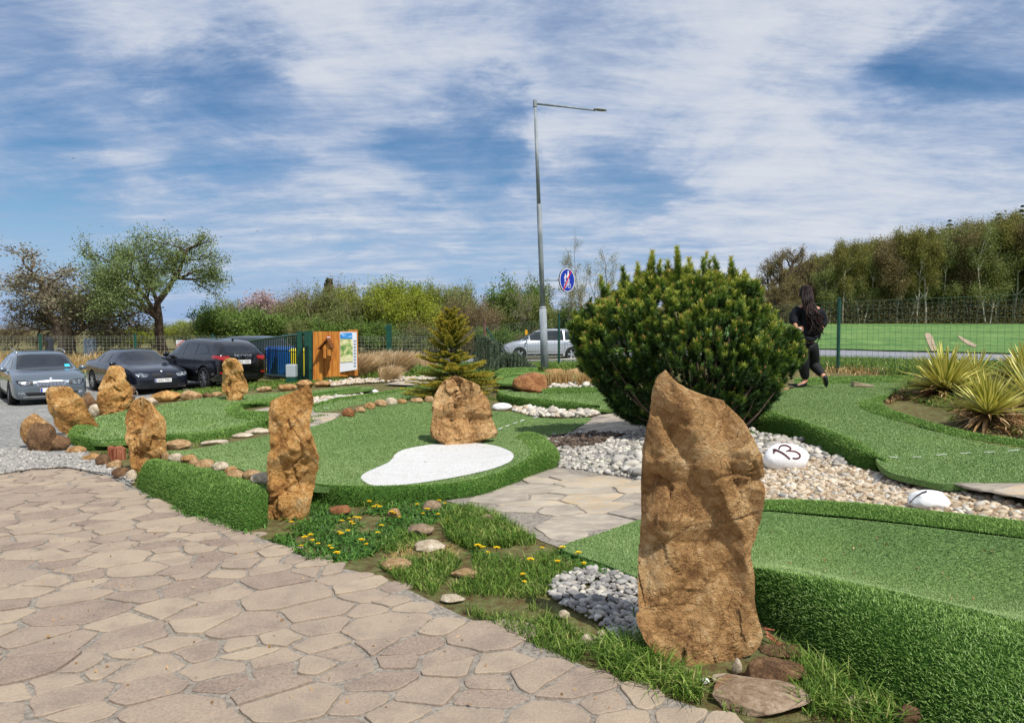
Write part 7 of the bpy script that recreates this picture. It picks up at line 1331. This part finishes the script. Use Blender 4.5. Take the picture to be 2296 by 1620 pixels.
for k in range(4): x = (k-2)*3.0*sc_; h_ = (34+k*7)*sc_; mb.prism([(x-1.8*sc_, 0, -.03), (x+1.8*sc_, 0, -.03), (x+.9*sc_, 0, h_*.9), (x-.6*sc_, 0, h_)], (0, -.04, 0), (0, .05, 0))
mb.build('stump', bpy.data.materials['red_wood'], t, bevel=.004)
# splinters of wood by the tallest stone
for k, (a_, b_) in enumerate([((1716, 1415), (1762, 1450)), ((1718, 1424), (1758, 1452)), ((1712, 1408), (1736, 1412))]):
    p, q = G(*a_, .05), G(*b_, .02); o = MB().tube([p-p, q-p], [.008, .004], 4).build('wood_splinter', bpy.data.materials['red_wood']); o.location = tuple(p); tag(o, ['long wood splinter right of the tallest stone, upper one', 'long wood splinter right of the tallest stone, lower one', 'short wood splinter touching the tallest stone'][k], 'splinter', 'wood splinters by the tallest stone')
# birds
for k, (x, y, Y) in enumerate([(229, 508, 40), (164, 355, 60), (577, 518, 70)]):
    p = W(x, y, Y); s_ = .12*Y/40; o = MB().add(np.array([(-1, 0, .35), (-.45, .12, .2), (0, .2, 0), (.45, .12, .25), (1, 0, .45), (0, -.25, -.05), (0, 0, -.18), (0, .35, .05)])*s_, [(0, 1, 6), (1, 2, 6), (2, 3, 6), (3, 4, 6), (0, 6, 5), (4, 5, 6), (2, 7, 6), (6, 7, 5)]).build('bird', M['ink']); o.location = tuple(p)
    tag(o, ['tiny dark bird just above the green fruit tree', 'tiny dark bird high in the sky at the upper left', 'tiny dark bird above the shrubs behind the gate'][k], 'bird')

# ================================================================ the player in black
Yq = 11.75
def Jp(x, y, d=0.): return W(x, y, Yq+d)
fz = float(s7([Jp(1806, 864)[:2]])[0]); pr = np.array([*Jp(1806, 864)[:2], fz]); person = thing('person', pr, 'person with long dark wavy hair in black clothes, walking away with hands at the hips', 'person')
def skinned(name, J, E, rad, m, parent, sub=2, root=0):
    me = bpy.data.meshes.new(name); me.from_pydata([tuple(np.array(p)-pr) for p in J], E, []); o = bpy.data.objects.new(name, me); S.collection.objects.link(o)
    md = o.modifiers.new('s', 'SKIN'); sv = me.skin_vertices[0].data
    for i, r in enumerate(rad): sv[i].radius = r if hasattr(r, '__len__') else (r, r)
    sv[root].use_root = True; md.use_smooth_shade = True; md.branch_smoothing = .6; sb_ = o.modifiers.new('u', 'SUBSURF'); sb_.levels = sb_.render_levels = sub
    C.view_layer.update(); dg = C.evaluated_depsgraph_get(); m2 = bpy.data.meshes.new_from_object(o.evaluated_get(dg)); m2.name = name; o.modifiers.clear(); o.data = m2; m2.materials.clear(); m2.materials.append(m); 
    for p in m2.polygons: p.use_smooth = True
    o.parent = parent; return o
M['skin'] = mat('skin', [(0, '#b07c60'), (1, '#cf9a7c')], 9, 3, .55, spec=.35); M['blackcloth'] = mat('black_cloth', [(0, '#0e0f11'), (1, '#1a1b1f')], 30, 5, .8, bump=.5, bscale=9, bdist=.03, spec=.2); M['leggings'] = mat('black_leggings', [(0, '#101113'), (1, '#1d1e22')], 40, 4, .7, spec=.3); M['shirt'] = mat('black_shirt', [(0, '#111318'), (1, '#1e2128')], 20, 5, .8, bump=.6, bscale=7, bdist=.03, spec=.2)
# one continuous body
J = [Jp(1807, 765), Jp(1805, 742), Jp(1808, 715), Jp(1812, 688), Jp(1809, 677), Jp(1805, 664, -.0), Jp(1804, 654),   # 0 pelvis 1 waist 2 chest 3 base of neck 4 neck 5 head 6 crown
     Jp(1790, 692), Jp(1777, 716, -.02), Jp(1785, 736, -.16), Jp(1792, 735, -.20),          # 7 L shoulder 8 elbow 9 wrist 10 palm
     Jp(1834, 694), Jp(1846, 722, .04), Jp(1837, 745, -.10), Jp(1834, 752, -.12),           # 11 R shoulder 12 elbow 13 wrist 14 palm
     Jp(1797, 782), Jp(1800, 818, -.03), Jp(1806, 853, .02), Jp(1796, 862, -.02), Jp(1786, 864, -.05),  # 15 L hip 16 knee 17 ankle 18 ball 19 toe
     Jp(1820, 784), Jp(1823, 818, .08), Jp(1846, 842, -.18), Jp(1849, 855, -.16), Jp(1850, 865, -.10)]  # 20 R hip 21 knee 22 ankle 23 ball 24 toe
E = [(0, 1), (1, 2), (2, 3), (3, 4), (4, 5), (5, 6), (3, 7), (7, 8), (8, 9), (9, 10), (3, 11), (11, 12), (12, 13), (13, 14), (0, 15), (15, 16), (16, 17), (17, 18), (18, 19), (0, 20), (20, 21), (21, 22), (22, 23), (23, 24)]
rad = [(.145, .115), (.125, .10), (.135, .11), (.07, .07), (.05, .05), (.085, .095), (.07, .08), (.062, .062), (.046, .046), (.028, .028), (.022, .026), (.062, .062), (.046, .046), (.028, .028), (.022, .026), (.105, .105), (.066, .07), (.04, .042), (.032, .030), (.022, .02), (.105, .105), (.066, .07), (.04, .042), (.032, .030), (.022, .02)]
skinned('body', J, E, rad, M['skin'], person)
# clothing, slightly larger than the body
skinned('leggings', [J[0]+[0, 0, .05], J[0], J[15], J[16], J[17]+[0, 0, .01], J[20], J[21], J[22]+[.0, 0, .0]], [(0, 1), (1, 2), (2, 3), (3, 4), (1, 5), (5, 6), (6, 7)], [(.18, .15), (.235, .18), (.16, .155), (.098, .10), (.062, .064), (.16, .155), (.098, .10), (.062, .064)], M['leggings'], person, root=1)
lt = [Jp(1806, 757), Jp(1805, 742), Jp(1808, 715), Jp(1811, 689), Jp(1790, 692), Jp(1777, 716, -.02), Jp(1782, 729, -.11), Jp(1834, 695), Jp(1846, 722, .04), Jp(1842, 735, -.04)]
skinned('shirt', lt, [(0, 1), (1, 2), (2, 3), (3, 4), (4, 5), (5, 6), (3, 7), (7, 8), (8, 9)], [(.23, .18), (.195, .155), (.205, .155), (.16, .12), (.115, .11), (.082, .082), (.064, .064), (.115, .11), (.082, .082), (.066, .066)], M['shirt'], person, root=2)
skinned('waist_shirt', [Jp(1792, 752, -.12), Jp(1806, 760, -.15), Jp(1822, 762, -.13), Jp(1812, 775, -.14), Jp(1832, 748, -.08)], [(0, 1), (1, 2), (1, 3), (2, 4)], [(.08, .05), (.11, .05), (.09, .05), (.04, .03), (.06, .04)], M['shirt'], person, root=1)
for sh in (([Jp(1808, 857, .04), Jp(1801, 861, .0), Jp(1791, 864, -.03), Jp(1784, 865.5, -.05)], [(.045, .04), (.042, .04), (.042, .032), (.03, .022)]), ([Jp(1845, 840, -.16), Jp(1850, 847, -.19), Jp(1852, 857, -.17), Jp(1852, 866, -.12)], [(.045, .04), (.045, .04), (.046, .035), (.032, .024)])):
    skinned('shoe', sh[0], [(0, 1), (1, 2), (2, 3)], sh[1], M['black'], person)
# hands: palm and five separate bent fingers
def hand(w, dr, up_, n_, spread=.012, curl=.5, sc_=1.):
    w, dr, up_, n_ = map(lambda v: unit(np.array(v, float)) if not v is w else np.array(w), (w, dr, up_, n_)); 
    for k, (off, L) in enumerate([(-.030, .066), (-.010, .076), (.010, .071), (.029, .056)]):
        p = w+dr*.045+up_*off; q = p+dr*L*.5-n_*L*curl*.25; r_ = q+dr*L*.3-n_*L*curl*.6; yield [w+dr*.02+up_*off*.7, p, q, r_], [(.011, .011), (.0095, .0095), (.0085, .0085), (.007, .007)]
    yield [w+up_*-.022, w+dr*.03+up_*-.045-n_*.01, w+dr*.055+up_*-.052-n_*.025], [(.012, .012), (.010, .010), (.008, .008)]
for hw, dr, up_, n_ in ((Jp(1788, 736, -.18), (1, -.1, -.10), (0, 0, 1), (0, -1, 0)), (Jp(1835, 747, -.11), (-.55, -.2, -.8), (.8, 0, -.6), (0, -1, 0))):
    for ch, rd_ in hand(hw, dr, up_, n_): skinned('finger', ch, [(i, i+1) for i in range(len(ch)-1)], rd_, M['skin'], person, 1)
o = MB().add(ico(3)[0]*.0215, ico(3)[1]).build('golf_ball', M['plate'], smooth=True); o.location = tuple(Jp(1793.5, 737.5, -.23)); tag(o, 'white golf ball held in the left hand of the person', 'golf ball')
# face features on the turned-away head (profile towards the left)
hc = Jp(1804, 659); MB().add(ico(2)[0]*[.012, .016, .02]+(hc+[-.088, .03, -.01]-pr), ico(2)[1]).build('nose', M['skin'], person, smooth=True); MB().add(ico(2)[0]*[.010, .02, .032]+(hc+[-.066, -.035, -.005]-pr), ico(2)[1]).build('ear', M['skin'], person, smooth=True)
# hair: a wavy mass made of locks
M['hair'] = mat('dark_hair', [(0, '#120c0c'), (.5, '#221614'), (1, '#402a26')], 3, 2, .6, attr=.8, spec=.25); mb = MB(); rng = np.random.default_rng(12); V, F = ico(4); V = V*[.098, .112, .122]; mb.add(V+(Jp(1805, 657, .0)+[0, -.012, .005]-pr), F, 0, .3)
for k in range(520):
    a = rng.uniform(-2.7, .55); s0 = np.array([math.cos(a)*.088, math.sin(a)*.10, rng.uniform(-.02, .11)]); hd = Jp(1805, 657); u = rng.random(); ex = 1812+34*(rng.random()**.8); ey = rng.uniform(705, 750); e = Jp(ex, ey, -.16+.05*rng.normal())
    p0_ = hd+s0; p1 = Jp(1799+24*rng.random(), 676, -.11+.03*rng.normal()); p2 = Jp(1806+30*rng.random(), 702, -.16+.03*rng.normal()); P = crom([p0_, p1, p2, e], 18); ph = rng.uniform(0, 6.28); tt = np.linspace(0, 1, 18); P[:, 0] += .014*np.sin(tt*22+ph)*tt; P[:, 1] += .010*np.cos(tt*19+ph)*tt
    mb.tube(P-pr, np.interp(tt, [0, .2, .7, 1], [.009, .013, .011, .003]), 5, 0, rng.random(), cap=False)
mb.build('hair', M['hair'], person, smooth=True)
q = G(1792, 866, 0, s7); t = thing('golf_putter', q, 'putter with a dark head lying at the feet of the person', 'golf club'); MB().tube([(-.10, 0, .02), (.0, -.02, .03), tuple(Jp(1838, 752, -.14)-q)], .008, 6).build('shaft', M['dkgreen'], t); MB().box((-.10, 0, .03), (.16, .10, .035)).build('head', M['black'], t, bevel=.01); MB().tube([tuple(Jp(1836.5, 760, -.14)-q), tuple(Jp(1839, 742, -.14)-q)], .013, 6).build('grip', M['black'], t)
